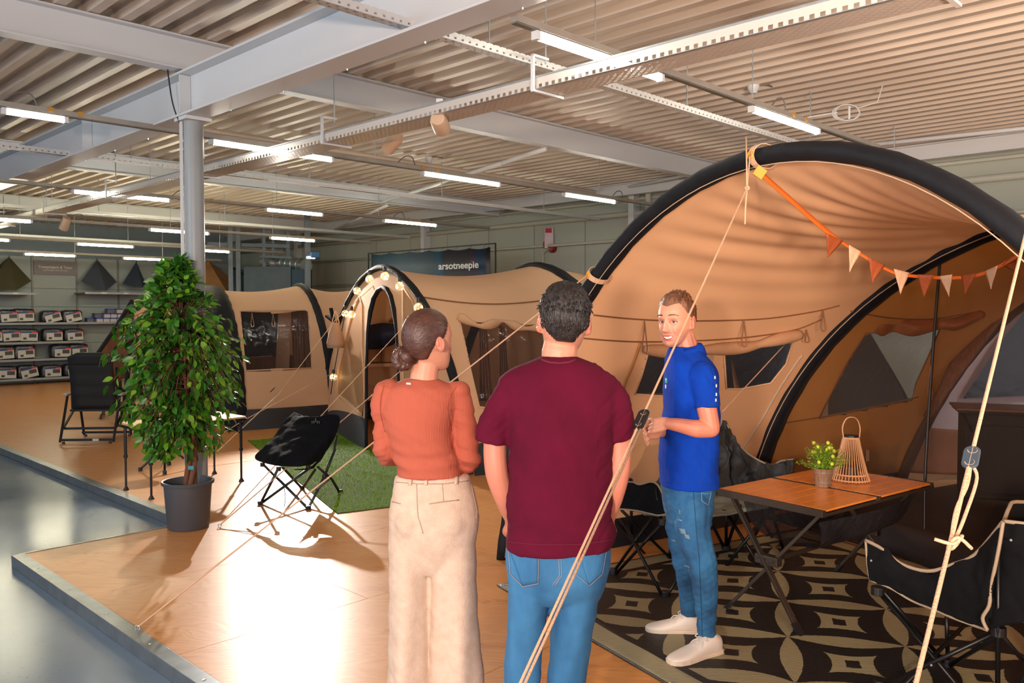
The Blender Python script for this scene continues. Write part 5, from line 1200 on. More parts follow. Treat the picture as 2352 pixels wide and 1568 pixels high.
# --- wide camping seat behind the salesman
ch = root('camping_sofa', fl(1600, 1262), 'wide slate camping seat with high winged back behind the man in blue', 'chair', 'camping chairs round the table')
R1 = [[at(1440, 1005, 6.7), at(1500, 985, 6.8), at(1580, 970, 6.9), at(1640, 965, 6.85), at(1668, 968, 6.8)], [at(1438, 1050, 6.6), at(1500, 1050, 6.75), at(1580, 1045, 6.8), at(1640, 1040, 6.75), at(1672, 1035, 6.7)], [at(1440, 1130, 6.4), at(1500, 1140, 6.5), at(1580, 1140, 6.5), at(1640, 1130, 6.5), at(1680, 1120, 6.5)]]
fabm('backrest', R1, M_fab2, ch, solid=.012, crumple=.05)
R2 = [[at(1668, 968, 6.8), at(1684, 1002, 6.7), at(1719, 1042, 6.5), at(1768, 1067, 6.25), at(1795, 1058, 6.1), at(1823, 1055, 6.0)], [at(1672, 1030, 6.75), at(1690, 1060, 6.6), at(1725, 1090, 6.45), at(1768, 1100, 6.2), at(1795, 1100, 6.1), at(1822, 1085, 5.95)], [at(1680, 1125, 6.5), at(1700, 1140, 6.4), at(1735, 1150, 6.3), at(1768, 1150, 6.1), at(1795, 1150, 6.0), at(1815, 1140, 5.95)]]
fabm('side_wing', R2, M_fab2, ch, solid=.012, crumple=.05); edge(0, ch, R2[0], .008); edge(0, ch, R1[0], .008)
R3 = [[at(1440, 1125, 6.4), at(1560, 1135, 6.5), at(1680, 1120, 6.5), at(1790, 1130, 6.1)], [at(1450, 1150, 6.1), at(1560, 1160, 6.2), at(1680, 1140, 6.2), at(1780, 1145, 5.9)], [at(1480, 1180, 5.8), at(1570, 1190, 5.85), at(1632, 1192, 5.9), at(1673, 1169, 6.0), ], ]
R3[2] = [at(1480, 1182, 5.8), at(1580, 1190, 5.85), at(1645, 1186, 5.9), at(1770, 1166, 5.8)]
fabm('seat', R3, mat('chair_seat_grey', '7E8A80', .5, var=.2, scale=7, bump=.8, bscale=7), ch, solid=.012, crumple=.04)
bars([[(1668, 1175, 6.0), FL(1668, 1262)], [(1668, 1175, 6.0), FL(1745, 1300)], [(1700, 1160, 5.9), FL(1668, 1262)], [(1632, 1195, 5.9), FL(1665, 1262)], [(1770, 1165, 5.8), FL(1668, 1300)], [(1600, 1195, 5.9), FL(1545, 1262)], [(1720, 1150, 6.2), FL(1775, 1235)], [(1780, 1150, 6.0), FL(1730, 1235)], [(1632, 1195, 5.9), FL(1580, 1262)], [(1450, 1140, 6.3), FL(1450, 1240)], [(1770, 1168, 5.8), FL(1800, 1262)]], M_frame, ch, .012)
hub(fl(1668, 1264) + Vector((0, 0, .02)), .035, ch); hub(at(1668, 1176, 5.98), .03, ch)
# --- small chair between the two men
ch = root('camping_chair', fl(1480, 1320), 'low black camping chair with beige edging between the maroon and blue shirts', 'chair', 'camping chairs round the table')
R = [[at(1395, 1118, 5.7), at(1445, 1107, 5.6), at(1470, 1112, 5.5), at(1496, 1106, 5.45), at(1512, 1115, 5.4), at(1524, 1140, 5.35)], [at(1395, 1150, 5.65), at(1445, 1145, 5.55), at(1470, 1148, 5.45), at(1496, 1146, 5.4), at(1514, 1150, 5.38), at(1528, 1165, 5.35)], [at(1400, 1168, 5.6), at(1430, 1169, 5.5), at(1465, 1173, 5.42), at(1496, 1180, 5.38), at(1514, 1183, 5.35), at(1532, 1180, 5.33)]]
fabm('seat_fabric', R, M_fab, ch, n=7, solid=.01, crumple=.022); edge(0, ch, R[0], .007); edge(0, ch, R[2], .006)
bars([[(1427, 1190, 5.5), FL(1523, 1371)], [(1428, 1172, 5.5), FL(1543, 1285)], [(1496, 1190, 5.4), FL(1406, 1318)], [(1522, 1200, 5.35), FL(1412, 1320)], [(1539, 1150, 5.5), FL(1540, 1285)], [(1506, 1122, 5.4), (1520, 1200, 5.37)], [FL(1530, 1371), (1590, 1270, 5.35)], [(1410, 1190, 5.7), FL(1480, 1270)]], M_frame, ch, .0105)
for p in (fl(1529, 1371), fl(1541, 1284), fl(1408, 1319)): hub(p + Vector((0, 0, .02)), .028, ch)
hub(at(1522, 1198, 5.35), .028, ch)
# --- low bucket chair in the middle of the floor
ch = root('camping_chair', fl(695, 1145), 'low navy-black bucket chair standing half on the green mat', 'chair')
R = [[at(676, 948, 8.2), at(700, 957, 8.05), at(730, 958, 7.95), at(756, 953, 7.9), at(777, 956, 7.9)], [at(652, 972, 8.05), at(690, 985, 7.8), at(725, 985, 7.8), at(755, 980, 7.85), at(777, 977, 7.9)],
     [at(628, 1008, 7.9), at(675, 1020, 7.55), at(715, 1018, 7.6), at(748, 1010, 7.7), at(764, 1010, 7.8)], [at(603, 1032, 7.8), at(655, 1045, 7.4), at(690, 1048, 7.4), at(722, 1040, 7.5), at(742, 1043, 7.65)], [at(588, 1052, 7.75), at(630, 1066, 7.4), at(676, 1069, 7.3), at(700, 1067, 7.35), at(716, 1064, 7.5)]]
fabm('seat_fabric', R, mat('chair_navy', '0B0F18', .9, spec=.15, var=.2, bump=.4, bscale=9), ch, n=5, solid=.012, crumple=.018)
fabm('seat_underside', [[at(742, 1043, 7.65), at(755, 1010, 7.8), at(764, 1005, 7.85)], [at(712, 1074, 7.5), at(735, 1058, 7.7), at(748, 1035, 7.9)], [at(676, 1078, 7.3), at(700, 1078, 7.6), at(720, 1075, 7.9)]], M_fab, ch, solid=.008)
pr = [R[0][0], R[0][1], R[0][2], R[0][3], R[0][4], R[1][4], R[2][4], R[3][4], R[4][4]]
edge(0, ch, pr, .008, M_fab); edge(0, ch, [R[0][0], R[1][0], R[2][0], R[3][0], R[4][0], R[4][1], R[4][2], R[4][3], R[4][4]], .01, M_fab)
bars([[(603, 1064, 7.75), FL(708, 1168)], [(640, 1074, 7.5), FL(598, 1157)], [FL(598, 1157), (712, 1074, 7.6)], [FL(708, 1168), (745, 1094, 7.75), (766, 1040, 7.85), (774, 1000, 7.9)], [(650, 1074, 7.9), FL(694, 1122)], [(724, 1078, 7.9), FL(694, 1122)], [(730, 1072, 7.7), (762, 1100, 7.9), FL(781, 1132)], [(745, 1094, 7.75), (770, 1030, 7.85)]], mat('frame_greygreen', '2C3532', .4, metal=.4), ch, .0125)
for p in (fl(598, 1159), fl(708, 1170), fl(694, 1123), fl(781, 1132)):
    q = MB(); q.box(p + Vector((0, 0, .018)), (.045, .04, .034), .5); ob('foot_cap', q, M_black, ch, bevel=.006)
for p in (at(745, 1094, 7.75), at(640, 1076, 7.5), at(708, 1072, 7.5), at(603, 1066, 7.74)): hub(p, .022, ch)
q = MB(); q.tube(crom([at(653, 1119, 7.6), at(655, 1145, 7.55), at(653, 1165, 7.5), at(655, 1180, 7.35)], 4), .004, 5); ob('strap', q, M_black, ch)
for i in range(5): q = MB(); p = at(717 + 4 * i, 972 - (3 if i == 2 else 0), 7.85); q.bar(p, p + Vector((.0, 0, .022 + (.012 if i == 2 else 0))), .006, .004); ob('emblem', q, mat('emblem_grey', '7D8078', .6), ch)
# --- high-back recliner seen from behind
def recliner(loc_, rz, label):
    r = root('recliner_chair', Vector((0, 0, 0)), label, 'chair', 'high-backed recliners')
    def v(x, y, z): return Vector((x, y, z))
    q = MB(); W_ = .285; rows = []
    for k in range(15):
        t = k / 14; z = .44 + .76 * t; y = -.02 - .16 * t; hw = W_ * (1 if t < .93 else math.sqrt(max(.3, 1 - ((t - .93) / .08) ** 2)))
        rows.append([v(hw * x, y + .012 * (1 - x * x) + .006 * math.sin(t * 60), z) for x in (-1, -.6, -.2, .2, .6, 1)])
    q.grid(rows); ob('backrest', q, mat('recliner_black', '0E0F11', .7, bump=.2, bscale=30), r, smooth=True, solid=.035)
    q = MB(); q.grid([[v(x * .265, y, .42 + .03 * (y / .5) + .01 * math.sin(y * 40)) for x in (-1, -.3, .3, 1)] for y in [.0 + .5 * i / 10 for i in range(11)]]); ob('seat', q, MATS['recliner_black'], r, smooth=True, solid=.03)
    q = MB(); q.tube([v(-.24, -.19, 1.05), v(0, -.20, 1.055), v(.24, -.19, 1.05)], .012, 6); ob('neck_pillow_strap', q, M_black, r)
    for s in (-1, 1):
        q = MB(); q.box(v(s * .36, .10, .63), (.06, .42, .03)); ob('armrest', q, mat('armrest_grey', '8F9594', .4), r, bevel=.012)
        for a, b in ((v(s * .345, -.06, .62), v(s * .345, -.30, .02)), (v(s * .335, .24, .62), v(s * .32, .36, .02)), (v(s * .33, .22, .5), v(s * .34, -.20, .2)), (v(s * .30, -.02, .43), v(s * .30, -.04, 1.0))):
            q = MB(); q.bar(a, b, .03, .018); ob('leg', q, M_frame, r, bevel=.003)
        for y in (-.30, .36):
            q = MB(); q.lathe(v(s * .30, y, 0), [(0, 0), (.022, 0), (.016, .03), (0, .03)], 10); ob('foot_cap', q, M_black, r)
        q = MB(); q.bar(v(s * .30, 0, .43), v(s * .30, .5, .44), .02, .03); ob('side_rail', q, M_frame, r)
    for y, z in ((-.29, .05), (-.19, .19), (.34, .06), (0, .41)):
        q = MB(); q.bar(v(-.34, y, z), v(.34, y, z), .03, .03); ob('cross_bar', q, M_frame, r, bevel=.004)
    q = MB(); q.box(v(.12, -.312, .052), (.08, .004, .03)); ob('maker_plate', q, mat('plate_silver', 'B5B8B6', .4), r)
    r.location = loc_; r.rotation_euler = (0, 0, rz); return r
p = fl(198, 1018); rc = recliner(Vector((p.x, p.y + .28, 0)), .06, 'black high-backed recliner with grey armrests, its back to the camera')
p = fl(280, 955); dup(rc, Vector((p.x, p.y, 0)), 'second dark recliner half hidden between the plant and the shelf wall', 'high-backed recliners', -1.2)
# --- folding table behind the plant
P1, P2, P3 = Vector((-3.80, 8.22, 0)), Vector((-3.38, 7.82, 0)), Vector((-2.80, 8.64, 0)); P4 = P1 + P3 - P2
tb2 = root('folding_table', (P1 + P3) / 2, 'light wood-topped folding table on thin black legs behind the potted tree', 'table')
cc = (P1 + P3) / 2; ex = [cc + (p - cc) * 1.10 + Vector((0, 0, .655)) for p in (P1, P2, P3, P4)]
q = MB(); q.prism(ex, Vector((0, 0, .02))); ob('tabletop', q, mat('plywood_top', 'D9AC7C', .5, var=.05), tb2, bevel=.004)
q = MB()
for a, b in ((0, 1), (1, 2), (2, 3), (3, 0)): q.bar(ex[a] - Vector((0, 0, .012)), ex[b] - Vector((0, 0, .012)), .02, .024)
ob('frame', q, M_frame, tb2)
for p in (P1, P2, P3, P4):
    q = MB(); q.tube([p + Vector((0, 0, .64)), p + Vector((0, 0, .33))], .015, 8); q.tube([p + Vector((0, 0, .36)), p + Vector((0, 0, .02))], .011, 8); q.tube([p + Vector((0, 0, .32)), p + Vector((0, 0, .35))], .02, 8); ob('leg', q, M_frame, tb2)
    q = MB(); q.lathe(p, [(0, 0), (.03, 0), (.012, .035), (0, .035)], 10); ob('foot_cap', q, M_black, tb2)
q = MB(); q.tube([P2 + Vector((0, 0, .5)), P2.lerp(P3, .25) + Vector((0, 0, .64))], .006, 6); q.tube([P3 + Vector((0, 0, .5)), P3.lerp(P2, .25) + Vector((0, 0, .64))], .006, 6); ob('brace', q, M_frame, tb2)
# stool under it
st = root('folding_stool', fl(385, 1080), 'round-seated black folding stool under the wood-topped table', 'stool')
sc_ = fl(385, 1078); q = MB(); q.lathe(sc_ + Vector((0, 0, .40)), [(0, .0), (.19, .01), (.2, .025), (.18, .035), (0, .02)], 22); ob('seat', q, M_fab, st, smooth=True)
for a in (.3, 1.9, 3.4, 5.0):
    q = MB(); q.tube([sc_ + Vector((.28 * math.cos(a), .28 * math.sin(a), .02)), sc_ + Vector((-.15 * math.cos(a + .3), -.15 * math.sin(a + .3), .41))], .012, 8); ob('leg', q, M_frame, st)
    hub(sc_ + Vector((.28 * math.cos(a), .28 * math.sin(a), .02)), .022, st)
tag(centre(ob('water_bottle', MB().lathe(Vector((cc.x + .15, cc.y, .676)), [(0, 0), (.035, 0), (.035, .13), (.014, .17), (.014, .2), (0, .2)], 16), thin('bottle_clear', 'BFD8E0', .45, .1, .8), smooth=True)), 'clear bottle standing on the wood-topped table behind the leaves', 'bottle')
# --- kitchen cupboard inside the inner room
kc = root('camping_cupboard', Vector((4.6, 7.2, 0)), 'black fabric camping cupboard with a brown worktop inside the awning', 'cupboard')
ka, kb = Vector((3.98, 7.42, 0)), Vector((5.2, 6.95, 0)); kd = (kb - ka).normalized(); kn = Vector((-kd.y, kd.x, 0))
def kbox(l0, l1, d0, d1, z0, z1): return MB().box(ka + kd * (l0 + l1) / 2 + kn * (d0 + d1) / 2 + Vector((0, 0, (z0 + z1) / 2)), (l1 - l0, d1 - d0, z1 - z0), math.atan2(kd.y, kd.x))
ob('body', kbox(.03, 1.28, 0, .45, .10, .86), mat('cupboard_black', '17181A', .7, bump=.3), kc, bevel=.02)
ob('worktop', kbox(-.04, 1.34, -.04, .5, .885, .905), mat('worktop_brown', '7A4F36', .4), kc, bevel=.004)
ob('top_frame', kbox(-.02, 1.3, -.02, .47, .862, .884), M_frame, kc)
for i in range(2):
    c_ = ka + kd * (.32 + .6 * i) - kn * .006 + Vector((0, 0, .46)); pts = []
    for j in range(40):
        a = 2 * PI * j / 40; se = lambda x: math.copysign(abs(x) ** .45, x); pts.append(c_ + kd * (.25 * se(math.cos(a))) + Vector((0, 0, .30 * se(math.sin(a)))))
    q = MB(); q.tube(pts + [pts[0]], .007, 6); ob('door_zip', q, M_black, kc)
    q = MB(); q.add(pts, [tuple(range(40))]); ob('door', q, mat('cupboard_door', '222427', .8), kc, solid=.004)
for l in (.05, 1.25):
    for d in (.02, .43):
        q = MB(); q.tube([ka + kd * l + kn * d + Vector((0, 0, .01)), ka + kd * l + kn * d + Vector((0, 0, .12))], .012, 8); ob('leg', q, M_frame, kc)
q = MB(); q.tube([ka + kd * .0 - kn * .03 + Vector((0, 0, .87)), ka + kd * .09 - kn * .02 + Vector((0, 0, .7))], .01, 8); ob('brace', q, M_frame, kc)
# ============================================================ POTTED FICUS
pc = Vector((-2.64, 6.80, 0))
fic = root('ficus_tree', pc, 'bushy green ficus with twisted stems in a dark grey pot beside the round column', 'plant')
q = MB(); q.lathe(pc, [(0, .002), (.155, .002), (.162, .012), (.185, .345), (.188, .36), (.203, .362), (.206, .38), (.200, .388), (.188, .385), (.180, .35), (.176, .31), (0, .31)], 48); ob('pot', q, mat('pot_grey', '44474D', .45, var=.03, scale=3), fic, smooth=True, sharp=35)
q = MB(); q.lathe(pc, [(0, .318), (.10, .316), (.177, .312)], 24); ob('soil', q, mat('soil', '3A2D22', .95, bump=1, bscale=80), fic)
M_bark = mat('ficus_bark', '7A4E36', .8, var=.25, scale=14, stretch=(1, 1, .3), bump=.8, bscale=40)
for k in range(4):
    pts = []
    for i in range(30):
        z = .31 + 1.15 * i / 29; a = z * 5.5 + k * PI / 2; R = .026 * (1.25 - .4 * i / 29); pts.append(pc + Vector((.03 * math.sin(z * 2.1) + R * math.cos(a), R * math.sin(a), z)))
    q = MB(); q.tube(pts, [.021 * (1.15 - .65 * i / 29) for i in range(30)], 8); ob('trunk', q, M_bark, fic, smooth=True)
q = MB(); q.box(pc + Vector((.05, -.06, .50)), (.045, .004, .03), .1); ob('plant_tag', q, mat('tag_teal', '2C8C9C', .5), fic)
rs = random.Random(11)
prof_r = [(2.17, .02), (2.05, .14), (1.95, .20), (1.82, .27), (1.72, .32), (1.6, .44), (1.45, .50), (1.3, .53), (1.15, .52), (1.0, .45), (.85, .38), (.7, .30), (.55, .17), (.45, .08)]
def pr_(z):
    for (z1, r1), (z0, r0) in zip(prof_r[:-1], prof_r[1:]):
        if z0 <= z <= z1: return r0 + (r1 - r0) * (z - z0) / (z1 - z0)
    return .02
cc_ = pc + Vector((-.07, 0, 0))
tw_ = MB(); leaves = []
for i in range(430):
    z = 2.12 - 1.55 * (rs.random() ** .92); a = rs.uniform(0, 2 * PI); R = pr_(z) * rs.uniform(.5, 1.12)
    if z < .8 and rs.random() < .45: continue
    tip = cc_ + Vector((R * math.cos(a), R * math.sin(a), z)); zs_ = min(1.5, max(.75, z + .12 + .3 * R)); st0 = pc + Vector((.02 * math.sin(zs_ * 2), 0, zs_)) if z < 1.55 else cc_.lerp(pc, .3) + Vector((0, 0, z - .12))
    mid_ = st0.lerp(tip, .55) + Vector((0, 0, .10 + .05 * R))
    P = crom([st0, mid_, tip], 5); tw_.tube(P, [.006 - .0004 * j for j in range(len(P))], 5)
    for j, p in enumerate(P[4:]):
        for k in range(2 if j % 2 else 1):
            d = Vector((math.cos(a), math.sin(a), 0)) * rs.uniform(.1, .9) + Vector((rs.uniform(-.7, .7), rs.uniform(-.7, .7), rs.uniform(-1.3, -.1) if z < 1.75 else rs.uniform(-.4, .8)))
            leaves.append((p + Vector((rs.uniform(-.03, .03), rs.uniform(-.03, .03), rs.uniform(-.02, .03))), d.normalized(), rs.uniform(.056, .088), rs.uniform(0, 2 * PI)))
q = MB(); q.tube(crom([pc + Vector((0, 0, 1.4)), cc_ + Vector((.02, 0, 1.75)), cc_ + Vector((0, 0, 2.1))], 6), [.012 - .0008 * i for i in range(13)], 6); ob('trunk', q, M_bark, fic, smooth=True)
ob('twigs', tw_, M_bark, fic, smooth=True, kind='stuff')
def leaf_geo():
    w = [0, .20, .30, .27, .15, .0]; y = [0, .15, .38, .62, .85, 1.08]; v = []; f = []
    for i in range(6):
        dz = -.10 * (y[i] ** 2); v += [(-w[i], y[i], .06 * w[i] * 3 + dz), (0, y[i], dz), (w[i], y[i], .06 * w[i] * 3 + dz)]
    for i in range(5):
        a = i * 3; f += [(a, a + 1, a + 4, a + 3), (a + 1, a + 2, a + 5, a + 4)]
    return v, f
lv, lf = leaf_geo()
def lmat(d, L, roll):
    y = d; x = y.orthogonal().normalized(); z = x.cross(y); x2 = x * math.cos(roll) + z * math.sin(roll)
    if x2.cross(y).z < 0: x2 = -x2
    z2 = x2.cross(y); return Matrix((x2 * L, y * L, z2 * L)).transposed().to_4x4()
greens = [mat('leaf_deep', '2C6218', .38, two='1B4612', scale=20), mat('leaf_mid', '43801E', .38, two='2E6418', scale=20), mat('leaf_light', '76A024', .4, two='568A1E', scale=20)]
lms = []
for g_ in greens:
    me = bpy.data.meshes.new('leaf'); me.from_pydata(lv, [], lf); me.materials.append(g_); me.polygons.foreach_set('use_smooth', [True] * len(me.polygons)); lms.append(me)
leaves.sort(key=lambda l: (l[0] - Vector((0, 0, 1.4))).length - l[2] * 3)
front = [l for l in leaves if l[0].y < pc.y + .1]
one = set(id(l) for l in front[:300])
rest = [MB(), MB(), MB()]
for l in leaves:
    p, d, L, roll = l; k = rs.choice((0, 1, 1, 1, 2, 2) if p.x > pc.x + .1 else (0, 0, 1, 1, 1, 2)); M = Matrix.Translation(p) @ lmat(d, L, roll * .25)  # lighter greens favoured on one side, its brighter light put into leaf colour
    if id(l) in one:
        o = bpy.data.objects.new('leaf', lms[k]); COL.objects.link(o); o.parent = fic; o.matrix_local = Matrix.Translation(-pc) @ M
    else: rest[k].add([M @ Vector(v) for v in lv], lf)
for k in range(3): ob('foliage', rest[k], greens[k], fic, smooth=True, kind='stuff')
# ============================================================ PEOPLE
from mathutils.bvhtree import BVHTree
def sculpt(mb, voxel, smooth=6, fn=None):
    me = bpy.data.meshes.new('t'); me.from_pydata(mb.v, [], mb.f); me.update()
    o = bpy.data.objects.new('t', me); COL.objects.link(o)
    k = o.modifiers.new('r', 'REMESH'); k.mode = 'VOXEL'; k.voxel_size = voxel; k.use_smooth_shade = True
    if smooth: k = o.modifiers.new('s', 'SMOOTH'); k.factor = .5; k.iterations = smooth
    dg = bpy.context.evaluated_depsgraph_get(); dg.update(); ev = o.evaluated_get(dg)
    out = bpy.data.meshes.new_from_object(ev); bpy.data.objects.remove(o); bpy.data.meshes.remove(me)
    if fn:
        n = len(out.vertices); co = np.empty(n * 3); out.vertices.foreach_get('co', co); no = np.empty(n * 3); out.vertices.foreach_get('normal', no)
        co = fn(co.reshape(-1, 3), no.reshape(-1, 3)); out.vertices.foreach_set('co', co.ravel()); out.update()
    return out
def putm(name, me, m, parent, label=None):
    off = wloc(parent); n = len(me.vertices); co = np.empty(n * 3); me.vertices.foreach_get('co', co)
    co = co.reshape(-1, 3) - np.array(off); me.vertices.foreach_set('co', co.ravel()); me.materials.clear(); me.update()
    return put(name, me, m, parent, True, label)
def verts(me):
    n = len(me.vertices); co = np.empty(n * 3); me.vertices.foreach_get('co', co); return co.reshape(-1, 3)
def paint(me, cols):
    a = me.color_attributes.new('Col', 'FLOAT_COLOR', 'POINT'); a.data.foreach_set('color', np.concatenate([cols, np.ones((len(cols), 1))], 1).ravel())
def attr_mat(name, rough, sss=0.0, nscale=40, bump=.1, sheen=0):
    m = bpy.data.materials.new(name); m.use_nodes = True; N = NT(m); p = N.n['Principled BSDF']
    a = N.new('ShaderNodeAttribute', attribute_name='Col'); tc = N.new('ShaderNodeTexCoord')
    n = N.new('ShaderNodeTexNoise', i_Scale=float(nscale), i_Detail=3.0); N.link(tc.outputs['Object'], n.inputs[0])
    N.link(N.mix(N.math('MULTIPLY', n.outputs[0], .10), a.outputs[0], lin('8A4A38')), p.inputs['Base Color'])
    b = N.new('ShaderNodeBump', i_Strength=bump, i_Distance=.002); N.link(n.outputs[0], b.inputs['Height']); N.link(b.outputs[0], p.inputs['Normal'])
    p.inputs['Roughness'].default_value = rough
    if sss: p.inputs['Subsurface Weight'].default_value = sss; p.inputs['Subsurface Radius'].default_value = (.015, .005, .003); p.inputs['Subsurface Scale'].default_value = .6
    return m
M_skin = attr_mat('skin', .5, .15)
SK = np.array(lin('D8967A')[:3]); SKP = np.array(lin('C87460')[:3])
def cloth(name, col, bump=.15, bs=300, stretch=None, var=.06, rough=.9, two=None, sc=8):
    return mat(name, col, rough, var=var, scale=sc, bump=bump, bscale=bs, stretch=stretch, two=two, spec=.2)
def loft(mb, secs, n=28, pw=2.0):
    """secs: (x, y, z, rx, ry, yaw); closed horizontal rings"""
    g = []
    for (x, y, z, rx, ry, yaw) in secs:
        row = []
        for j in range(n):
            a = 2 * PI * j / n; e = 2 / pw
            lx_ = rx * math.copysign(abs(math.cos(a)) ** e, math.cos(a)); ly_ = ry * math.copysign(abs(math.sin(a)) ** e, math.sin(a))
            row.append(Vector((x + lx_ * math.cos(yaw) - ly_ * math.sin(yaw), y + lx_ * math.sin(yaw) + ly_ * math.cos(yaw), z)))
        g.append(row)
    if g[0][0].z < g[-1][0].z: g.reverse()
    o = len(mb.v); mb.grid(g, closev=True); k = len(g)
    mb.f = mb.f[:]; mb.f.append(tuple(o + j for j in range(n))); mb.f.append(tuple(o + (k - 1) * n + j for j in range(n - 1, -1, -1)))
def psec(xl, xr, v, d, ry, dy=0.0, yaw=0.0):
    a, b = at(xl, v, d), at(xr, v, d); return ((a.x + b.x) / 2, d + dy, a.z, abs(b.x - a.x) / 2, ry, yaw)
def lerp_secs(secs, k=4):
    out = []
    P = np.array(secs, float)
    for i in range(len(P) - 1):
        a, b, c, d = P[max(i - 1, 0)], P[i], P[i + 1], P[min(i + 2, len(P) - 1)]
        for j in range(k):
            t = j / k; out.append(tuple(0.5 * ((2 * b) + (c - a) * t + (2 * a - 5 * b + 4 * c - d) * t * t + (3 * b - a - 3 * c + d) * t ** 3)))
    out.append(tuple(P[-1])); return out
def limb(mb, pts, rs, n=14):
    P = [Vector(p) for p in pts]; Q = []; R = []
    for i in range(len(P) - 1):
        for k in range(5):
            t = k / 5; Q.append(None); R.append(rs[i] + (rs[i + 1] - rs[i]) * t)
    Q = crom(P, 5); R.append(rs[-1]); mb.tube(Q, R, n)
    mb.ell(P[0], rs[0] * .97, nu=8, nv=12); mb.ell(P[-1], rs[-1] * .97, nu=8, nv=12)
def folds(amp, specs):
    """cloth folds: each spec (direction, frequency, phase)"""
    def f(co, no):
        d = np.zeros(len(co))
        for (v, fr, ph) in specs:
            v = np.array(v, float); v /= np.linalg.norm(v); s = co @ v
            w = np.array([v[1], -v[0], v[2] * .5]); d += np.sin(s * fr + ph + 1.3 * np.sin((co @ w) * fr * .33 + ph)) ** 3
        return co + no * (amp * d / len(specs))[:, None]
    return f
def head_T(c, yaw, s=1.0, roll=0.0, pitch=0.0):
    return Matrix.Translation(c) @ Matrix.Rotation(yaw, 4, 'Z') @ Matrix.Rotation(roll, 4, 'Y') @ Matrix.Rotation(pitch, 4, 'X') @ Matrix.Scale(s, 4)
HEAD = [(.1215, .015, .000, .035), (.116, .038, -.028, .062), (.101, .056, -.054, .086), (.081, .068, -.073, .102), (.056, .0745, -.085, .112), (.030, .0765, -.0895, .116), (.010, .076, -.088, .116), (-.010, .0745, -.085, .113),
        (-.030, .072, -.083, .104), (-.050, .068, -.082, .088), (-.068, .063, -.081, .066), (-.084, .056, -.079, .044), (-.099, .045, -.0765, .018), (-.111, .031, -.071, -.012), (-.119, .014, -.060, -.032)]
def add_head(mb, T, female=False):
    R3 = T.to_3x3(); g = []
    H_ = np.array(HEAD); Z = np.interp(np.linspace(0, 14, 57), range(15), H_[:, 0])
    for k, z in enumerate(Z):
        i = k / 4; w, yf, yb = [np.interp(i, range(15), H_[:, c]) for c in (1, 2, 3)]
        if female: w *= .95 if z > -.03 else .88
        yc = min(.012, (yf + yb) / 2); row = []
        for j in range(48):
            a = 2 * PI * j / 48; cx_, sy = math.cos(a), math.sin(a)
            e = .86 if sy < 0 else 1.0
            row.append(T @ Vector((w * math.copysign(abs(cx_) ** .92, cx_), yc + (yc - yf if sy < 0 else yb - yc) * math.copysign(abs(sy) ** e, sy), z)))
        g.append(row)
    o = len(mb.v); mb.grid(g, closev=True); mb.f.append(tuple(o + j for j in range(48))); n = len(mb.v); mb.f.append(tuple(range(n - 1, n - 49, -1)))
    for s_ in (-1, 1):
        Q = Matrix.Rotation(s_ * .35, 3, 'Z') @ Matrix.Rotation(-.18, 3, 'X')
        mb.ell(T @ Vector((s_ * .085, .020, -.006)), (.009, .019, .033), M=(R3 @ Q).to_4x4(), nu=12, nv=16); mb.ell(T @ Vector((s_ * .079, .012, -.030)), (.006, .009, .011), M=R3.to_4x4())
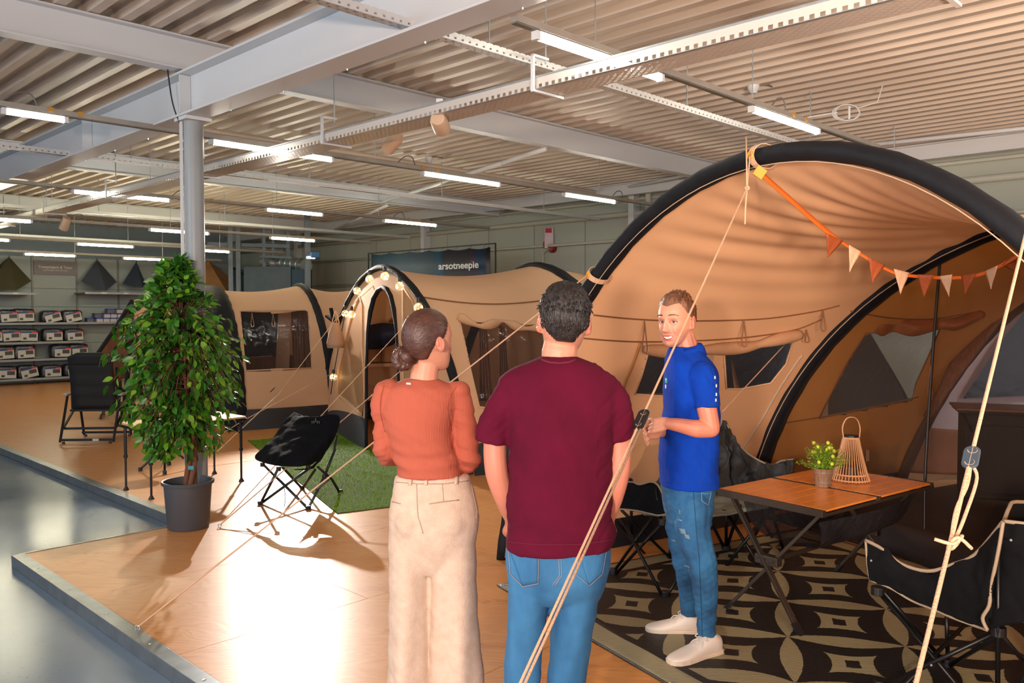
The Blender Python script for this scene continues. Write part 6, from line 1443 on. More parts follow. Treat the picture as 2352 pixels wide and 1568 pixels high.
def face_detail(co, T, mouth=True, female=False):
    Ti = np.array(T.inverted()); L = co @ Ti[:3, :3].T + Ti[:3, 3]; s = T.to_scale().x
    fwd = np.array(T.to_3x3() @ Vector((0, -1, 0))); fwd = fwd / np.linalg.norm(fwd); X, Z = L[:, 0], L[:, 2]; ax = np.abs(X)
    fr = np.clip((-.030 - L[:, 1]) / .02, 0, 1); d = np.zeros(len(co)); G = lambda x, z, cx_, cz, sx_, sz: np.exp(-((x - cx_) / sx_) ** 2 - ((z - cz) / sz) ** 2)
    nz_ = [.030, .018, .006, -.008, -.020, -.030, -.037, -.043, -.049, -.055]; nh = [.0, .003, .006, .0115, .0165, .021, .0235, .021, .009, .0]; nw = [.010, .008, .0075, .008, .0095, .0115, .0135, .0155, .015, .012]
    h = np.interp(-Z, [-q for q in nz_], nh); w = np.interp(-Z, [-q for q in nz_], nw); d += h * np.exp(-(ax / w) ** 2.4)
    d += .0055 * G(ax, Z, .0135, -.043, .006, .006)
    d += (.002 if female else .0045) * G(ax, Z, .026, .0215, .026, .008); d -= .0115 * G(ax, Z, .031, .001, .0165, .0115); d += .0035 * G(ax, Z, .046, -.028, .018, .014)
    if mouth: d += .004 * G(ax, Z, .040, -.046, .014, .012)
    d -= .0030 * G(ax, Z, .052, -.068, .018, .018); zc = -.074 + (9.0 * X ** 2 if mouth else 0)
    hw = np.clip(1 - (ax / .029) ** 2, 0, 1); d += .0050 * np.exp(-((Z - zc - .006) / .0055) ** 2) * hw + .0055 * np.exp(-((Z - zc + .008) / .006) ** 2) * hw
    d += .0055 * G(ax, Z, 0, -.104, .017, .010); d -= .0030 * G(ax, Z, 0, -.090, .022, .004)
    d *= fr
    op = ((ax - .031) / .0155) ** 2 + ((Z + .001 - .0015 * (1 - ((ax - .031) / .0155) ** 2)) / .0056) ** 2; d -= .006 * (op < 1) * fr; d += .0022 * np.exp(-((op - 1.5) / .5) ** 2) * fr
    d -= .004 * G(ax, Z, .0085, -.0485, .0035, .0022) * fr
    if mouth: d -= .0065 * (np.abs(Z - zc) < .0078 * np.clip(1 - (ax / .029) ** 2, 0, 1)) * fr; d -= .0022 * np.exp(-((ax - .030 - .35 * np.clip(-.040 - Z, 0, .05)) / .0028) ** 2 - ((Z + .056) / .016) ** 2) * fr
    else: d -= .0030 * (np.abs(Z - zc) < .0016) * (ax < .025) * fr
    ear = (ax > .080) & (np.abs(L[:, 1] - .020) < .010) & (np.abs(Z + .002) < .018)
    sd = np.sign(X)[:, None] * np.array((T.to_3x3() @ Vector((1, 0, 0))).normalized())[None, :]
    return co + fwd[None, :] * (d * s)[:, None] - sd * (ear * .0045)[:, None], L
def face_paint(L, brow, lip, stubble=0.0, teeth=True):
    n = len(L); C = np.tile(SK, (n, 1)); f = L[:, 1] < -.045
    def mixc(mask, col, a=1.0):
        k = np.clip(mask * a, 0, 1)[:, None]; C[:] = C * (1 - k) + np.array(col) * k
    x, z = L[:, 0], L[:, 2]
    mixc(np.exp(-((np.abs(x) - .040) / .018) ** 2 - ((z + .035) / .018) ** 2) * f, SKP, .6); mixc(np.exp(-(x / .014) ** 2 - ((z + .04) / .012) ** 2) * (L[:, 1] < -.09), SKP, .5)
    mixc((np.abs(x) > .078) * 1.0, SKP, .55); mixc(np.exp(-((np.abs(x) - .031) / .020) ** 2 - ((z - .012) / .010) ** 2) * f, lin('B87460')[:3], .35); mixc(np.exp(-((np.abs(x) - .030) / .014) ** 2 - ((z + .013) / .005) ** 2) * f, lin('B87460')[:3], .3)
    if stubble: mixc(((z < -.035) & (z > -.125) & (L[:, 1] < .02)).astype(float) * np.clip((-.02 - z) / .05, 0, 1) * (1 - np.exp(-(x / .012) ** 2) * .3), lin('8E6456')[:3], stubble)
    bz = .0305 + .004 * np.cos((np.abs(x) - .03) / .03 * 1.5); mixc(np.exp(-((z - bz) / .0045) ** 2) * np.exp(-((np.abs(x) - .031) / .017) ** 4) * f, lin(brow)[:3], .45)
    for q in (-1, 1):
        X = x - q * .031; r = np.sqrt((X / .0175) ** 2 + ((z - .001) / .0085) ** 2); mixc((np.abs(r - 1.0) < .13) & f, lin('8A4E40')[:3], .7)
    zc = -.074 + 9.0 * x ** 2 if teeth else -.074 + 0 * x; hw = np.clip(1 - (x / .030) ** 2, 0, 1)
    if teeth:
        mixc((np.abs(z - zc) < .0135 * hw) & (L[:, 1] < -.055), lin(lip)[:3], .9); mixc((np.abs(z - zc) < .0080 * hw) & (L[:, 1] < -.055), lin('7A2A26')[:3], 1)
        mixc((np.abs(z - zc - .001) < .0050 * np.clip(1 - (x / .026) ** 2, 0, 1)) & (L[:, 1] < -.055), lin('F4EDE6')[:3], 1)
    else: mixc((np.abs(z - zc) < .009 * hw) & (L[:, 1] < -.06), lin(lip)[:3], .7)
    return C
def hair(T, m, parent, line, thick, seed=0, strand=.003, freq=55, name='hair', pole=None):
    """a shell over the skull; line(phi) = height of the hairline, phi=0 at the face"""
    q = MB(); g = []; nu, nv = 70, 130; s = T.to_scale().x
    for i in range(nu + 1):
        th = PI * (.002 + .80 * i / nu); row = []
        for j in range(nv):
            ph = 2 * PI * j / nv; d = Vector((math.sin(th) * math.sin(ph), -math.sin(th) * math.cos(ph), math.cos(th)))
            p0 = Vector((d.x * .0775, .018 + d.y * .0985, .022 + d.z * .099)); zl = line(abs(ph if ph <= PI else 2 * PI - ph)); k = (p0.z - zl) / .022
            k = max(-1, min(1, k)); t = thick(d) * (.5 + .5 * k) if k > -.2 else -.02
            u = ph * freq / (2 * PI) * 2 if pole is None else math.atan2((p0 - pole).x, (p0 - pole).z) * freq / 3
            w = strand * (math.sin(u * 3 + 3 * math.sin(th * 5 + seed)) + .6 * math.sin(u * 7.3 + th * 9 + seed)) * (1 if t > 0 else 0)
            row.append(T @ (p0 + d * (t + w)))
        g.append(row)
    q.grid(g, closev=True); q.f.append(tuple(range(nv)))
    return ob(name, q, m, parent, smooth=True)
def locks(T, m, parent, n, seed, sel, direc, L, r=.0045, curl=.5, name='hair_locks'):
    rs = random.Random(seed); q = MB(); k = 0; s = T.to_scale().x
    while k < n:
        th, ph = math.acos(rs.uniform(-.3, 1)), rs.uniform(-PI, PI); d = Vector((math.sin(th) * math.sin(ph), -math.sin(th) * math.cos(ph), math.cos(th)))
        if not sel(d): continue
        p = Vector((d.x * .080, .018 + d.y * .101, .022 + d.z * .102)); v = (direc(d) + Vector((rs.uniform(-.35, .35), rs.uniform(-.35, .35), rs.uniform(-.3, .3)))).normalized()
        l = L * rs.uniform(.6, 1.2); b = d * .5 + v; P = [p - d * .006, p + b.normalized() * l * .35, p + v * l * .75 - d * .004 * curl, p + v * l - d * .012 * curl]
        c_ = crom([T @ x for x in P], 3); q.tube(c_, [r * s * (1 - .8 * i / (len(c_) - 1)) for i in range(len(c_))], 5); k += 1
    return ob(name, q, m, parent, smooth=True, kind='stuff')
def eyes(T, parent, look=0.0, col='5A3A22', brow='5A3826', arch=.004, brows=True):
    s = T.to_scale().x
    for q_ in (-1, 1):
        c = T @ Vector((q_ * .031, -.0625, .000)); q = MB(); q.ell(c, .0125 * s, nu=14, nv=18); e = ob('eye', q, mat('eye_white', 'D9CCC4', .2, var=.01), parent, smooth=True)
        dv = (T.to_3x3() @ Vector((look, -1, .02))).normalized(); Q = dv.to_track_quat('Z', 'Y').to_matrix().to_4x4()
        q = MB(); q.lathe(c + dv * .0112 * s, [(0, .0016), (.003, .0015), (.0062 * s, .0002), (.0064 * s, -.001)], 14, Q); ob('iris', q, mat('iris_' + col, col, .15), e, smooth=True)
        q = MB(); q.lathe(c + dv * .0118 * s, [(0, .0016), (.0026 * s, .0012)], 10, Q); ob('pupil', q, M_black, e)
        if not brows: continue
        P = [T @ Vector((q_ * (.031 + .0165 * t), -.0755 + .006 * t * t + .002 * abs(t), .0055 - .0050 * t * t)) for t in (-1, -.6, -.2, .2, .6, 1)]
        q = MB(); q.tube(crom(P, 3), .0011 * s, 5); ob('eyelash', q, mat('lash_dark', '3A241C', .6), e, smooth=True)  # dark lash line, also standing in for the upper lid's shade
        q = MB(); rs = random.Random(3)
        for k in range(60):
            t = k / 59; x = .012 + .040 * t; z = .0295 + arch * math.sin(min(1, t * 1.25) * PI * .72) - .004 * max(0, t - .7) * 3 + rs.uniform(-.0028, .0028) * (1 - .5 * t)
            y = -.0915 + 9.0 * x * x; p0 = Vector((q_ * x, y + .003, z)); p1 = p0 + Vector((q_ * .0065, -.0032, .0020 * (1 - 1.6 * t))); q.tube([T @ p0, T @ p1], [.0011 * s, .0005 * s], 4)
        ob('eyebrow', q, mat('brow_' + brow, brow, .7), parent, kind='stuff')
def hair_mat(name, col, two, stretch=(1, 1, .12), bump=.7):
    return mat(name, col, .42, two=two, scale=90, stretch=stretch, bump=bump, bscale=240)
def bvh_of(objs):
    v = []; f = []
    for o in objs:
        off = wloc(o.parent) if o.parent else Vector((0, 0, 0)); k = len(v); v += [p.co + off for p in o.data.vertices]; f += [tuple(i + k for i in p.vertices) for p in o.data.polygons]
    return BVHTree.FromPolygons(v, f)
CAMP = Vector((0, 0, CAM_H))
def hitp(b, u, v, off=.003):
    r = _ray(u, v).normalized(); h = b.ray_cast(CAMP, r)
    return h[0] - r * off if h[0] else None
def decal(b, quad, name, m, par, nx=8, ny=8, off=.003, solid=.002):
    a, b_, c, d = [Vector((*p, 0)) for p in quad]; g = []
    for i in range(nx + 1):
        row = []
        for j in range(ny + 1):
            p = a.lerp(b_, i / nx).lerp(d.lerp(c, i / nx), j / ny); h = hitp(b, p.x, p.y, off)
            if h is None: return None
            row.append(h)
        g.append(row)
    q = MB(); q.grid(g); return ob(name, q, m, par, smooth=True, solid=solid)
def stitch(b, pxs, name, m, par, r=.0012, off=.002):
    P = [Vector((*p, 0)) for p in pxs]; out = []
    for i in range(len(P) - 1):
        k = max(2, int((P[i + 1] - P[i]).length / 6))
        for j in range(k + (i == len(P) - 2)):
            p = P[i].lerp(P[i + 1], j / k); h = hitp(b, p.x, p.y, off)
            if h is not None: out.append(h)
    if len(out) < 2: return
    q = MB(); q.tube(out, r, 5); return ob(name, q, m, par, smooth=True)
def shoe(heel, toe, par, m, msole, w=.048, lace=True, top=.085):
    d = (toe - heel); L = d.length; d.normalize(); s = Vector((-d.y, d.x, 0)); up = Vector((0, 0, 1)); q = MB(); g = []
    prof = [(0, .6, .03, .075), (.04, .8, .0, top), (.16, .88, 0, top + .012), (.30, .86, 0, top + .008), (.45, .9, 0, .075), (.6, 1.0, 0, .062), (.75, 1.04, 0, .050), (.88, .9, 0, .042), (.97, .6, .0, .034), (1.0, .2, .01, .026)]
    for (t, ww, z0, z1) in prof:
        row = []
        for j in range(18):
            a = 2 * PI * j / 18; zc = (z1 + .012) / 2; row.append(heel + d * (t * L) + s * (w * ww * math.copysign(abs(math.cos(a)) ** .75, math.cos(a))) + up * (zc + (z1 - .012) / 2 * math.copysign(abs(math.sin(a)) ** .8, math.sin(a))))
        g.append(row)
    q.grid(g, closev=True); q.f.append(tuple(range(17, -1, -1))); n = len(q.v); q.f.append(tuple(range(n - 18, n)))
    o = ob('shoe', q, m, par, smooth=True)
    q = MB(); out = []
    for (t, ww, _, _) in prof: out.append(heel + d * (t * L * 1.02 - .004) + s * (w * 1.10 * ww))
    for (t, ww, _, _) in reversed(prof): out.append(heel + d * (t * L * 1.02 - .004) - s * (w * 1.10 * ww))
    q.prism([p + up * .001 for p in out], up * .026); ob('sole', q, msole, o, bevel=.004)
    if lace:
        q = MB()
        for k in range(5):
            t = .34 + .07 * k; z = .083 - .008 * k; a_ = heel + d * (t * L) + s * .022 + up * z; b_ = heel + d * ((t + .04) * L) - s * .022 + up * (z - .003)
            q.tube([a_ - up * .006, a_.lerp(b_, .5) + up * .006, b_ - up * .006], .0028, 5)
        c_ = heel + d * (.33 * L) + up * .092
        for s2 in (-1, 1): q.tube(crom([c_, c_ + s * s2 * .025 + up * .016, c_ + s * s2 * .045 + d * .01, c_ + s * s2 * .02 + d * .006, c_], 4), .0024, 5); q.tube(crom([c_, c_ + s * s2 * .03 + d * .03 - up * .01, c_ + s * s2 * .04 + d * .05 - up * .03], 4), .0024, 5)
        ob('laces', q, mat('lace_cream', 'E6DCCB', .8), o, smooth=True)
    return o
def hand(mb, wrist, knuck, side, nrm, r=.013, curl=(.5, .6, .7, .8), L=.075, thumb=None):
    """palm from wrist to knuckles, four bent fingers and a thumb leaving the side of the palm"""
    wrist, knuck = Vector(wrist), Vector(knuck); d = (knuck - wrist).normalized(); side = Vector(side).normalized(); nrm = Vector(nrm).normalized()
    for s in (-.026, -.009, .009, .026):
        mb.tube([wrist + side * s * .6, wrist.lerp(knuck, .5) + side * s * .9, knuck + side * s], [r * 1.15, r * 1.2, r * .98], 10); mb.ell(knuck + side * s, r * .98, nu=6, nv=8)
    for k, s in enumerate((-.027, -.009, .009, .026)):
        l = L * (.88, 1.0, .95, .78)[k]; c = curl[k]; a1, a2, a3 = c * .9, c * 1.9, c * 2.6; p = knuck + side * s; P = [p]
        for a, f in ((a1, .45), (a2, .32), (a3, .25)): p = p + (d * math.cos(a) + nrm * math.sin(a)) * (l * f); P.append(p)
        limb(mb, P, [r * .68, r * .62, r * .56, r * .46], 8)
    tb_ = wrist.lerp(knuck, .25) - side * .024; t1 = tb_ + (d * .8 - side * .6 + nrm * .3).normalized() * .035; t2 = t1 + (d * .9 + nrm * .4 + side * .1).normalized() * .028
    if thumb: t1, t2 = Vector(thumb[0]), Vector(thumb[1])
    limb(mb, [tb_, t1, t2], [r * 1.0, r * .78, r * .58], 8)

# ---------- man in the maroon shirt, seen from behind
D = 2.85
man = root('person', Vector((.16, D, 0)), 'man in maroon T-shirt and blue jeans seen from behind, hands in his pockets', 'person')
T1 = head_T(at(1296, 741, D) + Vector((0, .01, 0)), PI, 1.0, roll=-.05)
q = MB(); add_head(q, T1)
limb(q, [at(1284, 815, D), at(1289, 785, D + .01), at(1293, 755, D + .02)], [.062, .058, .055])
loft(q, lerp_secs([psec(1236, 1332, 836, D, .055), psec(1195, 1380, 875, D, .07), psec(1185, 1390, 950, D, .10), psec(1185, 1390, 1100, D, .11), psec(1180, 1392, 1200, D, .11), psec(1180, 1390, 1290, D, .11)]))
limb(q, [at(1178, 898, D), at(1146, 960, D), at(1137, 1020, D), at(1141, 1085, D), at(1158, 1140, D + .03), at(1176, 1190, D + .10), at(1195, 1225, D + .13)], [.055, .048, .040, .040, .036, .027, .03])
limb(q, [at(1388, 912, D), at(1412, 965, D), at(1422, 1020, D), at(1419, 1085, D), at(1408, 1140, D + .03), at(1395, 1190, D + .10), at(1380, 1225, D + .13)], [.045, .042, .042, .041, .036, .027, .03])
hand(q, at(1178, 1195, D + .11), at(1196, 1240, D + .13), (1, 0, 0), (0, 1, 0)); hand(q, at(1393, 1195, D + .11), at(1376, 1240, D + .13), (-1, 0, 0), (0, 1, 0))
for xs in ((1218, 1205, 1187), (1322, 1310, 1300)): limb(q, [at(xs[0], 1290, D), at(xs[1], 1475, D), Vector((at(xs[2], 1750, D).x, D, .5)), Vector((at(xs[2], 1800, D).x, D, .06))], [.055, .042, .036, .033])
me = sculpt(q, .0042, 5); co = verts(me); co2, L = face_detail(co, T1, False); me.vertices.foreach_set('co', co2.ravel()); C = face_paint(L, '2A1E18', 'C07868', teeth=False); paint(me, C * 1.0); body1 = putm('body', me, M_skin, man)
eyes(T1, man, brows=False)
hm = hair_mat('hair_black', '3A3230', '15120F')
hair(T1, hm, man, lambda p: .062 - .02 * p if p < 1 else (.042 - .06 * (p - 1) if p < 1.5 else (.012 + .0 if p < 1.75 else .012 - .085 * min(1, (p - 1.75) / .8))), lambda d: .006 + .014 * max(0, d.z) + .005 * abs(d.x) * max(0, d.z + .2), strand=.0018)
locks(T1, hm, man, 520, 4, lambda d: d.z > .2, lambda d: Vector((d.x * .8, .6 + d.y * .2, .3 - .8 * (1 - d.z))), .028, r=.0042)
locks(T1, hm, man, 500, 5, lambda d: -.45 < d.z < .4 and d.y > -.1, lambda d: Vector((0, .1, -1)), .018, r=.003)
q = MB(); loft(q, lerp_secs([psec(1247, 1318, 816, D, .058), psec(1226, 1342, 825, D, .072), psec(1192, 1378, 840, D, .09), psec(1154, 1408, 862, D, .104), psec(1145, 1420, 880, D, .11), psec(1152, 1422, 910, D, .122), psec(1160, 1412, 965, D, .132), psec(1166, 1405, 1030, D, .136), psec(1167, 1404, 1100, D, .136), psec(1164, 1407, 1170, D, .142), psec(1162, 1410, 1215, D, .146), psec(1162, 1408, 1240, D, .144), psec(1163, 1406, 1256, D, .140)]), pw=2.3)
limb(q, [at(1176, 906, D), at(1153, 945, D), at(1141, 978, D)], [.062, .064, .062]); q.tube([at(1142, 960, D), at(1133, 1016, D)], [.061, .060], 16)
limb(q, [at(1398, 906, D), at(1414, 942, D), at(1421, 975, D)], [.062, .060, .054]); q.tube([at(1421, 960, D), at(1426, 1012, D)], [.053, .050], 16)
def shirt_f(co, no):
    x, z = (co[:, 0] - .16), co[:, 2]; d = .007 * np.sin(z * 42 + 6 * np.abs(x) + 2 * np.sin(x * 9)) * np.exp(-((z - 1.02) / .09) ** 2) + .005 * np.sin((x * 30 + z * 12)) ** 3 * np.exp(-((z - 1.3) / .2) ** 2) + .003 * np.sin(z * 60 - x * 50) ** 3 * (np.abs(x) > .12)
    return co + no * d[:, None]
sh1 = putm('t_shirt', sculpt(q, .0055, 14, shirt_f), cloth('maroon_jersey', '5C0828', two='500622'), man)
q = MB(); loft(q, lerp_secs([psec(1166, 1404, 1225, D, .125), psec(1162, 1404, 1265, D, .130), psec(1163, 1398, 1310, D, .136), psec(1168, 1388, 1350, D, .118), psec(1176, 1378, 1375, D, .09)]), pw=2.3)
loft(q, lerp_secs([psec(1168, 1266, 1340, D, .105), psec(1166, 1260, 1400, D, .10), psec(1161, 1248, 1475, D, .092), psec(1156, 1240, 1568, D, .085), psec(1150, 1225, 1700, D, .075), psec(1152, 1218, 1880, D, .07)]))
loft(q, lerp_secs([psec(1268, 1384, 1340, D, .105), psec(1266, 1370, 1400, D, .10), psec(1264, 1358, 1475, D, .092), psec(1257, 1345, 1568, D, .085), psec(1262, 1340, 1700, D, .075), psec(1264, 1335, 1880, D, .07)]))
jean_f = lambda amp: folds(amp, [((.3, .2, 1), 60, .3), ((-.4, .1, 1), 47, 1.2), ((1, 0, .2), 35, .5)])
M_jean = mat('denim_mid', '3A7AA8', .85, two='235882', scale=9, bump=.35, bscale=420, var=.1, stretch=(1, 1, .4))
jn1 = putm('jeans', sculpt(q, .0055, 12, jean_f(.0042)), M_jean, man)
bj = bvh_of([jn1]); bs = bvh_of([sh1]); M_st = mat('stitch_tan', '9C8E90', .8); M_seamj = mat('denim_seam', '33608E', .8)
for pk in ([(1168, 1258), (1236, 1266), (1235, 1340), (1200, 1346)], [(1330, 1266), (1397, 1244), (1385, 1318), (1354, 1345)]):
    decal(bj, [pk[0], pk[1], pk[2], (pk[3][0] - 28 if pk[3][0] < 1300 else pk[3][0] - 30, pk[3][1] - 28)] if False else pk, 'back_pocket', M_jean, man, off=.004)
stitch(bj, [(1237, 1268), (1236, 1340), (1201, 1347), (1172, 1318), (1168, 1262)], 'stitching', M_st, man, off=.006); stitch(bj, [(1331, 1268), (1322, 1318), (1354, 1345), (1384, 1318), (1396, 1246)], 'stitching', M_st, man, off=.006)
stitch(bj, [(1283, 1262), (1285, 1322), (1268, 1345)], 'stitching', M_st, man); stitch(bj, [(1288, 1262), (1290, 1322), (1274, 1345)], 'stitching', M_st, man)
decal(bj, [(1331, 1276), (1336, 1276), (1335, 1288), (1330, 1287)], 'red_tab', mat('tab_red', 'B01E28', .6), man, 2, 2, .008)
stitch(bs, [(1244, 826), (1262, 832), (1284, 834), (1306, 832), (1322, 826)], 'collar_rib', mat('maroon_dark', '6A1030', .85), man, .004, .002)
stitch(bs, [(1162, 1244), (1240, 1251), (1330, 1250), (1406, 1240)], 'stitching', MATS['maroon_dark'], man, .0012)
for x in (.025, .185): shoe(Vector((x, D - .08, 0)), Vector((x + (.02 if x > .1 else -.02), D + .19, 0)), man, mat('shoe_dark', '3A3A3C', .6), mat('sole_white', 'D8D4CC', .6))

# ---------- woman in the terracotta top
D = 3.0
wom = root('person', Vector((-.27, D, 0)), 'woman in terracotta ribbed top and wide cream trousers, dark hair in a low bun', 'person')
T2 = head_T(at(989, 784, D), math.radians(134), .90, pitch=-.05)
q = MB(); add_head(q, T2, True)
limb(q, [at(973, 880, D), at(976, 850, D), at(984, 815, D + .01)], [.052, .048, .046])
loft(q, lerp_secs([psec(925, 1020, 890, D, .045), psec(900, 1042, 912, D, .06), psec(895, 1032, 960, D, .08), psec(915, 1048, 1040, D, .08), psec(915, 1065, 1100, D, .08), psec(912, 1080, 1180, D, .08)]))
limb(q, [at(893, 912, D), at(881, 970, D), at(886, 1036, D + .01), at(918, 1046, D + .13), at(950, 1035, D + .2)], [.028, .026, .024, .022, .022])
limb(q, [at(1046, 912, D), at(1064, 970, D), at(1073, 1048, D + .01), at(1040, 1058, D + .16), at(985, 1040, D + .22)], [.028, .027, .026, .023, .022])
hand(q, at(985, 1040, D + .22), at(955, 1030, D + .23), (0, 0, 1), (0, 1, 0), r=.011); hand(q, at(950, 1035, D + .2), at(978, 1025, D + .25), (0, 0, 1), (0, -.3, -1), r=.011)
for xs in (938, 1046): limb(q, [at(xs, 1210, D), at(xs, 1450, D), Vector((at(xs, 1500, D).x, D, .05))], [.05, .045, .033])
me = sculpt(q, .004, 5); co = verts(me); co2, L = face_detail(co, T2, False); me.vertices.foreach_set('co', co2.ravel()); paint(me, face_paint(L, '4A3024', 'C86A60', teeth=False)); putm('body', me, M_skin, wom); eyes(T2, wom, brows=False)
hw = hair_mat('hair_brown', '5C3A2E', '3C261F', (.5, .5, 1), .22)
hair(T2, hw, wom, lambda p: .070 - .012 * p if p < 1.0 else (.058 - .11 * (p - 1) if p < 1.45 else (.008 - .0 if p < 1.7 else (.008 - .115 * min(1, (p - 1.7) / .7)))), lambda d: .009 + .003 * max(0, d.z), strand=.0007, freq=70, pole=Vector((0, .10, -.05)))
bun = at(926, 824, D - .03); q = MB(); g = []
for i in range(41):
    a = 2 * PI * i / 40 * 3.2; t = i / 40; R = .030 * (1 - .35 * t)
    g.append(bun + Vector((R * math.cos(a) * .9, .018 * math.sin(a * .5) - .012 * t, R * math.sin(a))))
q.tube(g, [.020 - .005 * i / 40 for i in range(41)], 10); q.ell(bun, (.036, .032, .034))
sc = sculpt(q, .004, 2, lambda co, no: co + no * (.0014 * np.sin(np.arctan2(co[:, 2] - bun.z, co[:, 0] - bun.x) * 9 + np.hypot(co[:, 0] - bun.x, co[:, 2] - bun.z) * 260))[:, None]); putm('hair_bun', sc, hw, wom)
q = MB(); b2 = T2 @ Vector((0, .105, -.045)); q.tube([b2, b2.lerp(bun, .5), bun], [.034, .024, .026], 12); ob('hair_tail', q, hw, wom, smooth=True)
rs = random.Random(8); q = MB()
for k in range(0):
    u, v = rs.uniform(955, 1000), rs.uniform(834, 842); a = at(u, v, D - .045 + .02 * abs(u - 975) / 30); b = a + Vector((rs.uniform(-.012, .012), -.004, -rs.uniform(.008, .028))); q.tube([a + Vector((rs.uniform(-.008, .008), .01, .016)), a, b], [.0008, .0007, .0003], 4)
for k in range(26):
    a_ = rs.uniform(1.6, 4.6); a = bun + Vector((.034 * math.cos(a_), 0, .034 * math.sin(a_))); b = a + Vector((.02 * math.cos(a_ + rs.uniform(-.8, .8)), rs.uniform(-.01, .01), .02 * math.sin(a_) + .004)); q.tube([a, a.lerp(b, .5) + Vector((0, 0, .003)), b], [.0011, .0008, .0004], 4)
ob('loose_strands', q, hw, wom, kind='stuff')
q = MB(); loft(q, lerp_secs([psec(934, 1004, 868, D, .052), psec(912, 1030, 880, D, .07), psec(886, 1056, 893, D, .086), psec(878, 1054, 925, D, .10), psec(881, 1043, 965, D, .108), psec(888, 1042, 1000, D, .108), psec(902, 1050, 1040, D, .102), psec(911, 1060, 1068, D, .10), psec(912, 1062, 1090, D, .10)]), pw=2.2)
limb(q, [at(893, 900, D), at(880, 925, D), at(881, 975, D), at(884, 1025, D), at(890, 1046, D + .05), at(925, 1048, D + .15)], [.048, .044, .038, .040, .040, .033]); q.ell(at(884, 896, D), (.042, .05, .034))
limb(q, [at(1045, 905, D), at(1060, 930, D), at(1066, 980, D), at(1073, 1030, D), at(1073, 1062, D + .03), at(1035, 1058, D + .17)], [.048, .046, .042, .045, .042, .034]); q.ell(at(1054, 898, D), (.042, .05, .036))
def top_f(co, no):
    x, z = co[:, 0], co[:, 2]; d = .0035 * np.sin(z * 110 + 8 * x + 2 * np.sin(x * 14)) * np.exp(-((z - 1.24) / .05) ** 2) + .0035 * np.sin(z * 95 + 30 * np.abs(x + .27)) ** 3 * (np.abs(x + .33) > .115) * (z < 1.42) + .003 * np.sin(z * 45 + x * 25) ** 3
    return co + no * d[:, None]
M_rib = bpy.data.materials.new('rib_terracotta'); M_rib.use_nodes = True; N = NT(M_rib); p_ = N.n['Principled BSDF']; tc = N.new('ShaderNodeTexCoord'); sp_ = N.new('ShaderNodeSeparateXYZ'); N.link(tc.outputs['Object'], sp_.inputs[0])
rb = N.math('SINE', N.math('MULTIPLY', sp_.outputs[0], 2200.0)); k_ = N.math('MULTIPLY_ADD', rb, .08, .5); N.link(N.mix(k_, lin('A24A34'), lin('C2644C')), p_.inputs['Base Color']); p_.inputs['Roughness'].default_value = .85; bb = N.new('ShaderNodeBump', i_Strength=.35, i_Distance=.002); N.link(rb, bb.inputs['Height']); N.link(bb.outputs[0], p_.inputs['Normal'])
tp2 = putm('ribbed_top', sculpt(q, .005, 8, top_f), M_rib, wom); b3 = bvh_of([tp2])
decal(b3, [(933, 878), (944, 878), (944, 883), (933, 882)], 'neck_label', mat('label_white', 'E8E2DC', .5), wom, 3, 2, .003)
M_seamt = mat('seam_terracotta', 'A04E38', .85)
stitch(b3, [(1048, 888), (1036, 905), (1027, 935), (1030, 965), (1038, 990)], 'seam', M_seamt, wom, .0018, .001); stitch(b3, [(882, 886), (876, 905), (873, 935), (876, 960), (884, 990)], 'seam', M_seamt, wom, .0018, .001)
q = MB(); loft(q, lerp_secs([psec(910, 1078, 1088, D, .092), psec(905, 1084, 1110, D, .100), psec(898, 1094, 1145, D, .112), psec(894, 1102, 1182, D, .122), psec(893, 1098, 1215, D, .122), psec(893, 1094, 1250, D, .112), psec(896, 1092, 1285, D, .095), psec(905, 1085, 1310, D, .07)]), pw=2.2)
q.ell(at(945, 1195, D - .035), (.062, .09, .075)); q.ell(at(1035, 1195, D - .035), (.072, .09, .078))
loft(q, lerp_secs([psec(893, 990, 1235, D, .098), psec(893, 990, 1350, D, .10), psec(891, 989, 1450, D, .105), psec(888, 988, 1568, D, .11), psec(884, 978, 1700, D, .12), psec(882, 980, 1846, D, .125)]))
loft(q, lerp_secs([psec(984, 1094, 1235, D, .098), psec(987, 1098, 1350, D, .10), psec(987, 1104, 1450, D, .105), psec(986, 1112, 1568, D, .11), psec(990, 1120, 1700, D, .12), psec(990, 1126, 1846, D, .125)]))
def tr_f(co, no):
    x, z = co[:, 0], co[:, 2]; low = np.clip((1.0 - z) / .4, 0, 1); d = .006 * np.sin(x * 62 + .6 * np.sin(z * 5)) * low + .002 * np.sin(z * 50 + x * 30) ** 3
    return co + no * d[:, None]
M_trs = mat('trousers_cream', 'D9C0AC', .85, var=.05, scale=30, bump=.5, bscale=330, two='CDB29C')
tr2 = putm('trousers', sculpt(q, .0055, 16, tr_f), M_trs, wom); b4 = bvh_of([tr2]); M_trd = mat('trouser_seam', 'A88E7C', .85)
stitch(b4, [(909, 1107), (960, 1111), (1020, 1111), (1083, 1103)], 'waist_seam', M_trd, wom, .0016, .001); stitch(b4, [(986, 1157), (1020, 1152), (1054, 1148)], 'pocket_welt', M_trd, wom, .0022, .001); stitch(b4, [(894, 1150), (920, 1157)], 'pocket_welt', M_trd, wom, .0022, .001)
stitch(b4, [(1082, 1112), (1090, 1145), (1096, 1175), (1094, 1190)], 'side_pocket', M_trd, wom, .002, .001); stitch(b4, [(1016, 1112), (1019, 1150)], 'dart', M_trd, wom, .0012, .0005); stitch(b4, [(957, 1112), (958, 1150), (960, 1185), (972, 1225)], 'seat_seam', M_trd, wom, .0016, .0005)
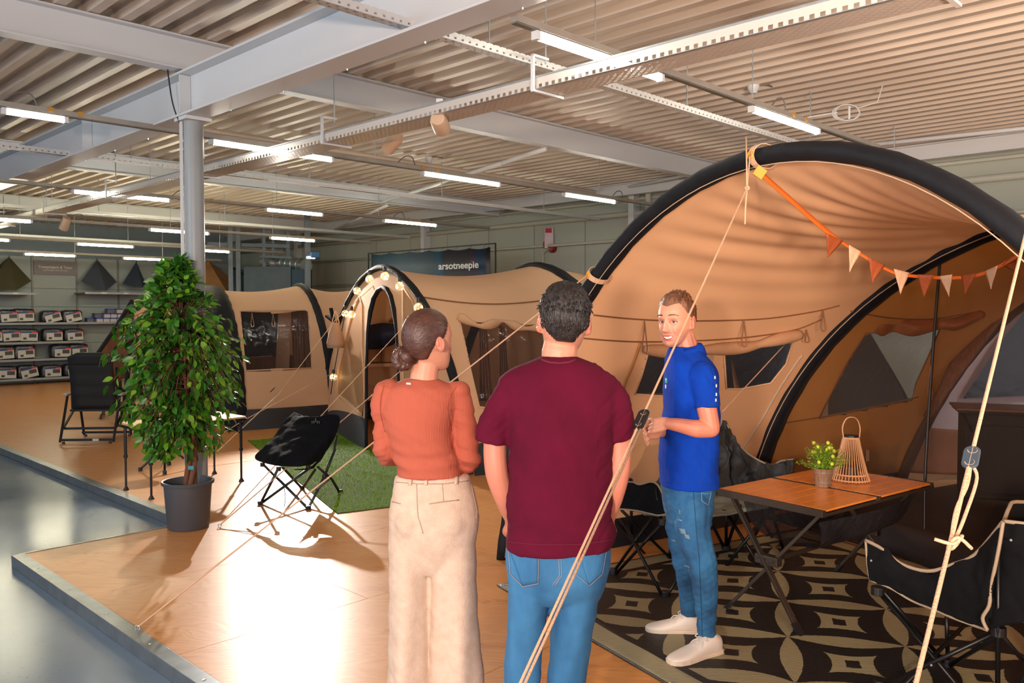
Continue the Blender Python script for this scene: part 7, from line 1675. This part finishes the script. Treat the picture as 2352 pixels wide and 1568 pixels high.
for (u, v) in ((940, 1092), (976, 1092), (1046, 1090)): decal(b4, [(u, v), (u + 7, v), (u + 5, v + 22), (u - 2, v + 22)], 'belt_loop', M_trs, wom, 2, 4, .006, .004)
for xs in (938, 1050): x = at(xs, 1500, D).x; shoe(Vector((x, D - .06, 0)), Vector((x + .01, D + .17, 0)), wom, mat('shoe_cream', 'D8CCBC', .6), MATS['sole_white'], w=.04)

# ---------- salesman in the blue polo
D = 4.15
sal = root('person', Vector((.90, 4.3, 0)), 'smiling man in blue polo shirt and ripped jeans, hands clasped, white sneakers', 'person')
T3 = head_T(at(1552, 738, D), math.radians(-42), 1.04, roll=-.02, pitch=.03)
q = MB(); add_head(q, T3)
limb(q, [at(1583, 822, D), at(1577, 795, D), at(1569, 768, D)], [.060, .056, .052])
loft(q, lerp_secs([psec(1555, 1606, 822, D, .07), psec(1546, 1626, 852, D, .12), psec(1545, 1630, 950, D, .13), psec(1535, 1628, 1080, D, .12), psec(1535, 1622, 1150, D, .11)]))
nd = 3.96
sh_, el, wr, kn = at(1612, 878, nd + .03), at(1633, 984, nd - .02), at(1532, 972, nd - .03), at(1502, 978, nd - .03)
limb(q, [sh_, at(1622, 930, nd - .01), el], [.045, .048, .043]); limb(q, [el, at(1600, 984, nd - .03), at(1565, 977, nd - .03), wr], [.043, .043, .035, .026])
hand(q, wr, at(1503, 978, nd - .03), (.15, .1, 1), (.35, .95, -.1), r=.0120, curl=(.75, .8, .85, .9), L=.078, thumb=(at(1500, 962, nd + .0), at(1489, 969, nd + .03)))
sf, ef, wf = at(1580, 880, 4.32), at(1590, 985, 4.38), at(1512, 990, 4.05)
limb(q, [sf, at(1588, 930, 4.37), ef], [.042, .044, .040]); limb(q, [ef, at(1550, 990, 4.25), wf], [.042, .036, .026])
hand(q, at(1512, 992, 4.05), at(1487, 992, 4.02), (-.25, .0, 1), (.35, -.85, -.55), r=.0118, curl=(.62, .7, .75, .8), L=.082, thumb=(at(1492, 968, 3.99), at(1497, 962, 3.95)))
for (a, b, c) in (((1590, 1170, 4.08), (1613, 1305, 4.06), (1624, 1450, 4.28)), ((1566, 1170, 4.28), (1572, 1290, 4.36), (1586, 1420, 4.60))): limb(q, [at(*a), at(*b), at(*c), Vector((at(*c).x + .004, c[2], .095))], [.055, .046, .033, .026])
me = sculpt(q, .0031, 4); co = verts(me); co2, L = face_detail(co, T3, True); me.vertices.foreach_set('co', co2.ravel()); paint(me, face_paint(L, '6A4632', 'C4504A', stubble=.55)); putm('body', me, M_skin, sal); eyes(T3, sal, look=.25)
hs = hair_mat('hair_chestnut', '8A5838', '4A2C1E')
hair(T3, hs, sal, lambda p: .078 - .006 * math.cos(p * 3) if p < .75 else (.080 - .075 * (p - .75) if p < 1.35 else (.035 - .07 * (p - 1.35) if p < 1.75 else .007 - .085 * min(1, (p - 1.75) / .6))), lambda d: .005 + .014 * max(0, d.z) + .022 * max(0, -d.y) * max(0, d.z), strand=.0013, seed=3)
locks(T3, hs, sal, 420, 9, lambda d: d.z > .62 and d.y < .3, lambda d: Vector((.35, -.1, .8)), .042, r=.0042, curl=1.5)
locks(T3, hs, sal, 500, 10, lambda d: d.z > .35 and d.y > -.5 and d.z < .9, lambda d: Vector((0, .7, -.3)), .026, r=.003)
q = MB(); loft(q, lerp_secs([psec(1545, 1602, 795, D, .062), psec(1538, 1616, 810, D, .10), psec(1531, 1634, 832, D, .17), psec(1527, 1644, 862, D, .20), psec(1525, 1648, 905, D, .20), psec(1524, 1649, 950, D, .19), psec(1518, 1648, 1000, D, .185), psec(1515, 1647, 1050, D, .185), psec(1515, 1648, 1095, D, .185), psec(1516, 1648, 1112, D, .184)]), pw=2.3)
limb(q, [at(1612, 862, nd + .02), at(1619, 895, nd), at(1622, 915, nd)], [.070, .064, .062]); q.tube([at(1620, 900, nd), at(1625, 936, nd - .01)], [.064, .062], 18)
limb(q, [at(1575, 862, 4.34), at(1580, 910, 4.36), at(1584, 930, 4.37)], [.066, .062, .060])
po_f = lambda co, no: co + no * (.003 * np.sin(co[:, 2] * 34 + co[:, 0] * 40) ** 3 + .0025 * np.sin(co[:, 0] * 50 - co[:, 2] * 20))[:, None]
M_polo = cloth('polo_blue', '0440B4', bump=.3, bs=420, two='0438A2')
po = putm('polo_shirt', sculpt(q, .005, 10, po_f), M_polo, sal); b5 = bvh_of([po])
# collar: two folded leaves round the neck
nk = at(1576, 800, D); q = MB(); g = []
for i in range(33):
    a = math.radians(-42 - 90) + math.radians(20) + (2 * PI - math.radians(40)) * i / 32; dd_ = Vector((math.cos(a), math.sin(a), 0)); fr = math.cos(a - math.radians(-132)); 
    dz = -.030 * max(0, fr) - .004; r0 = .066
    g.append([nk + dd_ * r0 + Vector((0, 0, dz + .022)), nk + dd_ * (r0 + .008) + Vector((0, 0, dz + .030)), nk + dd_ * (r0 + .022) + Vector((0, 0, dz + .008)), nk + dd_ * (r0 + .034 + .008 * max(0, fr)) + Vector((0, 0, dz - .028 - .02 * max(0, fr)))])
q.grid(g); ob('collar', q, M_polo, sal, smooth=True, solid=.004)
stitch(b5, [(1594, 934), (1610, 932), (1630, 929), (1648, 925)], 'sleeve_hem', mat('polo_dark', '083A94', .85), sal, .002, .001); stitch(b5, [(1516, 1106), (1560, 1107), (1600, 1111), (1646, 1112)], 'hem', MATS['polo_dark'], sal, .0014, .001)
stitch(b5, [(1610, 1070), (1612, 1098), (1616, 1112)], 'side_vent', MATS['polo_dark'], sal, .0025, .001)
decal(b5, [(1528, 868), (1532, 868), (1532, 880), (1528, 880)], 'chest_logo', mat('logo_teal', '35B8A8', .5), sal, 2, 3); decal(b5, [(1528, 883), (1530, 883), (1530, 892), (1528, 892)], 'chest_logo', mat('logo_white', 'F0F0F0', .5), sal, 2, 3)
for (u, v) in ((1643, 866), (1646, 885), (1646, 905), (1645, 918)): decal(b5, [(u - 2, v - 3), (u + 1, v - 3), (u + 1, v + 4), (u - 2, v + 4)], 'back_lettering', MATS['logo_white'], sal, 2, 2)
q = MB(); loft(q, lerp_secs([psec(1519, 1643, 1095, D + .02, .165), psec(1520, 1640, 1120, D + .02, .168), psec(1524, 1636, 1160, D + .02, .168), psec(1534, 1632, 1200, D + .03, .15)]), pw=2.2)
limb(q, [at(1592, 1160, 4.06), at(1592, 1220, 4.05), at(1606, 1270, 4.03), at(1615, 1305, 4.04), at(1621, 1365, 4.12), at(1622, 1420, 4.22), at(1624, 1460, 4.29)], [.092, .084, .076, .070, .060, .050, .046])
limb(q, [at(1566, 1160, 4.30), at(1565, 1220, 4.32), at(1572, 1290, 4.34), at(1580, 1340, 4.44), at(1585, 1422, 4.60)], [.088, .078, .062, .055, .047])
M_jean2 = mat('denim_bright', '2F72A4', .85, two='164672', scale=10, bump=.3, bscale=420, stretch=(1, 1, .5))
jn3 = putm('jeans', sculpt(q, .005, 3, folds(.0050, [((.5, .2, 1), 75, .3), ((-.6, .1, 1), 60, 1.2)])), M_jean2, sal); b6 = bvh_of([jn3]); M_rip = mat('denim_rip', '7C9CB4', .9, bump=.6, bscale=300)
for (u, v, w, h) in ((1561, 1176, 2, 6), (1562, 1194, 6, 3), (1568, 1220, 8, 7), (1578, 1232, 7, 6), (1547, 1241, 6, 3), (1577, 1300, 6, 3)): decal(b6, [(u - w, v - h), (u + w * .6, v - h + 2), (u + w, v + h), (u - w * .5, v + h - 2)], 'ripped_patch', M_rip, sal, 4, 4, .0025)
stitch(b6, [(1592, 1120), (1596, 1170), (1601, 1235), (1606, 1280), (1611, 1400), (1613, 1462)], 'stitching', mat('denim_dark', '184468', .85), sal, .0016); stitch(b6, [(1611, 1120), (1612, 1150), (1627, 1160), (1634, 1130)], 'stitching', mat('stitch_blue', '7FA6C4', .85), sal, .0013); stitch(b6, [(1612, 1132), (1622, 1134), (1634, 1131)], 'stitching', MATS['stitch_blue'], sal, .0013)
M_wshoe = mat('sneaker_white', 'E9DFD2', .5, var=.04); M_wsole = mat('sneaker_sole', 'E3D2BC', .6)
shoe(fl(1650, 1496), fl(1537, 1528), sal, M_wshoe, M_wsole, w=.054, top=.10); shoe(fl(1604, 1452), fl(1483, 1450), sal, M_wshoe, M_wsole, w=.053, top=.10)
for a_, b_ in ((at(1624, 1458, 4.28), Vector((at(1624, 1458, 4.28).x + .004, 4.29, .085))), (at(1586, 1424, 4.60), Vector((at(1586, 1424, 4.60).x + .004, 4.61, .085)))): q = MB(); q.tube([a_, b_], .038, 12); ob('sock', q, mat('sock_dark', '1C2230', .9), sal)
# fonts become plain meshes
for o in [o for o in COL.objects if o.type == 'FONT']:
    dg = bpy.context.evaluated_depsgraph_get(); me = bpy.data.meshes.new_from_object(o.evaluated_get(dg)); me.name = 'lettering'
    n = bpy.data.objects.new('lettering', me); COL.objects.link(n); n.parent = o.parent; n.location = o.location; n.rotation_euler = o.rotation_euler; bpy.data.objects.remove(o)
